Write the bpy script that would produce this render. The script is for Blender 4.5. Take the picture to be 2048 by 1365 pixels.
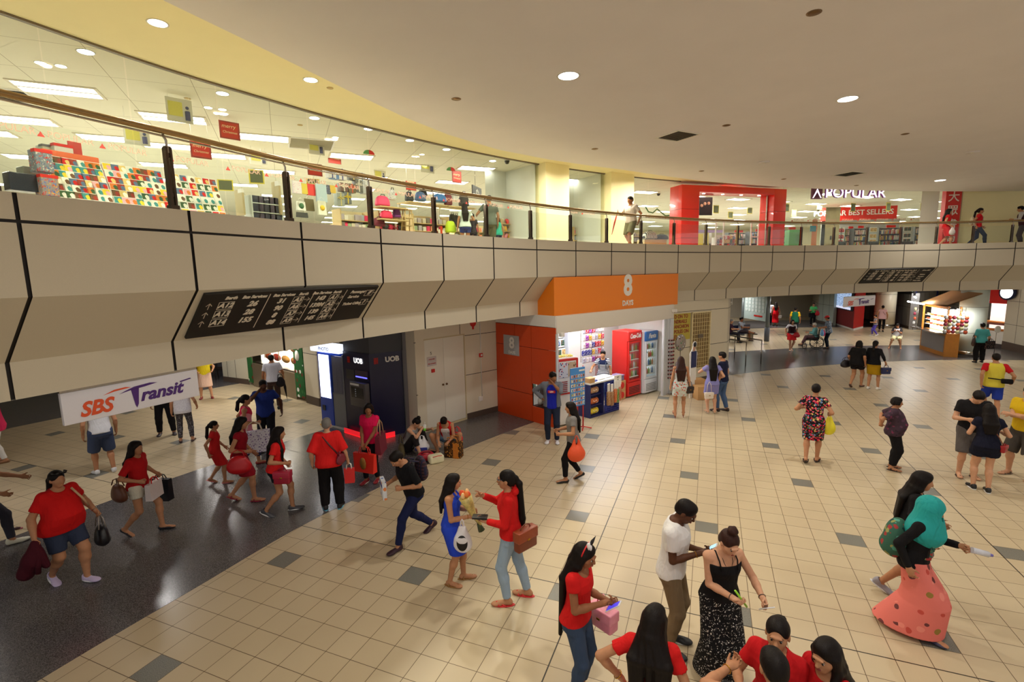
import bpy, math, random
import numpy as np
from mathutils import Vector, Matrix
random.seed(7)
for o in list(bpy.data.objects): bpy.data.objects.remove(o)
SC=bpy.context.scene
COL=SC.collection
# ---------------------------------------------------------------- camera (eye 3.96 m above the concourse floor)
FPX,PITCH,ROLL,EYE=979.243,.139589,-.0206927,3.95728
_cr,_sr,_cp,_sp=math.cos(ROLL),math.sin(ROLL),math.cos(PITCH),math.sin(PITCH)
cam=bpy.data.cameras.new('camera'); camo=bpy.data.objects.new('camera',cam); COL.objects.link(camo); SC.camera=camo
cam.sensor_width=36; cam.lens=FPX*36/2048; cam.clip_start=.05; cam.clip_end=200
_r=Vector((_cr,_sr*_sp,_sr*_cp)); _u=Vector((-_sr,_cr*_sp,_cr*_cp)); _f=Vector((0,_cp,-_sp))
_M=Matrix((_r,_u,-_f)).transposed().to_4x4(); _M.translation=(0,0,EYE); camo.matrix_world=_M
# ---------------------------------------------------------------- world, exposure, lights
SC.view_settings.view_transform='Standard'; SC.view_settings.look='None'; SC.view_settings.gamma=1; SC.view_settings.use_curve_mapping=False
SC.view_settings.exposure=0.0
w=bpy.data.worlds.new('world'); SC.world=w; w.use_nodes=True
w.node_tree.nodes['Background'].inputs[0].default_value=(1.0,.975,.94,1); w.node_tree.nodes['Background'].inputs[1].default_value=.66
SC.cycles.max_bounces=6; SC.cycles.diffuse_bounces=4; SC.cycles.glossy_bounces=3; SC.cycles.transmission_bounces=4; SC.cycles.transparent_max_bounces=12
SC.cycles.caustics_reflective=False; SC.cycles.caustics_refractive=False; SC.cycles.sample_clamp_indirect=3.0
def area(name,loc,size,power,col=(1,.9,.75),rot=(0,0,0),sizey=None,spread=None,shape='DISK'):
    l=bpy.data.lights.new(name,'AREA'); l.energy=power; l.color=col; l.shape=shape; l.size=size
    if sizey: l.shape='RECTANGLE'; l.size_y=sizey
    if spread: l.spread=math.radians(spread)
    o=bpy.data.objects.new(name,l); COL.objects.link(o); o.location=loc; o.rotation_euler=rot; return o
ZU=7.357   # ceiling over the upper walkway and the shop
ZD=6.957   # underside of the dropped disc over the hall
ZB=2.864   # soffit over the lower arcade
DISC_L=[(0.96,8.09),(6.2,9.42),(15.73,18.45),(2.0,2.2),(9.5,3.5),(12.6,8.0),(-.8,-1.2),(19.5,10.5)]  # from the fourth on: guessed lamps out of view, added to light the hall
for x,y in DISC_L: area('hall_downlight',(x,y,ZD-.03),.26,78,(1,.955,.88),spread=150)
WALK_L=[(-4.65,7.09),(-3.42,9.11),(-2.07,11.12),(-0.51,12.92),(1.17,14.67),(-5.6,4.9),(3.1,16.1),(5.2,17.3),(15.5,20.8),(18.0,20.9),(20.5,20.6)]
for x,y in WALK_L: area('walkway_downlight',(x,y,ZU-.03),.18,105,(1,.90,.72),spread=160)
for x,y,p in [(-7.5,9.5,24),(-8.5,13.5,26),(-9.5,7.5,20),(-11,16.5,36),(-5.6,13.6,10),(11.5,23.5,45),(15.5,26.5,60),(20,26,45),(17,33,80),(24,29,40),(12.5,28,50),(14,38,80)]:
    area('arcade_downlight',(x,y,ZB-.03),.25,p,(1,.96,.92),spread=160)
# ---------------------------------------------------------------- materials
def _m(name):
    m=bpy.data.materials.new(name); m.use_nodes=True; nt=m.node_tree; b=nt.nodes['Principled BSDF']; return m,nt,b
def N(nt,t,**kw):
    n=nt.nodes.new(t)
    for k,v in kw.items():
        if k in n.inputs: n.inputs[k].default_value=v
        else: setattr(n,k,v)
    return n
def srgb(c):
    if isinstance(c,str): c=[int(c[i:i+2],16)/255 for i in (0,2,4)]
    else: c=[x/255 for x in c]
    return tuple((x/12.92 if x<=.04045 else ((x+.055)/1.055)**2.4) for x in c)+(1.0,)
_cache={}
def plain(c,rough=.6,metal=0.0,spec=.5,noise=.06,bump=0.0,scale=40.0,name=None,coat=0.0):
    key=('p',str(c),rough,metal,spec,noise,bump,scale,coat)
    if key in _cache: return _cache[key]
    m,nt,b=_m(name or 'surface'); col=srgb(c)
    b.inputs['Roughness'].default_value=rough; b.inputs['Metallic'].default_value=metal; b.inputs['Specular IOR Level'].default_value=spec
    b.inputs['Coat Weight'].default_value=coat
    tc=N(nt,'ShaderNodeTexCoord'); nz=N(nt,'ShaderNodeTexNoise',Scale=scale,Detail=3.0)
    nt.links.new(tc.outputs['Object'],nz.inputs['Vector'])
    rp=N(nt,'ShaderNodeValToRGB'); rp.color_ramp.elements[0].color=tuple(x*(1-noise*1.6) for x in col[:3])+(1,); rp.color_ramp.elements[1].color=tuple(min(1,x*(1+noise*1.2)) for x in col[:3])+(1,)
    nt.links.new(nz.outputs['Fac'],rp.inputs['Fac']); nt.links.new(rp.outputs['Color'],b.inputs['Base Color'])
    if bump: 
        bp=N(nt,'ShaderNodeBump',Strength=bump,Distance=.01); nt.links.new(nz.outputs['Fac'],bp.inputs['Height']); nt.links.new(bp.outputs['Normal'],b.inputs['Normal'])
    _cache[key]=m; return m
def cloth(c,name='cloth',rough=.85,fold=.35):
    key=('c',str(c),rough,fold)
    if key in _cache: return _cache[key]
    m,nt,b=_m(name); col=srgb(c); b.inputs['Base Color'].default_value=col; b.inputs['Roughness'].default_value=rough; b.inputs['Specular IOR Level'].default_value=.2
    _folds(nt,b,fold); _cache[key]=m; return m
def _folds(nt,b,fold=.35):
    tc=N(nt,'ShaderNodeTexCoord'); mp=N(nt,'ShaderNodeMapping'); mp.inputs['Scale'].default_value=(14,14,5)
    nz=N(nt,'ShaderNodeTexNoise',Scale=1.0,Detail=2.0,Distortion=.8); nt.links.new(tc.outputs['Object'],mp.inputs['Vector']); nt.links.new(mp.outputs['Vector'],nz.inputs['Vector'])
    n2=N(nt,'ShaderNodeTexNoise',Scale=350.0,Detail=1.0); nt.links.new(tc.outputs['Object'],n2.inputs['Vector'])
    ad=N(nt,'ShaderNodeMath',operation='MULTIPLY_ADD'); ad.inputs[1].default_value=.04; nt.links.new(n2.outputs['Fac'],ad.inputs[0]); nt.links.new(nz.outputs['Fac'],ad.inputs[2])
    bp=N(nt,'ShaderNodeBump',Strength=fold,Distance=.06); nt.links.new(ad.outputs[0],bp.inputs['Height']); nt.links.new(bp.outputs['Normal'],b.inputs['Normal'])
def patterned(base,spots,scale=22.0,thr=.42,name='printed cloth',kind='voronoi'):
    """printed cloth: base colour with patches of several colours"""
    key=('v',str(base),str(spots),scale,thr,kind)
    if key in _cache: return _cache[key]
    m,nt,b=_m(name); b.inputs['Roughness'].default_value=.8; b.inputs['Specular IOR Level'].default_value=.2
    tc=N(nt,'ShaderNodeTexCoord')
    nz=N(nt,'ShaderNodeTexNoise',Scale=scale*1.1,Detail=1.0); nt.links.new(tc.outputs['Object'],nz.inputs['Vector'])
    mx=N(nt,'ShaderNodeVectorMath',operation='MULTIPLY_ADD'); mx.inputs[1].default_value=(.05,.05,.05); nt.links.new(nz.outputs['Color'],mx.inputs[0]); nt.links.new(tc.outputs['Object'],mx.inputs[2])
    vo=N(nt,'ShaderNodeTexVoronoi',Scale=scale); nt.links.new(mx.outputs[0],vo.inputs['Vector'])
    sp=N(nt,'ShaderNodeSeparateColor'); nt.links.new(vo.outputs['Color'],sp.inputs[0])
    rp=N(nt,'ShaderNodeValToRGB'); rp.color_ramp.interpolation='CONSTANT'
    el=rp.color_ramp.elements; n=len(spots)
    el[0].color=srgb(spots[0]); el[1].position=1.0/n if n>1 else 1; el[1].color=srgb(spots[1%n])
    for i in range(2,n): e=el.new(i/n); e.color=srgb(spots[i])
    nt.links.new(sp.outputs[0],rp.inputs['Fac'])
    lt=N(nt,'ShaderNodeMath',operation='LESS_THAN'); lt.inputs[1].default_value=thr; nt.links.new(vo.outputs['Distance'],lt.inputs[0])
    mix=N(nt,'ShaderNodeMix',data_type='RGBA'); mix.inputs[6].default_value=srgb(base)
    nt.links.new(lt.outputs[0],mix.inputs[0]); nt.links.new(rp.outputs['Color'],mix.inputs[7]); nt.links.new(mix.outputs[2],b.inputs['Base Color'])
    _cache[key]=m; return m
def striped(a,bc,scale=18.0,axis=2,name='striped cloth',width=.5,second=None):
    key=('s',str(a),str(bc),scale,axis,width,str(second))
    if key in _cache: return _cache[key]
    m,nt,b=_m(name); b.inputs['Roughness'].default_value=.85
    tc=N(nt,'ShaderNodeTexCoord'); sx=N(nt,'ShaderNodeSeparateXYZ'); nt.links.new(tc.outputs['Object'],sx.inputs[0])
    def band(ax,w):
        mu=N(nt,'ShaderNodeMath',operation='MULTIPLY'); mu.inputs[1].default_value=scale; nt.links.new(sx.outputs[ax],mu.inputs[0])
        fr=N(nt,'ShaderNodeMath',operation='FRACT'); nt.links.new(mu.outputs[0],fr.inputs[0]); lt=N(nt,'ShaderNodeMath',operation='LESS_THAN'); lt.inputs[1].default_value=w; nt.links.new(fr.outputs[0],lt.inputs[0]); return lt
    l=band(axis,width); mix=N(nt,'ShaderNodeMix',data_type='RGBA'); mix.inputs[6].default_value=srgb(a); mix.inputs[7].default_value=srgb(bc); nt.links.new(l.outputs[0],mix.inputs[0])
    out=mix.outputs[2]
    if second:
        l2=band(0,width); m2=N(nt,'ShaderNodeMix',data_type='RGBA'); nt.links.new(out,m2.inputs[6]); m2.inputs[7].default_value=srgb(second); nt.links.new(l2.outputs[0],m2.inputs[0]); out=m2.outputs[2]
    nt.links.new(out,b.inputs['Base Color']); _cache[key]=m; return m
def emis(c,s,name='light surface'):
    key=('e',str(c),s)
    if key in _cache: return _cache[key]
    m,nt,b=_m(name); b.inputs['Base Color'].default_value=srgb(c); b.inputs['Emission Color'].default_value=srgb(c); b.inputs['Emission Strength'].default_value=s; _cache[key]=m; return m
_SK=[(208,160,128),(184,134,100),(150,102,72),(92,60,42)]
def skin(i):
    key=('k',i)
    if key in _cache: return _cache[key]
    m,nt,b=_m('skin'); c=srgb(_SK[i]); b.inputs['Roughness'].default_value=.5; b.inputs['Specular IOR Level'].default_value=.165
    tc=N(nt,'ShaderNodeTexCoord'); nz=N(nt,'ShaderNodeTexNoise',Scale=30.0,Detail=3.0); nt.links.new(tc.outputs['Object'],nz.inputs['Vector'])
    rp=N(nt,'ShaderNodeValToRGB'); rp.color_ramp.elements[0].color=tuple(x*.85 for x in c[:3])+(1,); rp.color_ramp.elements[1].color=(min(1,c[0]*1.12),c[1]*1.05,c[2]*1.03,1)
    nt.links.new(nz.outputs['Fac'],rp.inputs['Fac']); nt.links.new(rp.outputs['Color'],b.inputs['Base Color'])
    b.inputs['Subsurface Weight'].default_value=0.0
    _cache[key]=m; return m
def hairmat(c,name='hair'):
    m,nt,b=_m(name); col=srgb(c); b.inputs['Roughness'].default_value=.5; b.inputs['Specular IOR Level'].default_value=.16
    tc=N(nt,'ShaderNodeTexCoord'); mp=N(nt,'ShaderNodeMapping'); mp.inputs['Scale'].default_value=(160,160,6)
    nz=N(nt,'ShaderNodeTexNoise',Scale=1.0,Detail=3.0); nt.links.new(tc.outputs['Object'],mp.inputs['Vector']); nt.links.new(mp.outputs['Vector'],nz.inputs['Vector'])
    rp=N(nt,'ShaderNodeValToRGB'); rp.color_ramp.elements[0].color=tuple(x*.5 for x in col[:3])+(1,); rp.color_ramp.elements[1].color=tuple(min(1,x*1.6) for x in col[:3])+(1,)
    nt.links.new(nz.outputs['Fac'],rp.inputs['Fac']); nt.links.new(rp.outputs['Color'],b.inputs['Base Color'])
    bp=N(nt,'ShaderNodeBump',Strength=.5,Distance=.004); nt.links.new(nz.outputs['Fac'],bp.inputs['Height']); nt.links.new(bp.outputs['Normal'],b.inputs['Normal']); return m
M_HAIR=hairmat((22,16,14)); M_HAIRB=hairmat((52,30,24)); M_GREY=hairmat((120,116,112)); M_EYE=plain((225,220,210),.3,noise=.01); M_LIP=plain((150,72,66),.4,noise=.03)
# ---------------------------------------------------------------- mesh helpers
def mesh_np(name, V, Q, mats, smooth=True):
    me = bpy.data.meshes.new(name)
    nv, nf = len(V), len(Q)
    me.vertices.add(nv); me.vertices.foreach_set('co', np.asarray(V, np.float32).ravel())
    Q = np.asarray(Q, np.int32); k = Q.shape[1]
    me.loops.add(nf*k); me.loops.foreach_set('vertex_index', Q.ravel())
    me.polygons.add(nf); me.polygons.foreach_set('loop_start', np.arange(0, nf*k, k, dtype=np.int32))
    me.polygons.foreach_set('loop_total', np.full(nf, k, np.int32))
    me.update(calc_edges=True)
    if smooth: me.polygons.foreach_set('use_smooth', np.ones(nf, bool))
    for m in (mats if isinstance(mats, (list, tuple)) else [mats]): me.materials.append(m)
    me.validate()
    return me

def link(name, me, parent=None, loc=None, rz=0.0):
    o = bpy.data.objects.new(name, me); COL.objects.link(o)
    if parent is not None: o.parent = parent
    if loc is not None: o.location = loc
    if rz: o.rotation_euler = (0, 0, rz)
    return o

def tag(o, label=None, cat=None, group=None, kind=None):
    if label: o['label'] = label
    if cat: o['category'] = cat
    if group: o['group'] = group
    if kind: o['kind'] = kind
    return o

def empty(name, loc=(0,0,0), rz=0.0, label=None, cat=None, group=None):
    o = link(name, None, None, loc, rz); o.empty_display_size = .1
    return tag(o, label, cat, group)

class MB:
    """collects boxes, prisms, tubes... as one mesh, with material slots"""
    def __init__(s): s.v=[]; s.f=[]; s.m=[]; s.s=[]
    def add(s, V, F, m=0, sm=False):
        b=len(s.v); s.v += [tuple(map(float,p)) for p in V]
        for f in F: s.f.append(tuple(b+i for i in f)); s.m.append(m); s.s.append(sm)
        return s
    def box(s, lo, hi, m=0, M=None):
        x0,y0,z0=lo; x1,y1,z1=hi
        V=[(x0,y0,z0),(x1,y0,z0),(x1,y1,z0),(x0,y1,z0),(x0,y0,z1),(x1,y0,z1),(x1,y1,z1),(x0,y1,z1)]
        if M is not None: V=[M@Vector(p) for p in V]
        return s.add(V,[(0,3,2,1),(4,5,6,7),(0,1,5,4),(1,2,6,5),(2,3,7,6),(3,0,4,7)],m)
    def rbox(s, lo, hi, r=.01, m=0, n=2, M=None):
        """box with rounded vertical+horizontal edges (chamfer style)"""
        lo=np.array(lo,float); hi=np.array(hi,float); c=(lo+hi)/2; e=(hi-lo)/2; r=min(r,*(e*.98))
        seg=n+1; pts=[];F=[]
        # cube-sphere mapping
        g=[-1]+[None]*0
        ks=[-(1-0)]+[]
        t=[-1.0]; 
        par=[]
        for i in range(seg+1): par.append(-1+ i/seg)       # -1..0 -> corner arc
        par=[('a',i/seg) for i in range(seg+1)]+[('b',i/seg) for i in range(seg+1)]
        N=len(par)
        def P(q,ei):
            k,a=q
            if k=='a': return -1.0, -(math.cos(a*math.pi/2)) 
            return 1.0, math.sin(a*math.pi/2)
        idx={}
        def vert(p,nrm):
            key=tuple(np.round(p,6))
            if key not in idx: idx[key]=len(pts); pts.append(p)
            return idx[key]
        for ax in range(3):
            u,w=(ax+1)%3,(ax+2)%3
            for sg in (-1,1):
                grid=[]
                for i in range(N):
                    row=[]
                    for j in range(N):
                        su,nu=P(par[i],0); sw,nw=P(par[j],0)
                        d=np.zeros(3); 
                        # direction on corner sphere
                        tu=math.tan(max(-1,min(1,nu))*math.pi/4); tw=math.tan(max(-1,min(1,nw))*math.pi/4)
                        d[ax]=sg; d[u]=tu; d[w]=tw; d/=np.linalg.norm(d)
                        core=np.zeros(3); core[ax]=sg*(e[ax]-r); core[u]=su*(e[u]-r); core[w]=sw*(e[w]-r)
                        row.append(vert(c+core+d*r,d))
                    grid.append(row)
                for i in range(N-1):
                    for j in range(N-1):
                        q=(grid[i][j],grid[i+1][j],grid[i+1][j+1],grid[i][j+1])
                        if sg<0: q=q[::-1]
                        if len(set(q))>=3:
                            qq=[]
                            for a in q:
                                if a not in qq: qq.append(a)
                            F.append(tuple(qq))
        if M is not None: pts=[M@Vector(p) for p in pts]
        return s.add(pts,F,m,True)
    def tube(s, pts, r, n=8, m=0, cap=True, sq=1.0):
        pts=[Vector(p) for p in pts]; rr=r if isinstance(r,(list,tuple)) else [r]*len(pts)
        V=[];F=[];prev=None
        for i,p in enumerate(pts):
            d=(pts[min(i+1,len(pts)-1)]-pts[max(i-1,0)])
            d=d.normalized() if d.length>1e-9 else Vector((0,0,1))
            if prev is None:
                a=Vector((0,0,1)) if abs(d.z)<.9 else Vector((1,0,0))
            else: a=prev
            x=(a-d*a.dot(d)).normalized(); y=d.cross(x); prev=x
            for k in range(n):
                t=2*math.pi*k/n; V.append(p+(x*math.cos(t)+y*math.sin(t)*sq)*rr[i])
        for i in range(len(pts)-1):
            for k in range(n): F.append((i*n+k,i*n+(k+1)%n,(i+1)*n+(k+1)%n,(i+1)*n+k))
        s.add(V,F,m,True)
        if cap:
            b=len(s.v)-len(V)
            s.f.append(tuple(b+k for k in reversed(range(n)))); s.m.append(m); s.s.append(False)
            s.f.append(tuple(b+(len(pts)-1)*n+k for k in range(n))); s.m.append(m); s.s.append(False)
        return s
    def lathe(s, prof, c=(0,0,0), n=16, m=0, M=None, sm=True):
        """prof: list of (r,z)"""
        V=[];F=[]
        for r,z in prof:
            for k in range(n):
                t=2*math.pi*k/n; p=Vector((c[0]+r*math.cos(t),c[1]+r*math.sin(t),c[2]+z)); V.append(M@p if M else p)
        for i in range(len(prof)-1):
            for k in range(n): F.append((i*n+k,i*n+(k+1)%n,(i+1)*n+(k+1)%n,(i+1)*n+k))
        F.append(tuple(reversed(range(n)))); F.append(tuple((len(prof)-1)*n+k for k in range(n)))
        return s.add(V,F,m,sm)
    def prism(s, poly, z0, z1, m=0):
        n=len(poly); V=[(x,y,z0) for x,y in poly]+[(x,y,z1) for x,y in poly]
        return s.add(V,[tuple(reversed(range(n))),tuple(range(n,2*n))]+[(i,(i+1)%n,n+(i+1)%n,n+i) for i in range(n)],m)
    def quad(s,a,b,c,d,m=0): return s.add([a,b,c,d],[(0,1,2,3)],m)
    def mesh(s, name, mats):
        me=bpy.data.meshes.new(name); me.from_pydata(s.v,[],s.f)
        for m in (mats if isinstance(mats,(list,tuple)) else [mats]): me.materials.append(m)
        me.polygons.foreach_set('material_index', s.m); me.polygons.foreach_set('use_smooth', s.s)
        me.update(); return me
    def build(s, name, mats, parent=None, loc=None, rz=0.0):
        return link(name, s.mesh(name,mats), parent, loc, rz)

# ---------------------------------------------------------------- implicit surfaces (for bodies, cloth, bags)
class Vox:
    def __init__(s, h): s.h=h; s.pr=[]
    def cone(s,a,b,ra,rb,k=.02,op='u',sc=None):
        a=np.array(a,float);b=np.array(b,float); s.pr.append(('c',a,b,ra,rb,k,op)); return s
    def ell(s,c,r,R=None,k=.02,op='u'):
        s.pr.append(('e',np.array(c,float),np.array(r,float),None if R is None else np.array(R,float),None,k,op)); return s
    def prof(s,rows,R=None,o=(0,0,0),k=.02,op='u',pw=2.2):
        """elliptic profile along local z: rows (z,cx,cy,rx,ry)"""
        s.pr.append(('p',np.array(rows,float),None if R is None else np.array(R,float),np.array(o,float),pw,k,op)); return s
    def plane(s,p,n,lo=None,hi=None):
        """keep the side where (x-p).n<0 ; optionally only inside x-range"""
        s.pr.append(('k',np.array(p,float),np.array(n,float)/np.linalg.norm(n),None,None,0,'i')); return s
    def bounds(s):
        L=[];U=[]
        for q in s.pr:
            if q[-1]!='u': continue
            if q[0]=='c':
                r=max(q[3],q[4]); L.append(np.minimum(q[1],q[2])-r); U.append(np.maximum(q[1],q[2])+r)
            elif q[0]=='e': L.append(q[1]-q[2].max()); U.append(q[1]+q[2].max())
            elif q[0]=='p':
                c,e=s.pbox(q); L.append(c);U.append(e)
        return np.min(L,0)-3*s.h, np.max(U,0)+3*s.h
    def pbox(s,q):
        rows,R,o=q[1],q[2],q[3]; pts=[]
        for z,cx,cy,rx,ry in rows:
            for a in (-1,1):
                for b in (-1,1): pts.append((cx+a*rx,cy+b*ry,z))
        pts=np.array(pts)
        if R is not None: pts=pts@R.T
        pts=pts+o
        return pts.min(0),pts.max(0)
    def run(s):
        h=s.h; lo,hi=s.bounds(); n=np.ceil((hi-lo)/h).astype(int)+1
        F=np.full(n,1.0,np.float32)
        ax=[(lo[i]+h*np.arange(n[i])).astype(np.float32) for i in range(3)]
        for q in s.pr:
            k,op=q[5],q[6]
            if q[0]=='c': r=max(q[3],q[4]); a,b=np.minimum(q[1],q[2])-r,np.maximum(q[1],q[2])+r
            elif q[0]=='e': a,b=q[1]-q[2].max(),q[1]+q[2].max()
            elif q[0]=='p': a,b=s.pbox(q)
            else: a,b=lo,hi
            m=k+2.5*h+.01
            i0=np.maximum(np.floor((a-m-lo)/h).astype(int),0); i1=np.minimum(np.ceil((b+m-lo)/h).astype(int)+1,n)
            if (i1<=i0).any(): continue
            sl=tuple(slice(i0[i],i1[i]) for i in range(3))
            X,Y,Z=np.meshgrid(*[ax[i][sl[i]] for i in range(3)],indexing='ij',sparse=True)
            if q[0]=='c':
                A,B=q[1],q[2]; d=B-A; L=max(d@d,1e-9)
                t=np.clip(((X-A[0])*d[0]+(Y-A[1])*d[1]+(Z-A[2])*d[2])/L,0,1)
                D=np.sqrt((X-A[0]-t*d[0])**2+(Y-A[1]-t*d[1])**2+(Z-A[2]-t*d[2])**2)-(q[3]+t*(q[4]-q[3]))
            elif q[0]=='e':
                c,r,R=q[1],q[2],q[3]; x,y,z=X-c[0],Y-c[1],Z-c[2]
                if R is not None: x,y,z=(R[0,0]*x+R[1,0]*y+R[2,0]*z),(R[0,1]*x+R[1,1]*y+R[2,1]*z),(R[0,2]*x+R[1,2]*y+R[2,2]*z)
                k0=np.sqrt((x/r[0])**2+(y/r[1])**2+(z/r[2])**2); k1=np.sqrt((x/r[0]**2)**2+(y/r[1]**2)**2+(z/r[2]**2)**2)
                D=k0*(k0-1)/np.maximum(k1,1e-6)
            elif q[0]=='p':
                rows,R,o,pw=q[1],q[2],q[3],q[4]; x,y,z=X-o[0],Y-o[1],Z-o[2]
                if R is not None: x,y,z=(R[0,0]*x+R[1,0]*y+R[2,0]*z),(R[0,1]*x+R[1,1]*y+R[2,1]*z),(R[0,2]*x+R[1,2]*y+R[2,2]*z)
                cx,cy,rx,ry=[np.interp(z,rows[:,0],rows[:,i]) for i in (1,2,3,4)]
                e=(np.abs((x-cx)/rx)**pw+np.abs((y-cy)/ry)**pw)**(1/pw)
                D=(e-1)*np.minimum(rx,ry)
                D=np.maximum(D,np.maximum(rows[0,0]-z,z-rows[-1,0]))
            else:
                p,nn=q[1],q[2]; D=(X-p[0])*nn[0]+(Y-p[1])*nn[1]+(Z-p[2])*nn[2]
            f=F[sl]
            if op=='u':
                if k>0: g=np.maximum(k-np.abs(f-D),0)/k; f[...]=np.minimum(f,D)-g*g*k*.25
                else: f[...]=np.minimum(f,D)
            elif op=='s':
                D=-D
                if k>0: g=np.maximum(k-np.abs(f-D),0)/k; f[...]=np.maximum(f,D)+g*g*k*.25
                else: f[...]=np.maximum(f,D)
            else: f[...]=np.maximum(f,D)
        return nets(F,lo,h)

_C=np.array([[i,j,k] for i in (0,1) for j in (0,1) for k in (0,1)])
_E=[(a,b) for a in range(8) for b in range(a+1,8) if np.abs(_C[a]-_C[b]).sum()==1]
def nets(F,lo,h):
    S=F<0
    cnt=sum(S[c[0]:S.shape[0]-1+c[0],c[1]:S.shape[1]-1+c[1],c[2]:S.shape[2]-1+c[2]].astype(np.int8) for c in _C)
    mask=(cnt>0)&(cnt<8)
    I=np.argwhere(mask)
    idx=np.full(mask.shape,-1,np.int32); idx[mask]=np.arange(len(I))
    vals=[F[I[:,0]+c[0],I[:,1]+c[1],I[:,2]+c[2]] for c in _C]
    acc=np.zeros((len(I),3)); num=np.zeros(len(I))
    for a,b in _E:
        va,vb=vals[a],vals[b]; m=(va<0)!=(vb<0)
        t=np.where(m,va/np.where(m,va-vb,1),0)
        acc+=np.where(m[:,None],_C[a]+t[:,None]*(_C[b]-_C[a]),0); num+=m
    V=(I+acc/np.maximum(num,1)[:,None])*h+lo
    Q=[]
    for ax in range(3):
        u,w=(ax+1)%3,(ax+2)%3
        A=np.moveaxis(S,(ax,u,w),(0,1,2)); X=np.moveaxis(idx,(ax,u,w),(0,1,2))
        d=A[1:,1:-1,1:-1]!=A[:-1,1:-1,1:-1]
        e=np.argwhere(d); ins=A[:-1,1:-1,1:-1][d]
        i,j,k=e[:,0],e[:,1]+1,e[:,2]+1
        q=np.stack([X[i,j-1,k-1],X[i,j,k-1],X[i,j,k],X[i,j-1,k]],1)
        q[~ins]=q[~ins][:,::-1]
        Q.append(q)
    Q=np.concatenate(Q)
    return V,Q
# ---------------------------------------------------------------- people
def rotx(a): c,s=math.cos(a),math.sin(a); return np.array([[1,0,0],[0,c,-s],[0,s,c]])
def roty(a): c,s=math.cos(a),math.sin(a); return np.array([[c,0,s],[0,1,0],[-s,0,c]])
def rotz(a): c,s=math.cos(a),math.sin(a); return np.array([[c,-s,0],[s,c,0],[0,0,1]])
def ik(a,t,l1,l2,hint):
    a=np.array(a,float);t=np.array(t,float);d=t-a;L=np.linalg.norm(d);u=d/max(L,1e-6)
    m=(l1+l2)*.999
    if L>m: L=m; t=a+u*L
    x=(l1*l1-l2*l2+L*L)/(2*L); y=math.sqrt(max(l1*l1-x*x,0))
    hv=np.array(hint,float); hv=hv-u*(hv@u); hv/=max(np.linalg.norm(hv),1e-6)
    return a+u*x+hv*y, t

F_ROWS=[(.74,.0,.0,.10,.07),(.79,0,-.012,.165,.105),(.86,0,-.018,.172,.115),(.94,0,-.01,.155,.102),(1.03,0,0,.122,.086),(1.12,0,.005,.130,.090),(1.20,0,.012,.146,.105),(1.27,0,.005,.152,.098),(1.32,0,-.005,.140,.080),(1.355,0,-.01,.100,.060),(1.39,0,-.008,.052,.05)]
M_ROWS=[(.74,0,0,.10,.07),(.79,0,-.008,.155,.10),(.86,0,-.01,.160,.108),(.94,0,-.005,.152,.100),(1.03,0,.003,.143,.096),(1.12,0,.008,.153,.104),(1.20,0,.010,.168,.112),(1.27,0,.002,.175,.105),(1.325,0,-.008,.160,.086),(1.365,0,-.012,.112,.062),(1.40,0,-.01,.06,.055)]
def rows_mod(rows,g=1.0,belly=0.0,inf=0.0,zlo=None,zhi=None,box=None):
    out=[]
    for z,cx,cy,rx,ry in rows:
        w=math.exp(-((z-1.03)/.13)**2)
        gg=1+(g-1)*(1 if z<1.3 else .5)
        a,b=rx*gg+inf,ry*gg+inf+belly*w*.5; c=cy+belly*w*.5
        if box and z<1.24: a=max(a,box); b=max(b,box*.62)
        out.append((z,cx,c,a+belly*w*.3,b))
    if zlo is not None:
        out=np.array(out); zz=[z for z in out[:,0] if zlo<z<(zhi or 9)]
        zs=[zlo]+zz+([zhi] if zhi else [])
        out=[(z,)+tuple(np.interp(z,out[:,0],out[:,i]) for i in (1,2,3,4)) for z in zs]
    return out

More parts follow.
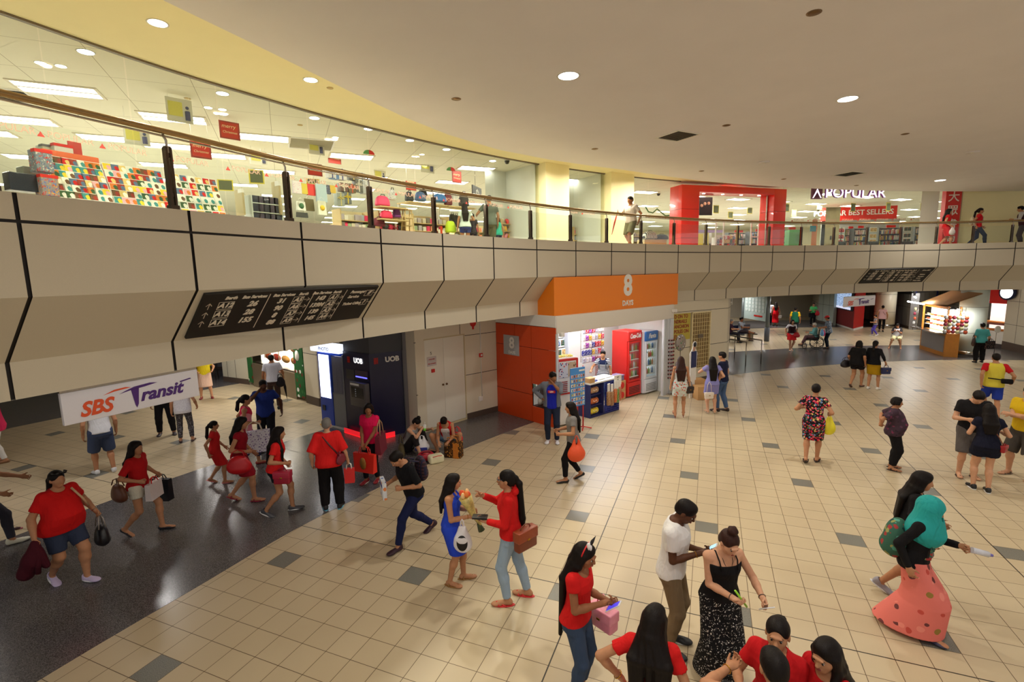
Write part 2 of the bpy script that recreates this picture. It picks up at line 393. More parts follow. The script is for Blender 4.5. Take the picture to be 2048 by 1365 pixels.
class Fig: pass
def skeleton(S):
    """joints in canonical 1.65 m space, forward +y, right +x"""
    f=Fig(); male=S.get('male',False); f.male=male; f.g=S.get('g',1.0)
    g=f.g
    dz=S.get('drop',0.0); f.pel=np.array(S.get('pelvis',(0,0,.87-dz)),float)
    lean,side,twist=[math.radians(a) for a in S.get('lean',(2,0,0))]
    f.R=rotz(twist)@rotx(-lean)@roty(side)
    def T(p): return f.pel+f.R@(np.array(p,float)-np.array([0,0,.87]))
    f.T=T; f.To=f.pel-f.R@np.array([0,0,.87])
    sx=.178 if male else .153; sx*=(1+(g-1)*.35)
    sr,sl=S.get('shrug',(0,0))
    f.sh=[T((sx,-.01,1.318+sr)),T((-sx,-.01,1.318+sl))]
    f.neck=T((0,-.012,1.385)); 
    hy,hp,hr=[math.radians(a) for a in (tuple(S.get('head',(0,5)))+(0,))[:3]]
    f.HR=f.R@rotz(hy)@rotx(-hp)@roty(hr) if not S.get('headabs') else rotz(hy)@rotx(-hp)@roty(hr)
    f.hc=f.neck+f.HR@np.array([0,.022,.125])+np.array([0,.0,0.0])
    f.hip=[f.pel+rotz(twist*.5)@np.array([.085*(1+(g-1)*.5),0,0]),f.pel+rotz(twist*.5)@np.array([-.085*(1+(g-1)*.5),0,0])]
    rh=S.get('rh',(.25,.04,.82)); lh=S.get('lh',(-.25,.04,.82))
    rhi=S.get('re',(.5,-1,-.3)); lhi=S.get('le',(-.5,-1,-.3))
    f.el=[];f.wr=[]
    for sh,t,hi in ((f.sh[0],rh,rhi),(f.sh[1],lh,lhi)):
        e,w=ik(sh,t,.275,.245,hi); f.el.append(e); f.wr.append(w)
    rf=tuple(S.get('rf',(.10,.0)));lf=tuple(S.get('lf',(-.10,.0)))
    rf=rf+(.075,)*(3-len(rf)) if len(rf)<3 else rf; lf=lf+(.075,)*(3-len(lf)) if len(lf)<3 else lf
    f.kn=[];f.an=[];f.ty=[]
    kh=S.get('knee',((.12,1,0),(-.12,1,0)))
    for i,(hp_,t) in enumerate(((f.hip[0],rf),(f.hip[1],lf))):
        kn,an=ik(hp_,t,.41,.405,kh[i]); f.kn.append(kn);f.an.append(an)
    fy=S.get('toe',(-8,8)); fp=S.get('toep',(0,0))
    f.ft=[rotz(math.radians(fy[i]))@rotx(-math.radians(fp[i])) for i in (0,1)]
    f.hands=S.get('hands',('relax','relax')); f.hd=S.get('hd',(None,None))
    return f

def hand_prims(V,w,e,side,pose,hdir,h,k):
    """palm and five separate fingers. side=+1 right. pose: relax, grip, hold, point"""
    d=(w-e)/max(np.linalg.norm(w-e),1e-6)
    if hdir is not None: d=np.array(hdir,float); d/=np.linalg.norm(d)
    # palm faces body centre by default
    inn=np.array([-side,0.15,0.0]) if pose!='hold' else np.array([0,0,1.0])
    if pose=='down': inn=np.array([0,0,-1.0])
    inn=inn-d*(inn@d); inn/=max(np.linalg.norm(inn),1e-6)
    lat=np.cross(d,inn)*side   # towards thumb
    if pose in('relax','grip') and lat[1]<0: lat=-lat
    if pose in('hold','down'): 
        if lat[0]*side>0 and pose=='down': lat=-lat
        if lat[0]*side<0 and pose=='hold': lat=-lat
    R=np.stack([lat,inn,d],1)
    V.ell(w+d*.045,(.039,.016,.052),R,k=.012)
    V.cone(w-d*.01,w+d*.03,.023,.024,k=.015)
    fr=max(.0080,h*.72)
    cur={'relax':(25,35,25),'grip':(75,80,50),'hold':(45,50,30),'down':(20,30,20),'point':(70,80,50),'flat':(5,8,8)}[pose]
    tips=[]
    for i,(off,L) in enumerate(((.030,.066),(.010,.073),(-.010,.068),(-.029,.054))):
        c=cur
        if pose=='point' and i==0: c=(5,8,5)
        p=w+d*.088+lat*off; a=0; seg=(L*.45,L*.32,L*.25)
        for j in range(3):
            a+=math.radians(c[j]+ (i*3))
            dd=d*math.cos(a)+inn*math.sin(a)+lat*(off*.9)*(1-j*.4)
            dd/=np.linalg.norm(dd)
            q=p+dd*seg[j]; V.cone(p,q,fr*(1-.06*j),fr*(.94-.08*j),k=.003 if j or 1 else .01); p=q
    # thumb from the side of the palm near its base
    p=w+d*.025+lat*.030; td=d*.62+lat*.62+inn*(.25 if pose!='flat' else 0); 
    if pose in('grip','hold','point'): td=d*.75+lat*.25+inn*.6
    td/=np.linalg.norm(td); q=p+td*.036; V.cone(p,q,fr*1.25,fr*1.12,k=.008)
    t2=td*.8+d*.4+inn*.3; t2/=np.linalg.norm(t2); V.cone(q,q+t2*.030,fr*1.1,fr*.9,k=.003)

def body_mesh(f,h,s,face=True):
    V=Vox(h); g=f.g
    rows=rows_mod(M_ROWS if f.male else F_ROWS,g,f.belly*.9)
    V.prof(rows,f.R,f.To)
    lg=1+(g-1)*.8; ag=1+(g-1)*.9
    for i in (0,1):
        sd=1 if i==0 else -1
        V.cone(f.hip[i]+np.array([0,0,-.01]),f.kn[i],.083*lg,.052*lg,k=.04)
        V.cone(f.kn[i],f.kn[i]+(f.an[i]-f.kn[i])*.35,.050*lg,.052*lg,k=.03)
        back=-(f.ft[i]@np.array([0,1,0]))
        V.cone(f.kn[i]+(f.an[i]-f.kn[i])*.3+back*.012,f.an[i],.050*lg,.034,k=.03)
        A=f.an[i]; R=f.ft[i]
        V.cone(A+R@np.array([0,-.03,-.035]),A+R@np.array([0,.10,-.045]),.034,.030,k=.025)
        V.ell(A+R@np.array([0,.13,-.052]),(.043,.065,.022),R,k=.02)
        sh,el,wr=f.sh[i],f.el[i],f.wr[i]
        V.ell(sh+f.R@np.array([-sd*.008,0,.004]),(.048*ag,.048*ag,.045*ag),f.R,k=.05)
        V.cone(sh,el,(.047 if f.male else .041)*ag,.036*ag,k=.02)
        V.cone(el,el+(wr-el)*.4,.036*ag,.036*ag,k=.012)
        V.cone(el+(wr-el)*.3,wr,.036*ag,.024*ag**.5,k=.012)
        hand_prims(V,wr,el,sd,f.hands[i],f.hd[i],h,.01)
    V.cone(f.neck-f.R@np.array([0,0,.03]),f.neck+f.HR@np.array([0,.012,.06]),.052 if f.male else .046,.047 if f.male else .042,k=.03)
    H=lambda p: f.hc+f.HR@np.array(p,float)
    V.ell(H((0,-.012,.030)),(.073,.090,.084),f.HR,k=.02)
    V.ell(H((0,.028,-.020)),(.058,.062,.078),f.HR,k=.025)
    V.ell(H((0,.052,-.072)),(.030,.028,.026),f.HR,k=.025)      # chin
    for sx in (-1,1):
        V.ell(H((sx*.040,.045,-.020)),(.022,.022,.022),f.HR,k=.02)   # cheek
        V.ell(H((sx*.074,-.005,-.005)),(.010,.020,.030),f.HR,k=.008)  # ear
        if face: V.ell(H((sx*.029,.093,.010)),(.017,.010,.009),f.HR,k=.012,op='s')
    if face:
        V.cone(H((0,.086,.018)),H((0,.104,-.018)),.007,.0125,k=.012)   # nose
        V.ell(H((-.011,.098,-.021)),(.008,.008,.007),f.HR,k=.006); V.ell(H((.011,.098,-.021)),(.008,.008,.007),f.HR,k=.006)
        V.ell(H((0,.088,-.047)),(.024,.010,.009),f.HR,k=.008)
        V.ell(H((0,.088,.030)),(.045,.010,.009),f.HR,k=.015)
    else: V.cone(H((0,.082,.012)),H((0,.098,-.015)),.010,.014,k=.012)
    return V.run()

def hair_mesh(f,S,h):
    st=S.get('hair','short'); V=Vox(h); H=lambda p: f.hc+f.HR@np.array(p,float)
    V.ell(H((0,-.017,.038)),(.081,.098,.086),f.HR,k=.02)
    if st not in('bun','ponytail'): V.ell(H((0,.030,.083)),(.052,.040,.034),f.HR,k=.03)
    if st in('bob','long','ponytail','bun','wavy'): V.ell(H((0,-.055,-.01)),(.072,.060,.07),f.HR,k=.02)
    else: V.ell(H((0,-.055,-.005)),(.066,.055,.055),f.HR,k=.02)
    fr=.062 if st!='short' else .058
    V.ell(H((0,.110,-.030 if st not in('bun','ponytail') else -.012)),(.062,.070,.094),f.HR,k=.012,op='s')
    V.ell(H((.082,.055,-.06)),(.040,.050,.080),f.HR,k=.01,op='s'); V.ell(H((-.082,.055,-.06)),(.040,.050,.080),f.HR,k=.01,op='s')
    V.ell(H((0,-.01,-.16)),(.2,.2,.085),f.HR,k=.005,op='s')
    if st=='bob':
        L=S.get('hl',.10)
        for a in np.linspace(-2.1,2.1,9):
            p=H((math.sin(a)*.074,-math.cos(a)*.085-.01,.03)); q=H((math.sin(a)*.088,-math.cos(a)*.09-.01,-L))
            V.cone(p,q,.026,.024,k=.02)
    if st in('long','wavy'):
        L=S.get('hl',.35); w=S.get('hw',.085)
        fwd=S.get('hfwd',(0,0))
        for a in np.linspace(-1.9,1.9,9):
            p=H((math.sin(a)*.070,-math.cos(a)*.085-.01,.03)); q=H((math.sin(a)*.080,-math.cos(a)*.085-.025,-.09))
            V.cone(p,q,.024,.024,k=.02)
            x=math.sin(a)*w; yb=-.115-.02*abs(math.cos(a))
            q2=f.T((x*1.05,yb,1.27)); 
            V.cone(q,q2,.026,.028,k=.02)
            q3=f.T((x*.8,yb-.01,1.33-L)); V.cone(q2,q3,.028,.012,k=.02)
        for sd,amt in ((1,fwd[0]),(-1,fwd[1])):
            if amt:
                q=H((sd*.075,.01,-.09)); q2=f.T((sd*.10,.09,1.24)); q3=f.T((sd*.095,.125,1.33-amt)); V.cone(H((sd*.078,0,.02)),q,.022,.024,k=.02); V.cone(q,q2,.030,.034,k=.02); V.cone(q2,q3,.034,.014,k=.02)
    if st=='ponytail':
        L=S.get('hl',.35); p=H((0,-.115,.02)); V.ell(p,(.03,.03,.03),k=.02)
        q=H((0,-.15,-.05)); V.cone(p,q,.024,.034,k=.02); q2=f.T((0,-.15,1.38-L*.55)); V.cone(q,q2,.036,.038,k=.02); V.cone(q2,f.T((0,-.14,1.38-L)),.038,.012,k=.02)
    if st=='bun':
        b=S.get('bun',(0,-.045,.135)); V.ell(H(b),(.046,.044,.040),f.HR,k=.02)
        for q in range(5): V.ell(H((b[0]+.03*math.cos(q*1.26),b[1]+.03*math.sin(q*1.26),b[2]+.008*(q%2))),(.02,.02,.022),k=.008)
    return V.run()

def top_mesh(f,S,h,spec):
    V=Vox(h); inf=spec.get('inf',.013); g=f.g; ag=1+(g-1)*.9
    hem=spec.get('hem',.84); nk=spec.get('neck',1.385)
    rows=rows_mod(M_ROWS if f.male else F_ROWS,g,f.belly,inf,max(hem,.745),nk,spec.get('box'))
    rows=[(z,cx,cy,rx+.012*min(1,max(0,(1.15-z)/.15)),ry+.012*min(1,max(0,(1.15-z)/.15))) for z,cx,cy,rx,ry in rows]
    fl=spec.get('flare',0)
    if fl: rows=[(z,cx,cy,rx+fl*max(0,1.05-z),ry+fl*max(0,1.05-z)) for z,cx,cy,rx,ry in rows]
    sl=spec.get('sleeve',.45)
    if sl>0:
      for i in (0,1):
        sh,el,wr=f.sh[i],f.el[i],f.wr[i]; r=spec.get('sr',.010)
        a=min(sl,1.0); V.cone(sh,sh+(el-sh)*a,(.046 if f.male else .040)*ag+r,(.040*ag+r)*(1.0 if sl>1 else 1.12),k=.02)
        if sl>1: b=(sl-1); V.cone(el,el+(wr-el)*b,.036*ag+r,(.028*ag+r),k=.012)
        if sl<=1:  # clean cuff
            d=(el-sh)/np.linalg.norm(el-sh); 
            V.pr.append(('c',sh+d*(.275*a+.075*ag),sh+d*(.275*a+.12),.08*ag,.08*ag,0.0,'s'))
      for i in (0,1):
        sd=1-2*i; V.ell(f.sh[i]+f.R@np.array([-sd*.008,0,.004]),(.048*ag+r*.8,)*3,f.R,k=.03)
    V.prof(rows,f.R,f.To,k=.045)
    if sl==0:   # sleeveless: cover shoulder edge
        for i in (0,1): V.cone(f.T((.07*(1-2*i),-.01,1.35)),f.T((.105*(1-2*i),-.01,1.345)),.045,.040,k=.02)
    if spec.get('hood'): V.ell(f.T((0,-.085,1.385)),(.095,.050,.055),f.R,k=.02)
    # neckline
    ns=spec.get('scoop',.055)
    V.ell(f.T((0,.05,nk+.02)),(.062+ns*.4,.085,ns+.012),f.R,k=.004,op='s')
    V.pr.append(('c',f.T((0,-.012,1.36)),f.T((0,.0,1.48)),.050,.058,0.0,'s'))
    if spec.get('open'): V.pr.append(('c',f.T((0,.25,1.46)),f.T((0,.25,.70)),.175,.18,0.0,'s'))
    if spec.get('strap'):
        V.prof([(1.265,0,0,.30,.30),(1.45,0,0,.30,.30)],f.R,f.To,op='s',k=0)
    return V.run()

def skirt_mesh(f,S,h,spec):
    """skirt / dress lower part: from waist to hem following the legs"""
    V=Vox(h); g=f.g; z1=spec.get('top',1.03); hem=spec['hem']; w=spec.get('w',.19); d=spec.get('d',w*.75)
    rw=rows_mod(F_ROWS if not f.male else M_ROWS,g,f.belly,.016); rw=np.array(rw)
    P=f.pel; mid=(f.kn[0]+f.kn[1])/2
    mid2=(f.an[0]+f.an[1])/2
    zs=[z for z in np.linspace(z1,hem,9)]
    rows=[]
    for z in zs:
        tt=(z1-z)/(z1-hem)
        if z>.82:
            c=f.T((0,np.interp(z,rw[:,0],rw[:,2]),z)); rx,ry=np.interp(z,rw[:,0],rw[:,3]),np.interp(z,rw[:,0],rw[:,4])
            sm=np.interp(.82,rw[:,0],rw[:,3]);
            t3=max(0,(z1-z)/(z1-.82)); rx=max(rx,rx*(1-t3)+max(.17,rx)*t3)
        else:
            t=(.82-z)/(.82-mid[2]) if z>mid[2] else 1
            a=P+(mid-P)*min(t,1); 
            if z<mid[2]: a=mid+(mid2-mid)*((mid[2]-z)/(mid[2]-mid2[2]))
            c=np.array([a[0],a[1],z]); u=(.82-z)/max(.82-hem,.01)
            r0=np.interp(.82,rw[:,0],rw[:,3]); r1=np.interp(.82,rw[:,0],rw[:,4])
            rx,ry=r0+(w-r0)*u,r1+(d-r1)*u
        rows.append((z,c[0],c[1],rx,ry))
    rows=sorted(rows)
    V.prof(rows,None,(0,0,0),k=.01,pw=2.1)
    if not spec.get('noleg'):
      for i in (0,1):
        q=f.kn[i] if hem<.45 else f.hip[i]+(f.kn[i]-f.hip[i])*min(1,max(0,(f.hip[i][2]-hem)/max(f.hip[i][2]-f.kn[i][2],.05)))
        V.cone(f.hip[i],q,.10*g,.075*g,k=.04)
    if not spec.get('sit'): V.plane((0,0,hem),(0,0,-1))
    return V.run()

def pants_mesh(f,S,h,spec):
    V=Vox(h); g=f.g; lg=1+(g-1)*.8; inf=spec.get('inf',.010); L=spec.get('len',1.9)  # 0..1 thigh, 1..2 shin
    top=spec.get('top',.95)
    V.prof(rows_mod(M_ROWS if f.male else F_ROWS,g,f.belly*.8,inf*.8,.745,top),f.R,f.To,k=.02)
    for i in (0,1):
        a=min(L,1.0); hip=f.hip[i]+np.array([0,0,-.01]); kn,an=f.kn[i],f.an[i]
        rk=.052*lg+inf*1.3+spec.get('wide',0)
        V.cone(hip,hip+(kn-hip)*a,.083*lg+inf,(.083*lg+(.052*lg-.083*lg)*a)+inf*1.3+spec.get('wide',0),k=.035)
        if L>1:
            b=L-1; back=-(f.ft[i]@np.array([0,1,0]))
            V.cone(kn,kn+(an-kn)*b*.4+back*.006,rk,max(rk*.97,.052*lg+inf),k=.02)
            V.cone(kn+(an-kn)*b*.35+back*.008,kn+(an-kn)*b,.052*lg+inf+spec.get('wide',0),.040+inf+spec.get('wide',0),k=.02)
            d=(an-kn)/np.linalg.norm(an-kn); e=kn+(an-kn)*b
            if L<1.99: V.pr.append(('c',e+d*.075,e+d*.12,.075,.075,0.0,'s'))
        else:
            d=(kn-hip)/np.linalg.norm(kn-hip); e=hip+(kn-hip)*a
            V.pr.append(('c',e+d*.125,e+d*.2,.125,.125,0.0,'s'))
    return V.run()

def shoe_mesh(f,i,h,style):
    V=Vox(h); A=f.an[i]; R=f.ft[i]; P=lambda *p: A+R@np.array(p,float)
    if style=='shoe' or style=='boot':
        V.cone(P(0,-.035,-.038),P(0,.10,-.048),.040,.034,k=.02); V.ell(P(0,.125,-.052),(.050,.075,.028),R,k=.02)
        V.ell(P(0,-.02,-.005),(.042,.048,.04),R,k=.02)
        V.pr.append(('c',P(0,.0,.02),P(0,.0,.12),.040,.040,0.0,'s'))
    elif style=='flat':
        V.cone(P(0,-.035,-.045),P(0,.10,-.052),.038,.031,k=.02); V.ell(P(0,.12,-.055),(.048,.072,.024),R,k=.02)
        V.ell(P(0,.03,-.01),(.034,.055,.032),R,k=.006,op='s')
    elif style in('sandal','flip'):
        V.ell(P(0,.045,-.071),(.048,.135,.010),R,k=.004)
        V.cone(P(-.045,.10,-.055),P(0,.125,-.030),.010,.010,k=.006); V.cone(P(.045,.10,-.055),P(0,.125,-.030),.010,.010,k=.006)
        V.cone(P(-.044,.02,-.062),P(0,.125,-.030),.008,.008,k=.006) if style=='flip' else V.cone(P(-.044,.0,-.03),P(.044,.0,-.03),.010,.010,k=.01)
        if style=='flip': V.cone(P(.044,.02,-.062),P(0,.125,-.030),.008,.008,k=.006)
        else: V.cone(P(-.045,.0,-.062),P(-.044,.0,-.03),.010,.010,k=.01); V.cone(P(.045,.0,-.062),P(.044,.0,-.03),.010,.010,k=.01)
    elif style=='heel':
        V.cone(P(0,-.03,-.045),P(0,.03,-.055),.032,.030,k=.02); V.ell(P(0,.10,-.06),(.044,.07,.022),R,k=.02)
        V.cone(A+np.array([0,0,0])+R@np.array([0,-.045,-.05]),np.array([A[0],A[1]-.045,.0])+0*A,.016,.009,k=.008)
        V.cone(P(-.04,0,.005),P(.04,0,.005),.011,.011,k=.01)
    lo=-.004 if S_floor else -9
    V.plane((0,0,min(.0,A[2]-.085)),(0,0,-1))
    return V.run()
S_floor=True

def person(loc,psi,S):
    """S: dict of pose, look, label. returns the body object"""
    s=S.get('h',1.62)/1.65; lod=S.get('lod',1); h={0:.0075,1:.012,2:.018}[lod]
    f=skeleton(S); f.belly=S.get('belly',0.0)
    def mk(name,VQ,mat,parent):
        V,Q=VQ
        return link(name,mesh_np(name,V*s,Q,mat),parent)
    V,Q=body_mesh(f,h,s,lod==0)
    o=link('person',mesh_np('person',V*s,Q,S.get('skin_mat') or skin(S.get('skin',1))),None,loc,math.radians(psi))
    tag(o,S['label'],'person',S.get('group'))
    if S.get('hair')!='none': mk('hair',hair_mesh(f,S,h*1.0),S.get('hairmat') or M_HAIR,o)
    for spec in S.get('wear',()):
        kind=spec['k']; m=spec['m']; nm=spec.get('n')
        if kind=='top': mk(nm or 'shirt',top_mesh(f,S,h,spec),m,o)
        elif kind=='skirt': mk(nm or 'skirt',skirt_mesh(f,S,h,spec),m,o)
        elif kind=='pants': mk(nm or 'trousers',pants_mesh(f,S,h,spec),m,o)
        elif kind=='dress':
            a=top_mesh(f,S,h,dict(spec,hem=.90)); b=skirt_mesh(f,S,h,dict(spec,top=1.04))
            V=np.concatenate([a[0],b[0]]); Q=np.concatenate([a[1],b[1]+len(a[0])])
            mk(nm or 'dress',(V,Q),m,o)
        elif kind=='shoes':
            for i in (0,1): mk('shoe',shoe_mesh(f,i,h*.75,spec.get('style','shoe')),m,o)
            if spec.get('sole'):
                for i,c in enumerate([c for c in o.children if c.name.startswith('shoe')]):
                    A=f.an[i];R=f.ft[i]; VV=Vox(h*.7); VV.ell(A+R@np.array([0,.045,-.068]),(.050,.140,.012),R,k=0)
                    mk('sole',VV.run(),spec['sole'],c)
        elif kind=='hijab':
            VV=Vox(h); H=lambda p: f.hc+f.HR@np.array(p,float)
            VV.ell(H((0,-.018,.035)),(.094,.112,.100),f.HR,k=.02); VV.cone(H((0,-.02,.0)),f.T((0,.03,1.24)),.112,.185,k=.08)
            VV.ell(f.T((0,.01,1.27)),(.20,.15,.16),f.R,k=.03)
            VV.ell(H((0,.11,-.015)),(.055,.06,.072),f.HR,k=.008,op='s')
            mk('headscarf',VV.run(),m,o)
        elif kind=='cap':
            VV=Vox(h*.8); H=lambda p: f.hc+f.HR@np.array(p,float)
            VV.ell(H((0,-.015,.055)),(.088,.105,.085),f.HR,k=.01); VV.ell(H((0,.09,.06)),(.065,.07,.012),f.HR,k=.006); VV.ell(H((0,0,-.09)),(.2,.2,.13),f.HR,k=0,op='s')
            mk('cap',VV.run(),m,o)
        elif kind=='strap':   # thin shoulder straps or a crossbody strap
            mb=MB()
            pts=[]
            for p in spec['pts']: pts.append(Vector(f.T(p))*s)
            mb.tube(pts,spec.get('r',.006)*s,6); mb.build(nm or 'strap',m,o)
        elif kind=='band':
            mb=MB(); R=f.HR; 
            pts=[Vector(f.hc+R@np.array([.087*math.cos(a),-.01+.02*math.cos(2*a)*0,.045+.085*math.sin(a)]))*s for a in np.linspace(-.2,math.pi+.2,14)]
            mb.tube(pts,.007*s,6); mb.build(nm or 'headband',m,o)
        elif kind=='bracelet':
            mb=MB(); i=spec.get('i',0); d=Vector(f.wr[i]-f.el[i]).normalized(); c=Vector(f.wr[i])*s-d*.02*s
            a=d.orthogonal().normalized(); b=d.cross(a); r=spec.get('r',.030)*s
            mb.tube([c+(a*math.cos(t)+b*math.sin(t))*r for t in np.linspace(0,2*math.pi,17)],.004*s,6,cap=False); mb.build(nm or 'bracelet',m,o)
    if lod==0 and S.get('eyes',True):
        H=lambda p: Vector(f.hc+f.HR@np.array(p,float))*s
        Rm=Matrix(f.HR.tolist()).to_4x4()
        for sx in (-1,1):
            mb=MB(); c=H((sx*.030,.0765,.007)); mb.lathe([(.0001,-.0085*s),(.006*s,-.0062*s),(.0085*s,0),(.006*s,.0062*s),(.0001,.0085*s)],(0,0,0),12,M=Matrix.Translation(c))
            e=mb.build('eye',M_EYE,o)
            mb=MB(); c=H((sx*.030,.0858,.006)); mb.lathe([(.0001,-.002),(.0068*s,-.001),(.0068*s,.001),(.0001,.002)],(0,0,0),10,M=Matrix.Translation(c)@Rm@Matrix.Rotation(math.pi/2,4,'X')); mb.build('pupil',M_HAIR,e)
            VV=Vox(.003); VV.cone((f.hc+f.HR@np.array([sx*.016,.0905,.0300])),(f.hc+f.HR@np.array([sx*.045,.078,.0295])),.0034,.0024,k=0); mk('eyebrow',VV.run(),M_HAIR,o)
            VV=Vox(.003); VV.cone((f.hc+f.HR@np.array([sx*.019,.0845,.0145])),(f.hc+f.HR@np.array([sx*.041,.0795,.0135])),.0028,.0024,k=0); mk('eyelid',VV.run(),M_HAIR,o)
        VV=Vox(.003); VV.ell(f.hc+f.HR@np.array([0,.0945,-.0435]),(.021,.007,.0045),f.HR,k=.002); VV.ell(f.hc+f.HR@np.array([0,.0945,-.0515]),(.018,.008,.0055),f.HR,k=.002); mk('lips',VV.run(),M_LIP,o)
    o['_s']=s
    PEOPLE.append((o,f,s)); return o,f,s
PEOPLE=[]
def hand_world(P,i,off=(0,0,0)):
    o,f,s=P; p=(f.wr[i]+ (f.wr[i]-f.el[i])/.245*.07+np.array(off))*s
    c,sn=math.cos(o.rotation_euler.z),math.sin(o.rotation_euler.z)
    return Vector((o.location.x+c*p[0]-sn*p[1],o.location.y+sn*p[0]+c*p[1],o.location.z+p[2]))
def local_world(P,p):
    """canonical torso-space point to world"""
    o,f,s=P; p=np.array(f.T(p))*s; c,sn=math.cos(o.rotation_euler.z),math.sin(o.rotation_euler.z)
    return Vector((o.location.x+c*p[0]-sn*p[1],o.location.y+sn*p[0]+c*p[1],o.location.z+p[2]))
# ---------------------------------------------------------------- projection helpers (photo pixel on a level plane -> place in the hall)
def ray(u,v):
    a=(u-1024)/FPX;b=(v-682.5)/FPX; xx=_cr*a+_sr*b; yy=-_sr*a+_cr*b
    return np.array([xx,_cp-yy*_sp,-_sp-yy*_cp])
def G(u,v,z=0.0):
    r=ray(u,v); t=(z-EYE)/r[2]; return Vector((r[0]*t,r[1]*t,z))
def HZ(u,v,p):
    r=ray(u,v); return EYE+r[2]*math.hypot(p[0],p[1])/math.hypot(r[0],r[1])
def PX(X,Y,Z):
    z=Z-EYE; d=Y*_cp-z*_sp; u=Y*_sp+z*_cp; xx=X/d; yy=-u/d
    return 1024+FPX*(_cr*xx-_sr*yy), 682.5+FPX*(_sr*xx+_cr*yy)
# the balcony edge in plan: one point per 1.5 m panel joint
FAS=[[-4.156,4.258],[-3.546,5.572],[-2.898,6.963],[-2.119,8.203],[-1.276,9.451],[-.352,10.598],[.629,11.715],[1.692,12.786],[2.812,13.778],[4.004,14.698],[5.261,15.553],[6.572,16.342],[7.922,17.022],[9.313,17.617],[10.745,18.12],[12.2,18.526],[13.67,18.847],[15.141,19.079],[16.608,19.2],[18.035,19.208],[19.39,19.056]]
FAS=[np.array(p) for p in FAS]
NPRE=4; NPOST=6
a=FAS[1]-FAS[0]; ang=math.atan2(a[1],a[0])
for i in range(NPRE):
    ang+=math.radians(4.2); FAS.insert(0,FAS[0]-1.5*np.array([math.cos(ang),math.sin(ang)]))
a=FAS[-1]-FAS[-2]; ang=math.atan2(a[1],a[0])
for i in range(NPOST):
    ang-=math.radians(5.0); FAS.append(FAS[-1]+1.5*np.array([math.cos(ang),math.sin(ang)]))
FAS=np.array(FAS); SMIN,SMAX=-NPRE,20+NPOST
def CV(s,d=0.0):
    t=s+NPRE; i=int(min(max(math.floor(t),0),len(FAS)-2)); t-=i; P=FAS
    p0=P[max(i-1,0)];p1=P[i];p2=P[i+1];p3=P[min(i+2,len(P)-1)]
    pos=.5*((2*p1)+(-p0+p2)*t+(2*p0-5*p1+4*p2-p3)*t*t+(-p0+3*p1-3*p2+p3)*t**3)
    tan=.5*((-p0+p2)+2*(2*p0-5*p1+4*p2-p3)*t+3*(-p0+3*p1-3*p2+p3)*t*t); tan=tan/np.linalg.norm(tan)
    return pos+np.array([-tan[1],tan[0]])*d
def SU(u,d,z=5.5):
    ss=np.linspace(0,22,441); us=[PX(*CV(s,d),z)[0] for s in ss]; return float(np.interp(u,us,ss))
def strip(mb,prof,s0,s1,step=.25,m=0,sm=False):
    n=max(1,int(round((s1-s0)/step))); V=[];F=[];k=len(prof)
    for i in range(n+1):
        s=s0+(s1-s0)*i/n
        for d,z in prof: p=CV(s,d); V.append((p[0],p[1],z))
    for i in range(n):
        for j in range(k-1): F.append((i*k+j,(i+1)*k+j,(i+1)*k+j+1,i*k+j+1))
    mb.add(V,F,m,sm)
ZT,ZM,ZK,ZL=4.708,4.470,3.829,3.219; REC=.572; ZF=4.55
def struct(o): return tag(o,kind='structure')
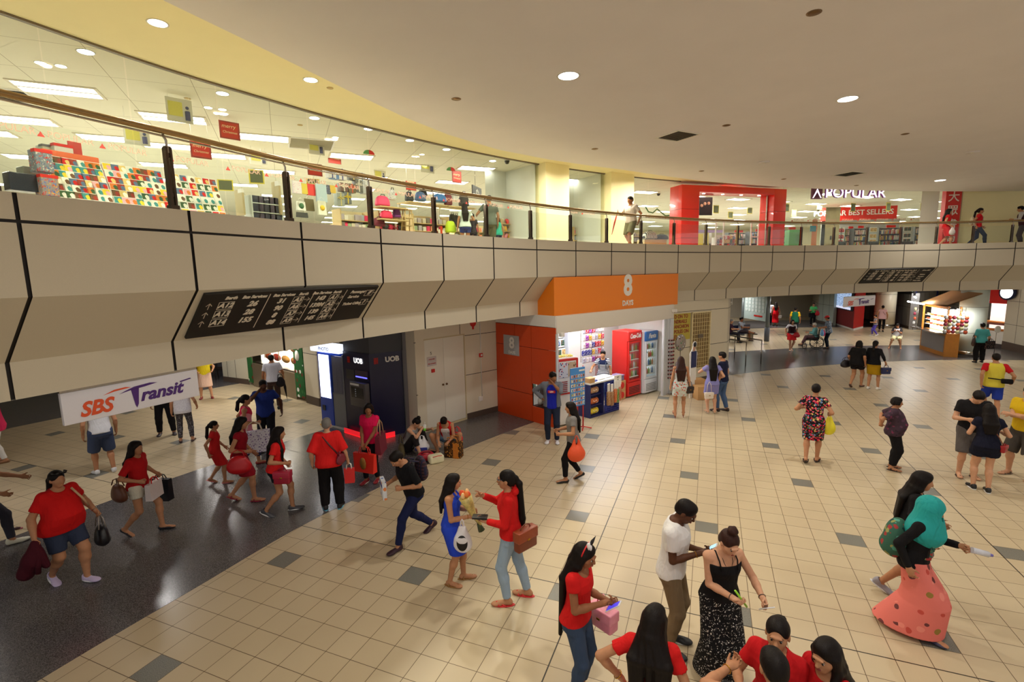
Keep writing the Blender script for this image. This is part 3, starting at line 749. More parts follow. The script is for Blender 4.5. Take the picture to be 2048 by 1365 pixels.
# ---------------------------------------------------------------- floor
TS=.325; YAW=.3849842; TX0,TY0=11.2849,16.0522
def floor_mat():
    m,nt,b=_m('floor tiles'); L=nt.links.new
    geo=N(nt,'ShaderNodeNewGeometry'); sx=N(nt,'ShaderNodeSeparateXYZ'); L(geo.outputs['Position'],sx.inputs[0])
    def mth(op,a,bb=None,c=None):
        n=N(nt,'ShaderNodeMath',operation=op)
        for i,v in enumerate((a,bb,c)):
            if v is None: continue
            if isinstance(v,(int,float)): n.inputs[i].default_value=v
            else: L(v,n.inputs[i])
        return n.outputs[0]
    c,s=math.cos(YAW)/TS,math.sin(YAW)/TS
    X,Y=sx.outputs[0],sx.outputs[1]
    I=mth('ADD',mth('ADD',mth('MULTIPLY',X,c),mth('MULTIPLY',Y,-s)),TX0)
    J=mth('SUBTRACT',TY0,mth('ADD',mth('MULTIPLY',X,s),mth('MULTIPLY',Y,c)))
    fi,fj=mth('FRACT',I),mth('FRACT',J); ii,jj=mth('FLOOR',I),mth('FLOOR',J)
    def edge(f,w): return mth('GREATER_THAN',mth('ABSOLUTE',mth('SUBTRACT',f,.5)),.5-w)
    grout=mth('MAXIMUM',edge(fi,.0105),edge(fj,.0105))
    # every 16th/18th joint is a wide dark movement joint
    def wide(I,off,per): 
        return mth('LESS_THAN',mth('ABSOLUTE',mth('SUBTRACT',mth('MODULO',mth('ADD',mth('SUBTRACT',I,off),per*20+per*.5),per),per*.5)),.022)
    wd=mth('MAXIMUM',wide(I,7.0,16.0),wide(J,-1.0,18.0))
    dk=mth('LESS_THAN',mth('ABSOLUTE',mth('SUBTRACT',mth('MODULO',mth('ADD',mth('ADD',ii,mth('MULTIPLY',jj,6.0)),37*60+.5),37.0),.5)),.3)
    wn=N(nt,'ShaderNodeTexWhiteNoise',noise_dimensions='2D'); cb=N(nt,'ShaderNodeCombineXYZ'); L(ii,cb.inputs[0]); L(jj,cb.inputs[1]); L(cb.outputs[0],wn.inputs[0])
    nz=N(nt,'ShaderNodeTexNoise',Scale=1.2,Detail=4.0); L(geo.outputs['Position'],nz.inputs['Vector'])
    base=N(nt,'ShaderNodeMix',data_type='RGBA'); base.inputs[6].default_value=srgb((192,174,142)); base.inputs[7].default_value=srgb((202,185,153))
    L(mth('ADD',mth('MULTIPLY',wn.outputs['Value'],.4),mth('MULTIPLY',nz.outputs['Fac'],.6)),base.inputs[0])
    gs=N(nt,'ShaderNodeTexNoise',Scale=160.0,Detail=1.0); L(geo.outputs['Position'],gs.inputs['Vector'])
    gr=N(nt,'ShaderNodeValToRGB'); gr.color_ramp.elements[0].position=.35; gr.color_ramp.elements[0].color=srgb((92,92,86)); gr.color_ramp.elements[1].position=.65; gr.color_ramp.elements[1].color=srgb((142,140,130)); L(gs.outputs['Fac'],gr.inputs['Fac'])
    m1=N(nt,'ShaderNodeMix',data_type='RGBA'); L(dk,m1.inputs[0]); L(base.outputs[2],m1.inputs[6]); L(gr.outputs['Color'],m1.inputs[7])
    m2=N(nt,'ShaderNodeMix',data_type='RGBA'); L(grout,m2.inputs[0]); L(m1.outputs[2],m2.inputs[6]); m2.inputs[7].default_value=srgb((96,76,52))
    m3=N(nt,'ShaderNodeMix',data_type='RGBA'); L(wd,m3.inputs[0]); L(m2.outputs[2],m3.inputs[6]); m3.inputs[7].default_value=srgb((42,36,30))
    L(m3.outputs[2],b.inputs['Base Color']); b.inputs['Roughness'].default_value=.32; b.inputs['Specular IOR Level'].default_value=.45
    bp=N(nt,'ShaderNodeBump',Strength=.25,Distance=.003); bp.invert=True; L(grout,bp.inputs['Height']); L(bp.outputs['Normal'],b.inputs['Normal'])
    return m
def granite_mat():
    m,nt,b=_m('dark granite'); L=nt.links.new
    geo=N(nt,'ShaderNodeNewGeometry'); gs=N(nt,'ShaderNodeTexNoise',Scale=95.0,Detail=2.0); L(geo.outputs['Position'],gs.inputs['Vector'])
    gr=N(nt,'ShaderNodeValToRGB'); gr.color_ramp.elements[0].position=.38; gr.color_ramp.elements[0].color=srgb((56,54,56)); gr.color_ramp.elements[1].position=.64; gr.color_ramp.elements[1].color=srgb((118,114,114)); L(gs.outputs['Fac'],gr.inputs['Fac'])
    L(gr.outputs['Color'],b.inputs['Base Color']); b.inputs['Roughness'].default_value=.22; b.inputs['Specular IOR Level'].default_value=.5; return m
M_FLOOR=floor_mat(); M_GRAN=granite_mat()
struct(MB().box((-45,-10,-.2),(48,60,0)).build('floor',M_FLOOR))
mb=MB(); strip(mb,[(.66,.0),(.66,.003),(4.64,.003),(4.64,0)],SMIN,SMAX); struct(mb.build('trim_1',M_GRAN))
mb=MB(); strip(mb,[(12.5,.0),(12.5,.003),(17.2,.003),(17.2,0)],SMIN,SMAX); struct(mb.build('trim_2',M_GRAN))
# the movement joint lines across the granite band
mb=MB(); 
for s in (-.2,3.35): strip(mb,[(.66,.0045),(4.64,.0045)],s,s+.006,.006)
struct(mb.build('trim_3',plain((40,36,32),.5)))
# ---------------------------------------------------------------- balcony front: cream panels with dark joints
M_CREAM=plain((206,196,174),.5,noise=.03,scale=120,bump=.05)
M_JOINT=plain((30,24,22),.6); M_CEIL=plain((222,206,172),.8,noise=.02,scale=3); M_WHITE=plain((235,232,225),.6,noise=.02)
M_DISC=plain((238,234,238),.85,noise=.03,scale=1.2); M_YEL=plain((252,242,194),.8,noise=.02,scale=2)
mb=MB(); strip(mb,[(.02,ZT),(.02,ZK),(REC+.02,ZL),(REC+.02,ZB+.01)],SMIN,SMAX); 
g=.011
for i in range(SMIN,SMAX):
    a,b=i+g,i+1-g
    for prof in ([(.02,ZT),(0,ZT),(0,ZM+.014),(.02,ZM+.014)],[(.02,ZM-.014),(0,ZM-.014),(0,ZK),(REC,ZL),(REC,ZB),(REC+.02,ZB)]):
        strip(mb,prof,a,b,.245,1)
struct(mb.build('wall_front',[M_JOINT,M_CREAM]))
mb=MB(); strip(mb,[(0,ZT),(.30,ZT),(.30,ZF)],SMIN,SMAX); struct(mb.build('trim_4',plain((190,180,160),.4)))
mb=MB(); strip(mb,[(.30,ZF),(3.2,ZF)],SMIN,SMAX); struct(mb.build('floor.001',plain((226,216,186),.35,noise=.04,scale=5)))
mb=MB(); strip(mb,[(3.0,ZF+.001),(26,ZF+.001)],SMIN,SMAX); struct(mb.build('floor.002',plain((205,200,190),.35,noise=.03,scale=5)))
mb=MB(); strip(mb,[(REC,ZB),(20,ZB)],SMIN,SMAX); struct(mb.build('ceiling.002',plain((205,200,192),.8,noise=.02)))
mb=MB(); strip(mb,[(-3.5,ZU),(3.05,ZU)],SMIN,SMAX); struct(mb.build('ceiling',M_YEL))
def tile_ceiling():
    m,nt,b=_m('ceiling tiles'); L=nt.links.new
    geo=N(nt,'ShaderNodeNewGeometry'); br=N(nt,'ShaderNodeTexBrick',offset=0.0,squash=1.0); br.inputs['Scale'].default_value=1.0; br.inputs['Brick Width'].default_value=1.2; br.inputs['Row Height'].default_value=1.2
    br.inputs['Mortar Size'].default_value=.006; br.inputs['Color1'].default_value=srgb((238,234,214)); br.inputs['Color2'].default_value=srgb((234,230,210)); br.inputs['Mortar'].default_value=srgb((170,162,138))
    mp=N(nt,'ShaderNodeMapping',); mp.inputs['Rotation'].default_value=(0,0,-.43); L(geo.outputs['Position'],mp.inputs['Vector']); L(mp.outputs['Vector'],br.inputs['Vector']); L(br.outputs['Color'],b.inputs['Base Color']); b.inputs['Roughness'].default_value=.9; return m
mb=MB(); strip(mb,[(3.05,ZU),(27,ZU)],SMIN,SMAX); struct(mb.build('ceiling.001',tile_ceiling()))
# dropped disc
DP=[(-3.7,-9),(-4.1,0),(-4.05,3.5),(-3.85,5.0),(-3.7,5.8),(-3.3,6.75),(-2.6,8.5),(-2.0,9.9),(-1.3,11.2),(-.25,12.6),(1.1,13.8),(2.3,14.65),(3.5,15.4),(5.0,16.45),(6.6,17.5),(8.3,18.35),(10.1,19.1),(11.9,19.75),(13.7,20.3),(15.5,20.75),(17.4,21.1),(19.6,21.4),(22,21.6),(25,21.3),(28,20.2),(32,17),(34,12),(34,-9)]
struct(MB().prism(DP,ZD,ZU+.3).build('ceiling.003',M_DISC))
# back walls: far ends of shop and arcade
M_BACKW=plain((226,214,178),.7,noise=.02)
mb=MB(); strip(mb,[(26,ZF),(26,ZU+.05)],SMIN,SMAX,.5); struct(mb.build('wall_shop_back',M_BACKW))
mb=MB(); strip(mb,[(20,0),(20,ZB+.02)],SMIN,SMAX,.5); struct(mb.build('wall_arcade_back',plain((190,184,168),.5,noise=.05,scale=2)))
# ---------------------------------------------------------------- glass
def glass_mat(t=(.95,.97,.95),refl=.08):
    m=bpy.data.materials.new('clear glass'); m.use_nodes=True; nt=m.node_tree; nt.nodes.clear(); out=N(nt,'ShaderNodeOutputMaterial')
    tr=N(nt,'ShaderNodeBsdfTransparent'); tr.inputs[0].default_value=t+(1,); gl=N(nt,'ShaderNodeBsdfGlossy'); gl.inputs['Roughness'].default_value=.02
    lw=N(nt,'ShaderNodeLayerWeight'); lw.inputs[0].default_value=.25; mu=N(nt,'ShaderNodeMath',operation='MULTIPLY_ADD'); mu.inputs[1].default_value=.15; mu.inputs[2].default_value=refl*.10
    nt.links.new(lw.outputs['Fresnel'],mu.inputs[0]); mx=N(nt,'ShaderNodeMixShader'); nt.links.new(mu.outputs[0],mx.inputs[0]); nt.links.new(tr.outputs[0],mx.inputs[1]); nt.links.new(gl.outputs[0],mx.inputs[2]); nt.links.new(mx.outputs[0],out.inputs[0]); return m
M_GLASS=glass_mat(); M_STEEL=plain((176,168,156),.22,metal=1.0,noise=.05); M_DSTEEL=plain((96,84,74),.18,metal=1.0,noise=.05)
JS=[-3,-2,-1,0,.6,1.17,1.77,2.45,3.61,4.45,5.31,6.09,6.97,8.07]
def pane(s0,s1,d,z0,z1,name='window_1',n=None):
    mb=MB(); strip(mb,[(d,z0),(d,z1),(d+.012,z1),(d+.012,z0),(d,z0)],s0+.004,s1-.004,.25); return struct(mb.build(name,M_GLASS))
wn=1
for a,b in list(zip(JS[:-1],JS[1:]))+[(8.68,9.13),(9.13,9.85),(10.52,11.11),(11.11,11.83),(11.83,12.06),(15.13,15.95),(15.95,17.2),(17.2,18.49),(18.49,19.43)]:
    pane(a,b,3.05,ZF,ZU,'window_%d'%wn); wn+=1
mb=MB()
for a,b in ((SMIN,8.07),(8.68,9.85),(10.52,12.06),(15.13,19.43)):
    strip(mb,[(3.02,ZU-.03),(3.02,ZU),(3.09,ZU),(3.09,ZU-.03),(3.02,ZU-.03)],a,b)
    strip(mb,[(3.02,ZF),(3.02,ZF+.04),(3.09,ZF+.04),(3.09,ZF),(3.02,ZF)],a,b)
struct(mb.build('trim_5',plain((90,78,60),.5)))
# yellow pillars between the shop windows and the cream wall beyond
for k,(a,b) in enumerate(((8.07,8.68),(9.85,10.52))):
    mb=MB(); strip(mb,[(3.6,ZF),(2.72 if k==0 else 2.72,ZF),(2.72,ZU),(3.6,ZU)],a+.0,b,.3)
    p,q=CV(a,2.72),CV(a,3.6); mb.quad((p[0],p[1],ZF),(p[0],p[1],ZU),(q[0],q[1],ZU),(q[0],q[1],ZF))
    p,q=CV(b,2.72),CV(b,3.6); mb.quad((p[0],p[1],ZF),(q[0],q[1],ZF),(q[0],q[1],ZU),(p[0],p[1],ZU))
    struct(mb.build('wall_pillar',M_YEL))
mb=MB(); strip(mb,[(3.4,ZF),(3.0,ZF),(3.0,ZU),(3.4,ZU)],19.96,SMAX); struct(mb.build('wall_walkway',M_YEL))
# inner end walls seen through the glass at the pillars
for a in (8.02,9.78):
    p,q=CV(a,3.12),CV(a,4.6); mb=MB(); mb.add([(p[0],p[1],ZF),(q[0],q[1],ZF),(q[0],q[1],ZU),(p[0],p[1],ZU)],[(0,1,2,3)]); 
    p,q=CV(a-.5,4.6),CV(a,4.6); mb.add([(p[0],p[1],ZF),(q[0],q[1],ZF),(q[0],q[1],ZU),(p[0],p[1],ZU)],[(0,1,2,3)]); struct(mb.build('wall_return',plain((222,224,214),.6,noise=.02)))
# ---------------------------------------------------------------- handrail
ZR=5.53
rail=empty('balustrade',tuple(CV(0,.1))+(ZT,),0,'curved glass balustrade with steel handrail along the upper floor edge','railing')
bx,by=CV(0,.1)
def off(mb): 
    mb.v=[(x-bx,y-by,z-ZT) for x,y,z in mb.v]; return mb
mb=MB(); n=(SMAX-SMIN)*4; pts=[tuple(CV(SMIN+i/4,.10))+(ZR,) for i in range(n+1)]; mb.tube(pts,.032,10); off(mb).build('handrail',plain((168,140,96),.25,metal=.9,noise=.04),rail)
mb=MB(); pts=[tuple(CV(SMIN+i/4,.105))+(ZR-.05,) for i in range(n+1)]; mb.tube(pts,.012,6); off(mb).build('rail_bar',M_STEEL,rail)
for i in range(SMIN,SMAX):
    s=i-.065
    p=Vector(tuple(CV(s,.10))+(0,)); q=Vector(tuple(CV(s+.02,.10))+(0,)); t=(q-p).normalized(); nn=Vector((-t.y,t.x,0))
    Mx=Matrix(((t.x,nn.x,0,p.x),(t.y,nn.y,0,p.y),(0,0,1,ZT),(0,0,0,1)))
    mb=MB()
    for sx in (-.034,.012): mb.box((sx,-.03,.02),(sx+.022,.035,.66),0,Mx)
    mb.box((-.045,-.04,0),(.045,.045,.05),0,Mx)
    for z in (.14,.56): mb.box((-.012,-.02,z),(.012,.02,z+.04),0,Mx)
    o=off(mb).build('post',M_DSTEEL,rail)
    mb=MB(); mb.tube([Mx@Vector((0,0,.62)),Mx@Vector((0,0,.68)),Mx@Vector((.0,0,.73)),Mx@Vector((-.03,0,.79))],.013,8); mb.box((-.03,-.022,.60),(.03,.022,.67),0,Mx); off(mb).build('bracket',M_STEEL,rail)
    mb=MB(); strip(mb,[(.10,ZT+.05),(.10,ZT+.64),(.11,ZT+.64),(.11,ZT+.05)],s+.045,s+1-.045,.3); off(mb).build('glass_panel',M_GLASS,rail)
# ================================================================ upper floor: shop behind the glass
def UP(u,d,v=None):
    p=CV(SU(u,d),d); return Vector((p[0],p[1],ZF if v is None else HZ(u,v,p)))
def fr2(a,b): return math.atan2(b[1]-a[1],b[0]-a[0]),math.hypot(b[0]-a[0],b[1]-a[1])
def text_mesh(body,size,shear=0.0,extr=.002,bold=0.0,align='CENTER',sx=1.0):
    c=bpy.data.curves.new('lettering','FONT'); c.body=body; c.size=size; c.shear=shear; c.extrude=extr; c.offset=bold; c.align_x=align; c.align_y='CENTER'; c.resolution_u=3
    o=bpy.data.objects.new('lettering',c); COL.objects.link(o); dg=bpy.context.evaluated_depsgraph_get(); me=bpy.data.meshes.new_from_object(o.evaluated_get(dg)); bpy.data.objects.remove(o); bpy.data.curves.remove(c)
    me.name='lettering'
    if sx!=1: me.transform(Matrix.Diagonal((sx,1,1,1)))
    me.transform(Matrix.Rotation(math.pi/2,4,'X'))      # stands upright, reads from -y
    me.materials.clear(); return me
def text(body,size,mat,parent,loc,rz=0.0,**k):
    me=text_mesh(body,size,**k); me.materials.append(mat); o=link('lettering',me,parent,loc,rz); return o
PAL=[(190,40,40),(220,190,120),(60,90,60),(225,225,215),(150,60,50),(90,110,140),(230,170,180),(210,120,60),(245,240,225),(110,80,60),(70,140,140),(230,200,60)]
def copy_thing(o,loc,rz=None,label=None,group=None):
    c=o.copy(); COL.objects.link(c); c.location=loc
    if rz is not None: c.rotation_euler=(0,0,rz)
    if label: c['label']=label
    if group: c['group']=group
    for ch in o.children:
        d=ch.copy(); COL.objects.link(d); d.parent=c
        for g in ch.children: e=g.copy(); COL.objects.link(e); e.parent=d
    return c
# ---- fluorescent panels
PANE=emis((255,253,240),11.0); M_FRAME=plain((214,206,186),.6,noise=.01)
def panel_light():
    t=empty('ceiling_light',(0,0,0),0,'white fluorescent panel set in the bookshop ceiling','ceiling light','fluorescent panels in the bookshop ceiling')
    mb=MB(); w,h=.62,.32
    mb.box((-w,-h,-.02),(w,-h+.05,.0));mb.box((-w,h-.05,-.02),(w,h,.0));mb.box((-w,-h+.05,-.02),(-w+.05,h-.05,0));mb.box((w-.05,-h+.05,-.02),(w,h-.05,0)); mb.box((-w+.05,-.03,-.018),(w-.05,.03,0)); mb.build('frame',M_FRAME,t)
    MB().box((-w+.05,-h+.05,-.008),(w-.05,-.03,-.003)).box((-w+.05,.03,-.008),(w-.05,h-.05,-.003)).build('diffuser',PANE,t); return t
P0=panel_light(); first=True
pts=[(-8,9.3),(-10.3,10.9),(-9.6,12.4),(-7.1,11.0),(-8.7,13.2),(-6,12.6),(-8,14.3),(-4.5,14.7),(-3.2,16.1),(-9.9,18.7),(-.1,18.4),(2.6,19.3),(3.1,23.7),(6.0,22.4),(7.5,27.2),(9.2,21.6),(10.9,22.8)]
ca,sa=math.cos(.43),math.sin(.43)
for i in range(-9,16):
    for j in range(3,18):
        x,y=i*3.0,j*2.6; X,Y=x*ca-y*sa,x*sa+y*ca
        dd=min(np.linalg.norm(np.array([X,Y])-CV(s)) for s in np.arange(-3,25,1.0))
        p=CV(min(24,max(-3,0)),0)
        if dd<4.2 or dd>24 or Y<5: continue
        # outside the balcony only
        ss=np.arange(-3,25,.5); k=min(ss,key=lambda s:np.linalg.norm(np.array([X,Y])-CV(s))); q=CV(k,1)-CV(k,0)
        if np.dot(np.array([X,Y])-CV(k),q)<0 or (X>24 and dd<5): continue
        if any((X-a)**2+(Y-b)**2<3.0 for a,b in pts): continue
        u,v=PX(X,Y,ZU)
        if -60<u<2110: pts.append((X,Y))
for k,(x,y) in enumerate(pts):
    if k==0: P0.location=(x,y,ZU); P0.rotation_euler=(0,0,.43)
    else: copy_thing(P0,(x,y,ZU),.43)
for s,d,p in ((1.5,8,80),(4,8,80),(7,8,80),(11,8,90),(15,9,90),(18.5,9,90),(4,15,60),(12,16,80),(17,16,80)):
    q=CV(s,d); area('shop_fill_light',(q[0],q[1],ZU-.06),1.2,p*4.4,(1,.97,.86),sizey=.6,rot=(0,0,.43))  # fill lamps added besides the glowing panels to brighten the shop
# ---- round downlights (emissive disc in a ring)
def downlight(x,y,z,r,col,st,label,group,name='downlight'):
    t=empty(name,(x,y,z),0,label,'ceiling light',group)
    MB().lathe([(r*.98,0),(r*1.18,0),(r*1.18,-.008),(r*.98,-.004)],n=20).build('ring',M_WHITE,t); MB().lathe([(.001,-.001),(r,-.001),(r,-.006),(.001,-.006)],n=20).build('lens',emis(col,st),t); return t
for k,(x,y) in enumerate(DISC_L): downlight(x,y,ZD,.155,(255,250,240),14,'large round white downlight in the dropped hall ceiling','downlights of the dropped hall ceiling')
for x,y in WALK_L: downlight(x,y,ZU,.11,(255,236,190),12,'warm round downlight in the yellow walkway ceiling','warm downlights over the walkway')
for x,y in [(-6.29,7.88),(-5.28,9.66),(-4.18,11.19),(-3.26,12.07),(-2.51,13.14),(-1.7,14.14),(-.48,15.66)]: downlight(x,y,ZU,.10,(235,245,255),12,'cool white downlight just inside the shop glass','cool downlights inside the shop glass')
for x,y in [(-7.29,8.22),(-7.09,8.35),(-5.79,10.53),(-6.0,10.4),(-4.27,12.73),(-2.47,14.65)]: downlight(x,y,ZU,.07,(255,250,225),10,'small shop downlight further inside the glass','small downlights further inside the shop')
# ---- vents, sprinklers and plates on the dropped ceiling
def vent(x,y,z,w,rz,label,col=None):
    t=empty('ceiling_vent',(x,y,z),rz,label,'ceiling vent')
    mb=MB(); 
    for a,b in (((-w,-w),(w,-w+.04)),((-w,w-.04),(w,w)),((-w,-w+.04),(-w+.04,w-.04)),((w-.04,-w+.04),(w,w-.04))): mb.box(a+(-.015,),b+(0,))
    mb.build('frame',M_WHITE,t); mb=MB(); n=9
    for i in range(n):
        y0=-w+.05+(2*w-.1)*i/n; mb.add([(-w+.04,y0,-.012),(w-.04,y0,-.012),(w-.04,y0+.05,-.001),(-w+.04,y0+.05,-.001)],[(0,1,2,3)])
    mb.build('slats',plain(col or (110,104,96),.6),t); MB().box((-w+.04,-w+.04,-.002),(w-.04,w-.04,0)).build('duct',plain(col or (14,13,12),.9),t)
    return t
vent(3.87,11.68,ZD,.36,.5,'square louvred air vent in the dropped hall ceiling, before the big middle downlight'); vent(11.28,16.8,ZD,.36,.4,'square louvred air vent in the dropped ceiling above the bookshop sign')
p=UP(20,4.5); q=G(12,190,ZU); vent(q[0],q[1],ZU,.4,.43,'louvred air vent in the shop ceiling, at the edge of the picture'); vent(-5.1,13.3,ZU,.55,.43,col=(176,168,140),label='wide grey ceiling grille over the gift bags inside the shop')
for x,y in [(3.69,6.33),(-.88,9.0),(2.16,12.73),(4.65,10.93),(9.24,11.92),(6.0,15.8),(9.5,17.5),(13.2,19.2)]:
    t=empty('sprinkler',(x,y,ZD),0,'small bronze cover plate flush in the dropped hall ceiling','sprinkler cover','sprinkler covers in the dropped ceiling'); MB().lathe([(.001,0),(.07,0),(.062,-.012),(.001,-.014)],n=16).build('cover',plain((120,92,60),.4,metal=.6),t); MB().lathe([(.072,0),(.085,0),(.085,-.004),(.072,-.004)],n=16).build('rim',plain((130,105,76),.5),t)
for x,y in [(12.69,13.93),(7.36,14.66)]:
    t=empty('smoke_detector',(x,y,ZD),0,'flat white round detector on the dropped hall ceiling','detector','detectors on the dropped ceiling'); MB().lathe([(.001,0),(.16,0),(.15,-.02),(.001,-.025)],n=20).build('base',M_DISC,t); MB().lathe([(.001,-.025),(.05,-.025),(.045,-.035),(.001,-.037)],n=16).build('sensor',M_WHITE,t)
for u,v in ((375,197),(600,250),(660,176),(905,254),(1042,290)):
    q=G(u,v,ZU); t=empty('sprinkler',q,0,'pale small disc in the yellow walkway ceiling','sprinkler cover','sprinkler covers in the walkway ceiling'); MB().lathe([(.001,0),(.06,0),(.055,-.01),(.001,-.012)],n=14).build('cover',plain((190,165,110),.5),t)
# ---- writing on the glass: red pyramid mark and POPULAR
M_DECAL=plain((186,150,132),.6,noise=.02); M_RED=plain((206,34,26),.45,noise=.03); 
dm=text_mesh('POPULAR',.125,extr=.001,align='LEFT'); dm.materials.append(M_DECAL)
lm=MB().add([(0,0,0),(.045,0,0),(.0225,0,.045)],[(0,1,2)]).add([(-.02,0,-.03),(.065,0,-.03),(.05,0,.0),(-.005,0,.0)],[(0,1,2,3)]).mesh('mark',[plain((170,50,40),.6)])
s=-.4; k=0
while s<19.2:
    if not (7.55<s<8.7 or 9.5<s<10.55 or 11.7<s<15.2):
        q=CV(s,3.035); a,_=fr2(q,CV(s+.05,3.035)); t=empty('glass_sticker',(q[0],q[1],5.94),a,'small red pyramid mark and shop name stuck on the shop glass','sticker','name stickers along the shop glass')
        link('lettering',dm,t,(.09,-.002,0)); link('mark',lm,t,(0,-.002,-.02))
    s+=.48; k+=1
# ---- greeting card racks
def card_mesh(i,w,h):
    mb=MB(); mb.box((-w/2,0,0),(w/2,.006,h)); mb.add([(-w/2+.008,-.001,.008),(w/2-.008,-.001,.008),(w/2-.008,-.001,h-.008),(-w/2+.008,-.001,h-.008)],[(0,1,2,3)],1)
    a,b,c=PAL[i%12],PAL[(i*5+3)%12],PAL[(i*7+1)%12]; return mb.mesh('card',[M_WHITE,patterned(a,[b,c,(240,235,220)],13,.42)])
CM=[card_mesh(i,.125,.125) for i in range(12)]
def board(name,u0,u1,d,z0,z1,mat,label,cat,tilt=0,th=.03,head=None):
    a,b=UP(u0,d),UP(u1,d); rz,L=fr2(a,b); t=empty(name,(a[0],a[1],ZF),rz,label,cat)
    mb=MB(); mb.add([(0,0,z0-ZF),(L,0,z0-ZF),(L,tilt,z1-ZF),(0,tilt,z1-ZF),(0,th,z0-ZF),(L,th,z0-ZF),(L,tilt+th,z1-ZF),(0,tilt+th,z1-ZF)],[(0,1,2,3),(5,4,7,6),(4,0,3,7),(1,5,6,2),(3,2,6,7),(4,5,1,0)]); mb.build('board',mat,t)
    mb=MB(); 
    for x in (.03,L-.03): mb.box((x-.02,.05,0),(x+.02,.09,z0-ZF+.05))
    mb.build('stand',M_STEEL,t)
    return t,a,rz,L
def card_rack(u0,u1,d,z0,z1,mat,hmat,label,group,clabel,rows,cols):
    t,a,rz,L=board('card_rack',u0,u1,d,z0,z1,mat,label,'display rack',.35)
    if hmat: MB().rbox((-.02,.33,z1-ZF-.02),(L+.02,.37,z1-ZF+.12),.015).build('header',hmat,t)
    mb=MB()
    for r in range(rows): f=r/rows; mb.box((0,.35*f-.03,z0-ZF+(z1-z0)*f),(L,.35*f+.0,z0-ZF+(z1-z0)*f+.012))
    mb.build('ledges',plain((225,215,200),.5),t)
    c,s_=math.cos(rz),math.sin(rz)
    for r in range(rows):
        for q in range(cols):
            f=r/rows; x=L*(q+.5)/cols+random.uniform(-.004,.004); y=.35*f-.02; z=z0+(z1-z0)*f+.014
            o=link('greeting_card',CM[random.randrange(12)],None,(a[0]+c*x-s_*y,a[1]+s_*x+c*y,z),rz); o.rotation_euler=(math.radians(-14),0,rz); tag(o,clabel,'card',group)
card_rack(118,226,3.45,4.95,5.78,M_RED,plain((214,96,50),.5),'red greeting card rack with an orange header board behind the glass','cards in the red rack','greeting card in the red rack with the orange header',8,7)
card_rack(230,345,3.5,4.95,5.82,plain((214,196,190),.6),None,'pale greeting card rack between the red rack and the balustrade post','cards in the pale rack','greeting card in the pale rack beside the red rack',8,8)
card_rack(362,452,3.55,4.95,5.84,plain((196,206,196),.6),None,'grey green rack of white wedding cards behind the glass','cards in the grey green rack','greeting card in the grey green rack',7,6)
# packets and boxes at the very edge, above the card racks
def boxthing(name,u,v0,v1,d,w,mat,label,cat,dep=.2,group=None,rz=None,part=None,pm=None):
    a=UP(u,d); z0=HZ(u,v0,a); z1=HZ(u,v1,a); r,_=fr2(a,UP(u+8,d)); r=r if rz is None else rz
    t=empty(name,(a[0],a[1],z0),r,label,cat,group); MB().rbox((-w/2,0,0),(w/2,dep,z1-z0),.012).build('body',mat,t)
    if part: MB().box((-w*.5-.002,-.004,(z1-z0)*.86),(w*.5+.002,dep*.5,(z1-z0)*1.0+.002)).build(part,pm or M_RED,t)
    return t
boxthing('packet_display',93,345,300,3.5,.20,patterned((130,140,150),[(190,60,60),(90,110,150),(210,210,205)],40,.4),'clear packet of trinkets with red header, upper of two beside the card rack','packet',part='header')
boxthing('packet_display',97,392,350,3.4,.20,patterned((150,140,140),[(190,60,60),(90,110,190),(220,160,60)],40,.4),'clear packet of trinkets with red header, lower of two beside the card rack','packet',part='header')
boxthing('folder_box',112,322,292,4.0,.22,plain((190,190,170),.6),'grey green folder box on top beside the red header','box',part='label_band',pm=plain((110,110,110)))
boxthing('folder_box',137,328,290,3.9,.24,plain((216,214,206),.6),'white folder box with red maple print above the card rack','box',part='label_band',pm=M_RED)
boxthing('price_board',160,325,285,3.95,.18,plain((190,60,56),.5),'red price board above the red card rack','board',dep=.02)
boxthing('wrapped_bag',45,382,346,3.5,.30,plain((40,44,56),.25,noise=.3,scale=14),'dark bag in shiny clear plastic at the picture edge behind the glass','bag')
boxthing('wrapped_bag',70,350,335,3.9,.25,plain((120,122,112),.5),'grey box behind the shiny wrapped bag','box')
# dark album shelf
def shelf_unit(name,u0,u1,d,zt,levels,mat,label,dep=.35,back=None):
    a,b=UP(u0,d),UP(u1,d+0); rz,L=fr2(a,b); t=empty(name,(a[0],a[1],ZF),rz,label,'shelf')
    H=zt-ZF; mb=MB(); mb.box((0,0,0),(.03,dep,H)); mb.box((L-.03,0,0),(L,dep,H)); mb.build('side_panel',mat,t)
    MB().box((0,dep,0),(L,dep+.02,H)).build('back_panel',back or mat,t)
    for z in levels: MB().box((.03,0,z-ZF-.02),(L-.03,dep,z-ZF)).build('shelf_board',mat,t)
    return t,a,rz,L
M_DKSH=plain((70,70,68),.5); M_WOOD=plain((206,178,124),.5,noise=.1,scale=14); M_GRN=plain((90,150,90),.6)
def fill(a,rz,L,z,dep,n,mk,jit=.0,y=.05):
    c,s_=math.cos(rz),math.sin(rz)
    for i in range(n):
        x=.05+(L-.1)*(i+.5)/n; yy=y+random.uniform(0,jit); mk(i,(a[0]+c*x-s_*yy,a[1]+s_*x+c*yy,z),rz)
ALB=[MB().rbox((-.09,0,0),(.09,.05,.17),.008).mesh('album',[plain((58,62,74),.25,noise=.5,scale=22)]),MB().rbox((-.09,0,0),(.09,.05,.17),.008).mesh('album',[plain((76,70,84),.25,noise=.5,scale=22)])]
t,a,rz,L=shelf_unit('display_shelf',503,566,4.3,5.72,(4.98,5.18,5.38,5.57),plain((190,196,190),.5),'pale metal shelf of dark wrapped albums behind the shop glass',.3,plain((230,225,205)))
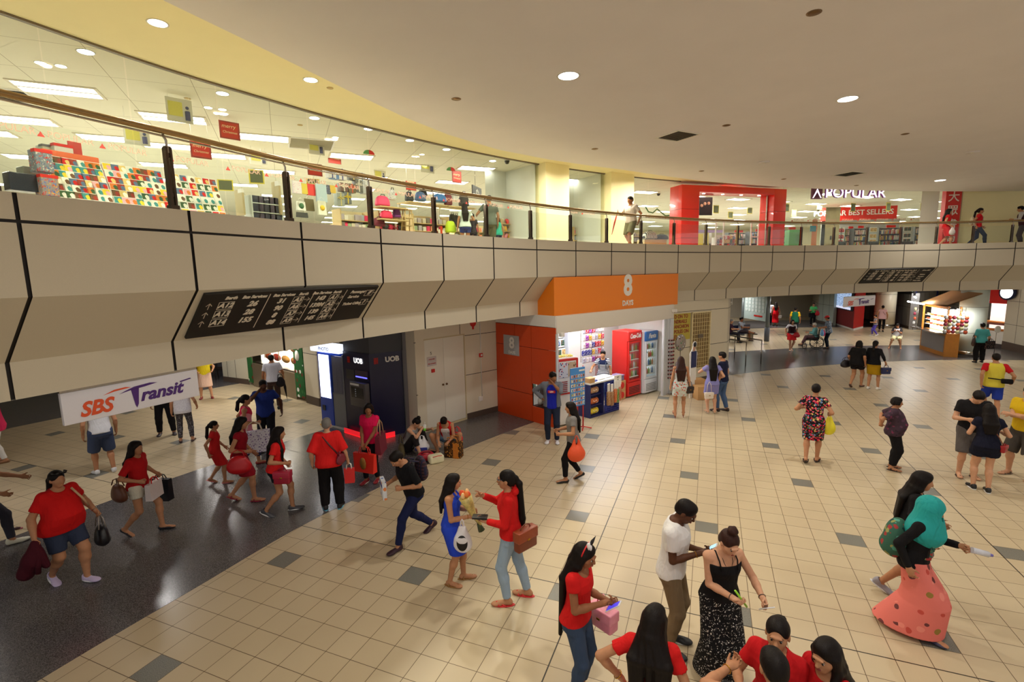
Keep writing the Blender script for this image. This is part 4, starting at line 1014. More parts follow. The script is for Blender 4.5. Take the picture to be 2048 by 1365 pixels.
for z in (4.98,5.18,5.38,5.55): fill(a,rz,L,z,.3,5,lambda i,p,r: tag(link('photo_album',ALB[i%2],None,p,r),'dark plastic wrapped album on the pale metal shelf','album','dark albums on the pale metal shelf'),y=.02)
for u in (488,563): boxthing('shelf_post',u,430,378 if u<500 else 362,4.25,.05,plain((176,160,120),.5),'upright metal post of the pale album shelf, %s'%('on its card rack side' if u<500 else 'on its gift bag side'),'post',dep=.3,part='cap',pm=M_WHITE)
# hanging paper bags, gift boxes
def pbag(u,v0,v1,d,w,mat,label,dep=.06,print_=None):
    a=UP(u,d); z0=HZ(u,v0,a); z1=HZ(u,v1,a); r,_=fr2(a,UP(u+8,d)); H=z1-z0; t=empty('paper_bag',(a[0],a[1],z0),r,label,'paper bag')
    mb=MB(); mb.add([(-w/2,0,0),(w/2,0,0),(w/2,dep,0),(-w/2,dep,0),(-w/2,dep*.3,H),(w/2,dep*.3,H),(w/2,dep*.6,H),(-w/2,dep*.6,H)],[(0,3,2,1),(0,1,5,4),(1,2,6,5),(2,3,7,6),(3,0,4,7)]); mb.build('body',mat,t)
    mb=MB(); mb.tube([(-w*.25,dep*.4,H),(-w*.2,dep*.4,H+.05),(0,dep*.4,H+.075),(w*.2,dep*.4,H+.05),(w*.25,dep*.4,H)],.004,5); mb.build('handle',M_WHITE,t)
    if print_: MB().lathe([(.001,0),(w*.3,0),(w*.3,.002),(.001,.002)],n=14,M=Matrix.Translation((0,-.0,H*.5))@Matrix.Rotation(math.pi/2,4,'X')).build('print',print_,t)
pbag(598,387,362,3.55,.20,patterned((226,216,222),[(214,150,170),(230,230,230)],30,.3),'pink and white paper gift bag, first of the upper row of bags')
pbag(612,388,367,3.55,.15,plain((214,190,70)),'plain yellow paper bag hanging beside the red one')
pbag(626,391,368,3.55,.19,M_RED,'plain red paper bag hanging beside the yellow one')
pbag(646,404,368,3.5,.26,plain((178,196,206)),'pale blue paper gift bag with silver writing, below the others')
pbag(659,388,370,3.6,.14,patterned((60,64,90),[(230,230,235)],60,.3),'navy speckled paper bag beside the pale blue one')
pbag(669,386,371,3.6,.14,plain((208,172,60)),'small mustard paper bag hanging by the gift boxes')
pbag(603,421,403,3.45,.20,plain((236,234,226)),'white paper bag printed with a green wreath, lower row',print_=plain((60,110,70)))
pbag(620,422,398,3.5,.22,plain((96,84,48)),'olive paper bag in the lower row beside the wreath bag')
pbag(645,430,402,3.4,.20,plain((238,236,220)),'white paper bag with a round yellow figure print, lower row',print_=plain((240,196,50)))
pbag(604,435,425,3.4,.26,plain((50,50,48)),'black paper bag with bronze writing at the bottom of the row')
GB=[(670,356,340,(225,225,222),'white',(40,48,120),'navy'),(676,358,338,(96,130,180),'blue',(235,235,235),'white'),(690,360,338,(228,226,222),'tall white',(44,50,130),'navy'),(702,352,343,(210,212,208),'pale grey',(225,220,200),'cream'),(712,360,345,(106,106,100),'grey',(214,190,120),'gold'),(729,362,346,(226,230,234),'bright white',(120,140,170),'steel blue'),(692,383,366,(112,86,76),'brown',(230,228,210),'cream'),(708,386,368,(112,98,76),'olive brown',(206,90,60),'copper'),(722,384,360,(110,110,104),'large grey',(230,226,210),'cream'),(736,388,360,(190,192,194),'silver',(236,236,236),'white'),(684,412,386,(150,156,150),'green grey',(206,190,120),'straw'),(698,408,385,(104,110,112),'slate',(218,190,60),'yellow')]
for u,v0,v1,c,nm,rc,rn in GB:
    a=UP(u,4.0); z0=HZ(u,v0,a);z1=HZ(u,v1,a); r,_=fr2(a,UP(u+8,4.0)); H=z1-z0; w=.20
    t=empty('gift_box',(a[0],a[1],z0),r,'%s gift box with %s ribbon on the stacked gift shelf'%(nm,rn),'gift box'); MB().rbox((-w/2,0,0),(w/2,.16,H),.006).build('box',plain(c,.5),t)
    mb=MB(); mb.box((-.014,-.003,0),(.014,.0,H)); mb.box((-w/2,-.003,H*.55),(w/2,0,H*.55+.028)); mb.build('ribbon',plain(rc,.4),t)
    mb=MB(); 
    for sx in (-1,1): mb.tube([(0,-.01,H*.6),(sx*.05,-.02,H*.6+.04),(sx*.08,-.02,H*.6),(sx*.04,-.015,H*.6-.02),(0,-.01,H*.6)],.010,6)
    mb.build('bow',plain(rc,.4),t)
BK=[]
for i in range(14):
    h=random.uniform(.19,.25); w=random.uniform(.03,.055); c=random.choice([(220,214,200),(190,50,45),(60,80,120),(230,225,220),(60,60,64),(210,180,90),(90,130,110),(200,140,130),(150,160,175),(236,232,224)])
    BK.append(MB().box((-w/2,0,0),(w/2,.14,h)).box((-w/2-.0004,-.002,h*.7),(w/2+.0004,0,h*.82),1).mesh('book',[plain(c,.5),plain(random.choice(PAL),.5)]))
def book(i,p,r,label,group):
    o=link('book',BK[random.randrange(14)],None,p,r); o.rotation_euler=(0,random.choice((0,0,.06,-.08,.12)),r); tag(o,label,'book',group)
# lit shelves with gift goods and bags
def goods(u0,u1,d,zt,lev,label,gl,group,n,kinds,mat=None):
    t,a,rz,L=shelf_unit('display_shelf',u0,u1,d,zt,lev,mat or M_WOOD,label,.35,plain((240,226,180)))
    for z in lev: fill(a,rz,L,z,.3,n,lambda i,p,r: tag(link(kinds[0],kinds[1][random.randrange(len(kinds[1]))],None,p,r),gl,kinds[2],group),y=.03,jit=.05)
    return t
STAT=[MB().rbox((-.055,0,0),(.055,.09,h),.006).mesh('carton',[plain(c,.5)]) for h,c in ((.14,(206,196,170)),(.16,(176,190,200)),(.12,(230,224,210)),(.15,(180,170,176)),(.13,(150,170,130)),(.17,(120,110,96)),(.15,(232,60,110)),(.16,(246,160,120)))]
goods(680,742,4.1,5.60,(4.92,5.14,5.34),'wooden shelf of small stationery boxes under the gift boxes','small stationery box on the wooden shelf under the gift boxes','stationery boxes under the gift boxes',8,('stationery_box',STAT,'box'))
def blob(seed,w,h,c,n=4,acc=None):
    rnd=random.Random(seed); V=Vox(.018); 
    for i in range(n): V.ell((rnd.uniform(-.25,.25)*w,rnd.uniform(.0,.4)*w*.4+.06,h*(i+.5)/n),(w*.5*rnd.uniform(.7,1),w*.32,h/n*.8),k=.04)
    v,q=V.run(); v[:,2]-=v[:,2].min(); return mesh_np('pouch',v,q,plain(c,.6,noise=.15,scale=20))
POU=[blob(i,.16,.14,c) for i,c in enumerate([(236,60,110),(120,50,130),(230,80,120),(110,170,180),(60,60,70),(210,190,150),(170,60,80),(90,120,160)])]
goods(757,812,4.0,5.62,(4.95,5.15,5.42),'shelf of pink and purple bags beside the wooden ladder','soft colourful pouch on the shelf beside the ladder','pouches beside the ladder',5,('pouch',POU,'pouch'))
goods(826,898,4.2,5.66,(4.95,5.2,5.42),'bright lit shelf of goods behind the wooden ladder','small packet on the bright lit shelf behind the ladder','packets on the lit shelf behind the ladder',8,('stationery_box',STAT,'box'))
PLU=[blob(20+i,.15,.15,c,3) for i,c in enumerate([(236,200,120),(236,150,160),(226,60,60),(240,226,190),(210,150,90),(240,190,60)])]
goods(1003,1052,4.4,5.75,(4.92,5.12,5.36,5.6),'shelf of cuddly toys at the end of the shop window','small cuddly toy on the shelf at the end of the shop window','cuddly toys on the end shelf',6,('cuddly_toy',PLU,'toy'))
goods(1148,1184,4.4,5.62,(4.92,5.12,5.35),'lit shelf of bags between the two yellow pillars','small bag on the lit shelf between the yellow pillars','bags between the pillars',5,('pouch',POU,'pouch'))
goods(604,668,6.2,5.45,(4.95,5.22),'low wooden shelf of boxes far behind the hanging paper bags','small box on the low shelf behind the paper bags','boxes behind the paper bags',9,('stationery_box',STAT,'box'))
goods(466,500,6.6,5.5,(4.98,5.25),'wooden shelf of toys far behind the card racks','toy on the far shelf behind the card racks','toys behind the card racks',5,('cuddly_toy',PLU,'toy'))
goods(908,1000,6.4,5.75,(4.98,5.22,5.48),'long lit shelf of small goods behind the shoppers','small packet on the long shelf behind the shoppers','packets behind the shoppers',11,('stationery_box',STAT,'box'))
goods(1258,1292,5.6,5.6,(4.95,5.2,5.42),'lit shelf of goods behind the walking man','small packet on the shelf behind the walking man','packets behind the walking man',6,('stationery_box',STAT,'box'))
# ladder shelf
a=UP(822,3.6); r,_=fr2(a,UP(830,3.6)); t=empty('ladder_shelf',(a[0],a[1],ZF),r,'open pale wooden ladder stand among the lit shelves','shelf')
for sx in (-1,1):
    for sy in (0,.35): MB().tube([(sx*.16,sy,0),(sx*.11,.12+sy*.2,1.15)],.018,6).build('leg',M_WOOD,t)
for z in (.3,.5,.7,.9,1.12): w=.16-.05*z/1.15; MB().box((-w,.05,z),(w,.24,z+.02)).build('tread',M_WOOD,t)
# bags on the top shelf
def bag3(u,v0,d,w,h,c,label,rough=.6,name='bag'):
    w*=1.35; h*=1.3; a=UP(u,d); z0=HZ(u,v0,a); r,_=fr2(a,UP(u+8,d)); t=empty(name,(a[0],a[1],z0),r,label,'bag'); V=Vox(.02); V.prof([(0,0,.08,w*.46,w*.27),(h*.12,0,.08,w*.5,w*.30),(h*.6,0,.08,w*.46,w*.26),(h*.9,0,.08,w*.36,w*.16),(h,0,.08,w*.22,w*.10)],k=.0,pw=3.2); v,q=V.run(); v[:,2]-=v[:,2].min()
    link('body',mesh_np('body',v,q,c if not isinstance(c,tuple) else plain(c,rough,noise=.15,scale=15)),t)
    MB().tube([(-w*.2,.06,h*.85),(-w*.12,.05,h*1.12),(w*.12,.05,h*1.12),(w*.2,.06,h*.85)],.01,6).build('handle',plain((30,30,34)),t)
bag3(770,412,3.8,.30,.20,(240,70,120),'bright pink holdall on the shelf beside the ladder')
bag3(776,437,3.7,.26,.16,(226,40,90),'magenta handbag below the bright pink holdall')
bag3(797,435,3.8,.18,.18,(120,50,140),'purple pouch bag beside the magenta handbag')
bag3(760,452,3.7,.26,.16,(110,20,50),'maroon bag at the bottom beside the post')
bag3(790,400,3.9,.16,.22,patterned((226,226,226),[(60,60,80)],40,.3),'white bag with dark figures above the purple pouch')
bag3(824,402,4.2,.20,.20,(50,56,66),'dark grey bag at the ladder end of the top shelf')
bag3(846,402,4.2,.26,.20,(80,110,160),'blue and red striped travel bag on the top shelf')
bag3(852,392,4.5,.20,.14,(30,30,34),'black handbag with a tall handle on top')
bag3(884,404,4.1,.34,.18,(60,120,190),'bright blue holdall on the top shelf')
bag3(901,410,4.1,.20,.30,patterned((110,30,44),[(230,220,220)],70,.25),'maroon polka dot backpack on the top shelf')
bag3(914,402,4.1,.18,.18,(220,224,220),'pale grey backpack beside the polka dot one')
bag3(932,412,4.1,.26,.30,(60,58,56),'black backpack at the end of the top shelf')
bag3(904,465,3.9,.26,.26,(200,230,40),'lime green round backpack standing low by the balustrade post')
bag3(885,468,3.7,.20,.10,(220,210,190),'small patterned cream pouch beside the lime backpack')
for i,(u,v) in enumerate(((908,428),(916,430),(925,432))): bag3(u,v+24,4.3,.2,.28,(36,34,36),('black rucksack hanging %s'%('over the lime backpack','in the middle of three dark ones','beside the girl in white')[i]))
for k,(u0,u1,v,d,lb) in enumerate(((756,812,412,3.75,'wooden wall shelf carrying the pink holdall'),(756,812,437,3.65,'wooden wall shelf carrying the magenta handbag'),(814,895,403,4.0,'long wooden wall shelf carrying the travel bags'),(893,948,412,3.95,'wooden wall shelf carrying the polka dot backpack'))):
    a=UP(u0,d,v); b=UP(u1,d,v); rz,L=fr2(a,b); t=empty('display_ledge',(a[0],a[1],a[2]-.03),rz,lb,'shelf'); MB().box((0,-.12,0),(L,.45,.03)).build('board',M_WOOD,t); MB().box((.02,.40,-a[2]+ZF+.03),(.06,.44,0)).box((L-.06,.40,-a[2]+ZF+.03),(L-.02,.44,0)).build('bracket',M_WHITE,t)
    MB().box((.05,.30,-.02),(L-.05,.34,-.002)).build('strip_light',emis((255,240,200),3),t)
# hanging boards
def hang(u,v0,v1,d,w,cols,label,rz=None,name='hanging_poster'):
    a=UP(u,d); z0=HZ(u,v1,a); z1=HZ(u,v0,a); r,_=fr2(a,UP(u+8,d)); r=r if rz is None else rz; H=z1-z0
    t=empty(name,(a[0],a[1],z0),r,label,'hanging sign'); MB().box((-w/2,0,0),(w/2,.006,H)).build('board',plain(cols[0],.5,noise=.02),t)
    mb=MB(); 
    if len(cols)==3: mb.box((-w*.42,-.003,H*.25),(w*.12,-.0005,H*.85)); mb.build('panel',plain(cols[1],.5),t); mb=MB(); mb.tube([(w*.3,-.004,H*.12),(w*.3,-.004,H*.5)],w*.10,6); mb.lathe([(.001,0),(w*.07,0),(w*.07,.004),(.001,.004)],n=10,M=Matrix.Translation((w*.3,-.002,H*.65))@Matrix.Rotation(math.pi/2,4,'X')); mb.build('picture',plain(cols[2],.5),t)
    else: mb.box((-w*.42,-.003,H*.08),(w*.42,-.0005,H*.92)); mb.build('panel',plain(cols[1],.5),t)
    mb=MB(); 
    for sx in (-.4,.4): mb.tube([(w*sx,.003,H),(w*sx,.003,H+ min(.5,ZU-z1))],.002,4)
    mb.build('string',M_WHITE,t); return t
WYB=((228,226,206),(226,220,110),(80,84,120))
for k,(u,v0,v1,d,ex) in enumerate(((378,200,247,4.2,'nearest the walkway lamp'),(290,256,292,5.6,'low above the wide pale rack'),(643,278,310,5.4,'under the grey grille'),(528,303,330,6.6,'over the album shelf'),(860,315,346,5.4,'above the blue holdall'),(766,340,362,7,'above the pink holdall'),(1040,348,370,6.5,'by the pale end wall'))): hang(u,v0,v1,d,.42 if k!=4 else .5,WYB,'white and yellow poster with a small figure, '+ex,rz=.75)
RC=((150,60,50),(190,52,36))
for k,(u,v0,v1,d,ex) in enumerate(((474,245,280,4.8,'highest of its kind'),(414,282,318,5.5,'over the wedding card rack'),(637,328,352,5.6,'above the red paper bag'),(678,316,328,6.4,'above the navy ribboned boxes'),(826,363,381,6,'over the dark grey bag'),(917,342,366,5.2,'above the polka dot backpack'),(1393,396,430,6.5,'inside the red portal'))): 
    t=hang(u,v0,v1,d,.40,RC,'red christmas poster hanging in the shop, '+ex,rz=.8 if k<6 else .3)
    text('merry',.11,plain((240,220,170)),t,(-.02,-.006,.26),shear=.2); text('Christmas',.07,plain((240,220,170)),t,(0,-.006,.14),shear=.2)
YD=((206,190,60),(84,90,60))
for k,(u,v0,v1,d,ex) in enumerate(((520,340,368,6,'over the albums'),(457,360,382,6.5,'past the wedding cards'),(632,358,368,6.5,'behind the yellow paper bag'),(1430,411,427,9,'nearest the portal side'),(1459,424,437,11,'low inside the portal'),(1497,411,428,10,'in the middle of the portal'),(1523,422,434,11,'by the portal post'),(1570,408,424,8,'just outside the portal'),(1585,420,434,9.5,'by the small red mark'),(1635,408,420,9,'over the standing banner'),(1702,407,424,8.5,'over the word best'),(1711,418,432,10,'below its neighbour'),(1772,406,423,8.5,'at the end of the red band'),(1840,407,422,8,'near the red column sign'))):
    hang(u,v0,v1,d,.34 if u<1000 else .42,YD,'yellow edged dark green promotion board, '+ex,rz=.45)
# green and red paper fans / garlands
for k,(u,v,d) in enumerate(((738,309,6),(902,342,6),(1145,402,6.5))):
    a=G(u,v,ZU-.14); t=empty('paper_fan',a,.6,'%s red and green paper fan hanging from the shop ceiling'%('first','second','third')[k],'decoration'); V=[(0,0,0)]+[(.16*math.cos(x),0,.12*math.sin(x)) for x in np.linspace(0,math.pi,9)]
    MB().add(V,[(0,i,i+1) for i in range(1,5)]).build('red_half',M_RED,t); MB().add(V,[(0,i,i+1) for i in range(5,9)]).build('green_half',M_GRN,t)
t=empty('garland',UP(1310,5.2,420),0,'green tinsel garland hanging in loops before the red portal','garland')
pts=[UP(u,5.2,v)-t.location for u,v in ((1290,414),(1296,424),(1305,426),(1313,418),(1320,424),(1330,432),(1340,431),(1350,422),(1357,412))]; MB().tube(pts,.03,6).build('tinsel',plain((90,130,70),.6,noise=.4,scale=60),t)
# dark name board with POPULAR gifts inside, domes
a=UP(948,5.0); t=empty('hanging_sign',(a[0],a[1],HZ(948,388,a)),1.3,'black wedge shaped sign hung above the shoppers','sign'); MB().box((0,0,0),(.9,.04,.30)).build('board',plain((46,42,36),.5),t); text('gifts',.18,M_WHITE,t,(.45,-.005,.15)); MB().tube([(.3,.02,.3),(.3,.02,1.0)],.01,6).build('rod',M_STEEL,t)
for k,(u,v,d) in enumerate(((1014,326,6),(999,366,8),(1317,391,7.5),(1637,422,12))):
    a=G(u,v-2,ZU-.06); t=empty('security_camera',a,0,'black dome camera under the shop ceiling, %s'%('the larger by the end window','the smaller by the end window','before the red portal','above the cardboard figure')[k],'security camera'); MB().lathe([(.001,-.07),(.05,-.055),(.075,0),(.08,.03)],n=14).build('dome',plain((40,36,34),.3),t); MB().lathe([(.08,.03),(.085,.06),(.001,.06)],n=14).build('mount',M_WHITE,t)
# ---- red portal
pa,pb,pc,pd=[Vector(tuple(CV(s,2.85))+(ZF,)) for s in (12.0,12.5,14.75,15.15)]
rz,L=fr2(pa,pd); t=empty('shop_portal',pa,rz,'tall bright red portal framing the bookshop entrance','entrance portal')
M_PORT=plain((222,42,30),.3,noise=.02,coat=.3); H=ZU-ZF-.16
w1=(pb-pa).length; w2=(pd-pc).length
def leg(x0,x1,name):
    mb=MB(); mb.rbox((x0,0,0),(x1,.75,H),.02); mb.build(name,M_PORT,t)
leg(0,w1,'side_post'); leg(L-w2,L,'side_post')
MB().rbox((w1,.0,H-.25),(L-w2,.75,H),.01).build('lintel',M_PORT,t)
mb=MB()
for x0,x1 in ((0,w1),(L-w2,L)):
    for z in (.6,1.72): mb.box((x0-.002,-.004,z),(x1+.002,.7,z+.012))
mb.build('panel_joint',plain((110,20,16)),t)
for i in range(4): x=w1+(L-w1-w2)*(i+.5)/4; MB().lathe([(.001,H-.262),(.06,H-.262),(.06,H-.252),(.001,H-.252)],c=(x,.35,0),n=14).build('spotlight',emis((255,245,225),12),t)
mb=MB(); mb.box((L-w2-.06,.3,0),(L-w2-.02,.36,H-.25)); mb.build('door_track',M_STEEL,t)
# security gates: white frames
for k,(u,v1) in enumerate(((1440,432),(1510,438))):
    a=UP(u,4.2); z1=HZ(u,v1,a); t=empty('security_gate',(a[0],a[1],ZF),.45,'white framed anti theft gate just inside the portal, %s'%('nearer the film poster' if k==0 else 'nearer the bookshelves'),'security gate')
    MB().box((-.26,0,0),(-.22,.05,1.5)).build('post',M_WHITE,t); MB().box((.22,0,0),(.26,.05,1.5)).build('post',M_WHITE,t); MB().box((-.22,0,1.46),(.22,.05,1.5)).box((-.22,0,.75),(.22,.05,.8)).build('crossbar',M_WHITE,t)
a=UP(1412,4.6); z0=HZ(1412,431,a); t=empty('film_poster',(a[0],a[1],z0),.15,'black film poster with faces of people hanging in the portal','poster'); MB().box((-.36,0,0),(.26,.02,.78)).build('board',plain((30,28,30),.4),t)
for i,(x,z) in enumerate(((-.25,.42),(-.1,.5),(.08,.52))): MB().lathe([(.001,0),(.07,0),(.07,.004),(.001,.004)],n=12,M=Matrix.Translation((x,-.002,z))@Matrix.Rotation(math.pi/2,4,'X')).build('face_print',plain((206,160,130)),t)
# newspapers rack and yellow posters in the portal
t,a,rz,L=shelf_unit('newspaper_rack',1392,1424,4.8,5.55,(4.9,5.1),M_WHITE,'white newspaper rack with yellow posters inside the portal')
MB().box((.1,-.01,.42),(.4,0,.95)).build('yellow_poster',plain((236,226,90)),t); MB().box((.5,-.01,.42),(.7,0,1.0)).build('yellow_poster',plain((236,232,120)),t); MB().box((-.05,-.03,1.0),(L+.6,.02,1.12)).build('header',plain((190,180,230)),t)
MAG=[MB().box((-.09,0,0),(.09,.012,.24)).add([(-.075,-.001,.03),(.075,-.001,.03),(.075,-.001,.2),(-.075,-.001,.2)],[(0,1,2,3)],1).mesh('magazine',[M_WHITE,patterned(PAL[i],[PAL[i+3],(230,60,60),(40,40,60)],30,.4)]) for i in range(6)]
t,a,rz,L=shelf_unit('magazine_rack',1432,1476,4.9,5.35,(4.85,5.05,5.2),M_WHITE,'low white magazine rack with red headed issues inside the portal')
for z in (4.86,5.06,5.21): fill(a,rz,L,z,.2,8,lambda i,p,r: tag(link('magazine',MAG[random.randrange(6)],None,p,r),'magazine facing out on the low white rack in the portal','magazine','magazines in the portal rack'),y=-.03)
# bookshelves
SH=[(1457,1497,6.8,'dark bookshelf seen through the portal, nearer the portal post and farther back'),(1499,1538,6.2,'dark bookshelf filling the portal beside its post'),(1567,1600,5.2,'dark bookshelf with a green cabinet before it'),(1690,1712,5.2,'narrow dark bookshelf next to the standing banner'),(1708,1734,4.9,'dark bookshelf before the first white pamphlet panel'),(1758,1804,4.9,'wide dark bookshelf between two pamphlet panels'),(1830,1868,4.8,'last dark bookshelf beside the white end wall')]
for i,(u0,u1,d,lb) in enumerate(SH):
    lev=(4.86,5.14,5.42); t,a,rz,L=shelf_unit('bookshelf',u0,u1,d,5.72,lev,M_DKSH,lb,.3)
    MB().box((L*.3,-.02,1.17),(L*.7,.02,1.28)).build('sign_plate',M_RED,t)
    for z in lev: fill(a,rz,L,z,.3,13,lambda i_,p,r: book(i_,p,r,'book standing in the %s'%lb.split(',')[0],'books in the '+lb),y=.02)
t=boxthing('cabinet',1590,492,460,4.6,.6,M_GRN,'bright green low cabinet beside the red portal','cabinet',dep=.3,part='top',pm=plain((90,170,90)))
for k,(u0,u1,lb) in enumerate(((1676,1690,'next to the standing banner'),(1738,1757,'between the middle bookshelves'),(1806,1826,'before the last bookshelf'))):
    t,a,rz,L=board('pamphlet_stand',u0,u1,4.7,4.85,5.72,plain((176,184,186),.4),'grey panel of white pamphlets '+lb,'display panel')
    for z in (4.95,5.2,5.5):
        for x in (L*.25,L*.6): c,s_=math.cos(rz),math.sin(rz); tag(link('pamphlet',MAG[k],None,(a[0]+c*x+s_*.02,a[1]+s_*x-c*.02,z),rz),'pamphlet on the grey panel '+lb,'pamphlet','pamphlets '+lb)
    t=boxthing('book_table',(u0+u1)/2,492,483,4.2,.55,plain((60,60,58)),'low dark table under the pamphlet panel '+lb,'table',dep=.3,part='top',pm=plain((90,90,86)))
# standing banner and cardboard figure
t=boxthing('banner_stand',1664,495,415,4.0,.72,plain((176,164,130),.5,noise=.2,scale=4),'tall sepia film banner with small riders standing by the glass','banner',dep=.03)
MB().box((-.52,0,0),(-.37,.03,1.2)).build('dark_strip',plain((50,48,46)),t); text('OASIS',.12,plain((110,90,60)),t,(0,-.02,.12)); MB().tube([(-.05,-.01,.35),(-.05,-.01,.52)],.04,6).tube([(.12,-.01,.36),(.12,-.01,.56)],.045,6).build('rider_print',plain((60,54,50)),t)
t=boxthing('cardboard_figure',1629,495,440,4.1,.26,plain((196,120,84),.6),'life size cardboard cut-out with blue board by the sepia banner','cut-out',dep=.03)
MB().lathe([(.001,0),(.10,0),(.10,.02),(.001,.02)],n=16,M=Matrix.Translation((0,.02,1.22))@Matrix.Rotation(math.pi/2,4,'X')).build('face_print',plain((214,176,150)),t); MB().box((-.25,-.03,.72),(.05,-.01,.98)).build('blue_board',plain((60,120,140)),t)
# red band POPULAR BEST SELLERS
a=UP(1675,9.5); z0=HZ(1700,441,a); rz=fr2(UP(1675,9.5),UP(1788,9.5))[0]; L=(UP(1788,9.5)-UP(1640,9.5)).length; a=UP(1640,9.5)
t=empty('heading_sign',(a[0],a[1],z0),rz,'long red wall band lettered with the shop best sellers heading','sign'); MB().box((0,0,0),(L,.1,.75)).build('band',M_RED,t); text('POPULAR BEST SELLERS',.40,M_WHITE,t,(L*.42,-.03,.42),bold=.006)
MB().box((0,-.3,-2.0),(L,0,0)).build('shelf_base',plain((120,116,110)),t)
# illuminated purple name
a=UP(1617,3.0); b=UP(1757,3.0); rz,L=fr2(a,b); z0=HZ(1617,399,a); t=empty('shop_sign',(a[0],a[1],z0),rz,'glowing white bookshop name with purple edges and pyramid emblem on the glass','sign')
M_PUR=plain((110,40,120),.4); M_GLOW=emis((250,240,255),1.2)
MB().box((0,-.06,0),(.50,0,.50)).build('emblem_plate',plain((90,30,70),.4),t)
mb=MB()
for i in range(3):
    o_=.09*i
    for sx in (-1,1): mb.add([(.25+sx*(.22-o_*.6),-.07,.04+o_),(.25+sx*(.16-o_*.6),-.07,.04+o_),(.25,-.07,.36+o_*.55-.06),(.25,-.07,.42+o_*.55-.06)],[(0,1,2,3)])
mb.build('emblem',M_GLOW,t)
text('POPULAR',.60,M_PUR,t,(.62,-.02,.24),align='LEFT',extr=.03,bold=.012,sx=(L-.66)/2.42); text('POPULAR',.60,M_GLOW,t,(.62,-.075,.24),align='LEFT',extr=.004,sx=(L-.66)/2.42)
# red column sign with characters
a=UP(1886,2.9); b=UP(1917,2.9); rz,L=fr2(a,b); t=empty('column_sign',(a[0],a[1],ZF),rz,'tall red column sign with white chinese characters','sign'); MB().box((0,0,0),(L,.25,ZU-ZF)).build('panel',M_RED,t)
for i,ch in enumerate('大眾書局'): text(ch,.46,M_WHITE,t,(L/2,-.01,2.25-.58*i),bold=.004)
MB().box((L,.0,0),(L+.04,.25,ZU-ZF)).build('edge_strip',plain((170,140,110)),t)
mb=MB(); strip(mb,[(3.0,ZF),(3.0,ZU)],19.0,19.42,.2); struct(mb.build('wall_shop_end',M_WHITE))
# counter with zebra stool seen before the portal
boxthing('sales_counter',1312,492,479,4.6,1.2,M_WOOD,'low pale wooden sales counter before the red portal','counter',dep=.5,part='top',pm=plain((190,180,150)))
bag3(1302,478,4.7,.5,.24,striped((235,235,230),(20,20,22),14,0),'zebra striped cushion on the sales counter',name='cushion')
bag3(1325,479,4.7,.5,.16,(34,36,50),'dark folded coat on the sales counter',name='coat')
mb=MB(); strip(mb,[(14,5.62),(14,5.9)],9,13,.5); o=mb.build('red_band',M_RED); tag(o,'thin red fascia band far inside the shop before the portal','sign'); 
mb=MB(); strip(mb,[(14.02,ZF),(14.02,5.62)],9,13,.5); o=mb.build('far_shelving',plain((170,176,176),.5,noise=.6,scale=3)); tag(o,'pale shelving far inside the shop under the thin red band','shelf')
# orange tag on the balcony edge
q=CV(3.98,.02); MB().box((0,-.01,0),(.05,.0,.14)).build('tag_plate',plain((236,90,30)),None,(q[0],q[1],ZT),.95); tag(bpy.data.objects['tag_plate'],'small orange plate on the balcony edge beside a post','plate')
# ================================================================ ground floor: walls, kiosks and stalls under the balcony
def TH(name,a,b,label,cat,z=0.0,group=None):
    rz=math.atan2(b[1]-a[1],b[0]-a[0]); L=math.hypot(b[0]-a[0],b[1]-a[1])
    return empty(name,(a[0],a[1],z),rz,label,cat,group),L
M_CW=plain((222,212,188),.45,noise=.03,scale=60); M_BB=plain((84,70,60),.5); M_NAVY=plain((16,16,60),.35,noise=.04); M_GREYP=plain((150,146,144),.5)
M_ORW=plain((214,72,20),.35,noise=.04,scale=8); M_ORS=plain((240,132,22),.4,noise=.02); M_BLUE=plain((30,70,180),.4)
def wall(name,pts,z0,z1,mat,base=.14,joints=(),th=.12,vj=None):
    """a wall along pts (left to right as seen from the hall) with a dark base and thin joints"""
    mb=MB(); 
    for a,b in zip(pts[:-1],pts[1:]):
        d=Vector((b[0]-a[0],b[1]-a[1],0)); L=d.length; d/=L; n=Vector((-d.y,d.x,0)); Mx=Matrix(((d.x,n.x,0,a[0]),(d.y,n.y,0,a[1]),(0,0,1,0),(0,0,0,1)))
        mb.box((0,0,z0),(L,th,z1),0,Mx)
        if base: mb.box((0,-.012,z0),(L,0,z0+base),1,Mx)
        for z in joints: mb.box((0,-.003,z),(L,0,z+.015),2,Mx)
        for x in (vj or ()): 
            if x<L: mb.box((x,-.003,z0+base),(x+.015,0,z1),2,Mx)
    return struct(mb.build(name,[mat,M_BB,M_JOINT]))
P_=lambda *a: tuple(a)
WR=(-.45,13.69); OC=(1.08,11.99); JR=(5.02,15.28); DL=(-2.26,11.89)
wall('wall_corner',[(-2.62,11.95),(-2.36,11.74),(-2.26,11.89)],0,ZB,M_CW,.14,(1.0,2.3),.3)
wall('wall_service',[(-1.27,12.96),WR],0,ZB,M_CW,.16,(1.22,2.3))
wall('wall_over_door',[DL,(-1.27,12.96)],2.36,ZB,M_CW,0,(),.12,(1.3,))
wall('wall_pier',[(-3.0,12.1),(-2.62,11.95)],0,ZB,M_GREYP,0,(),.3)
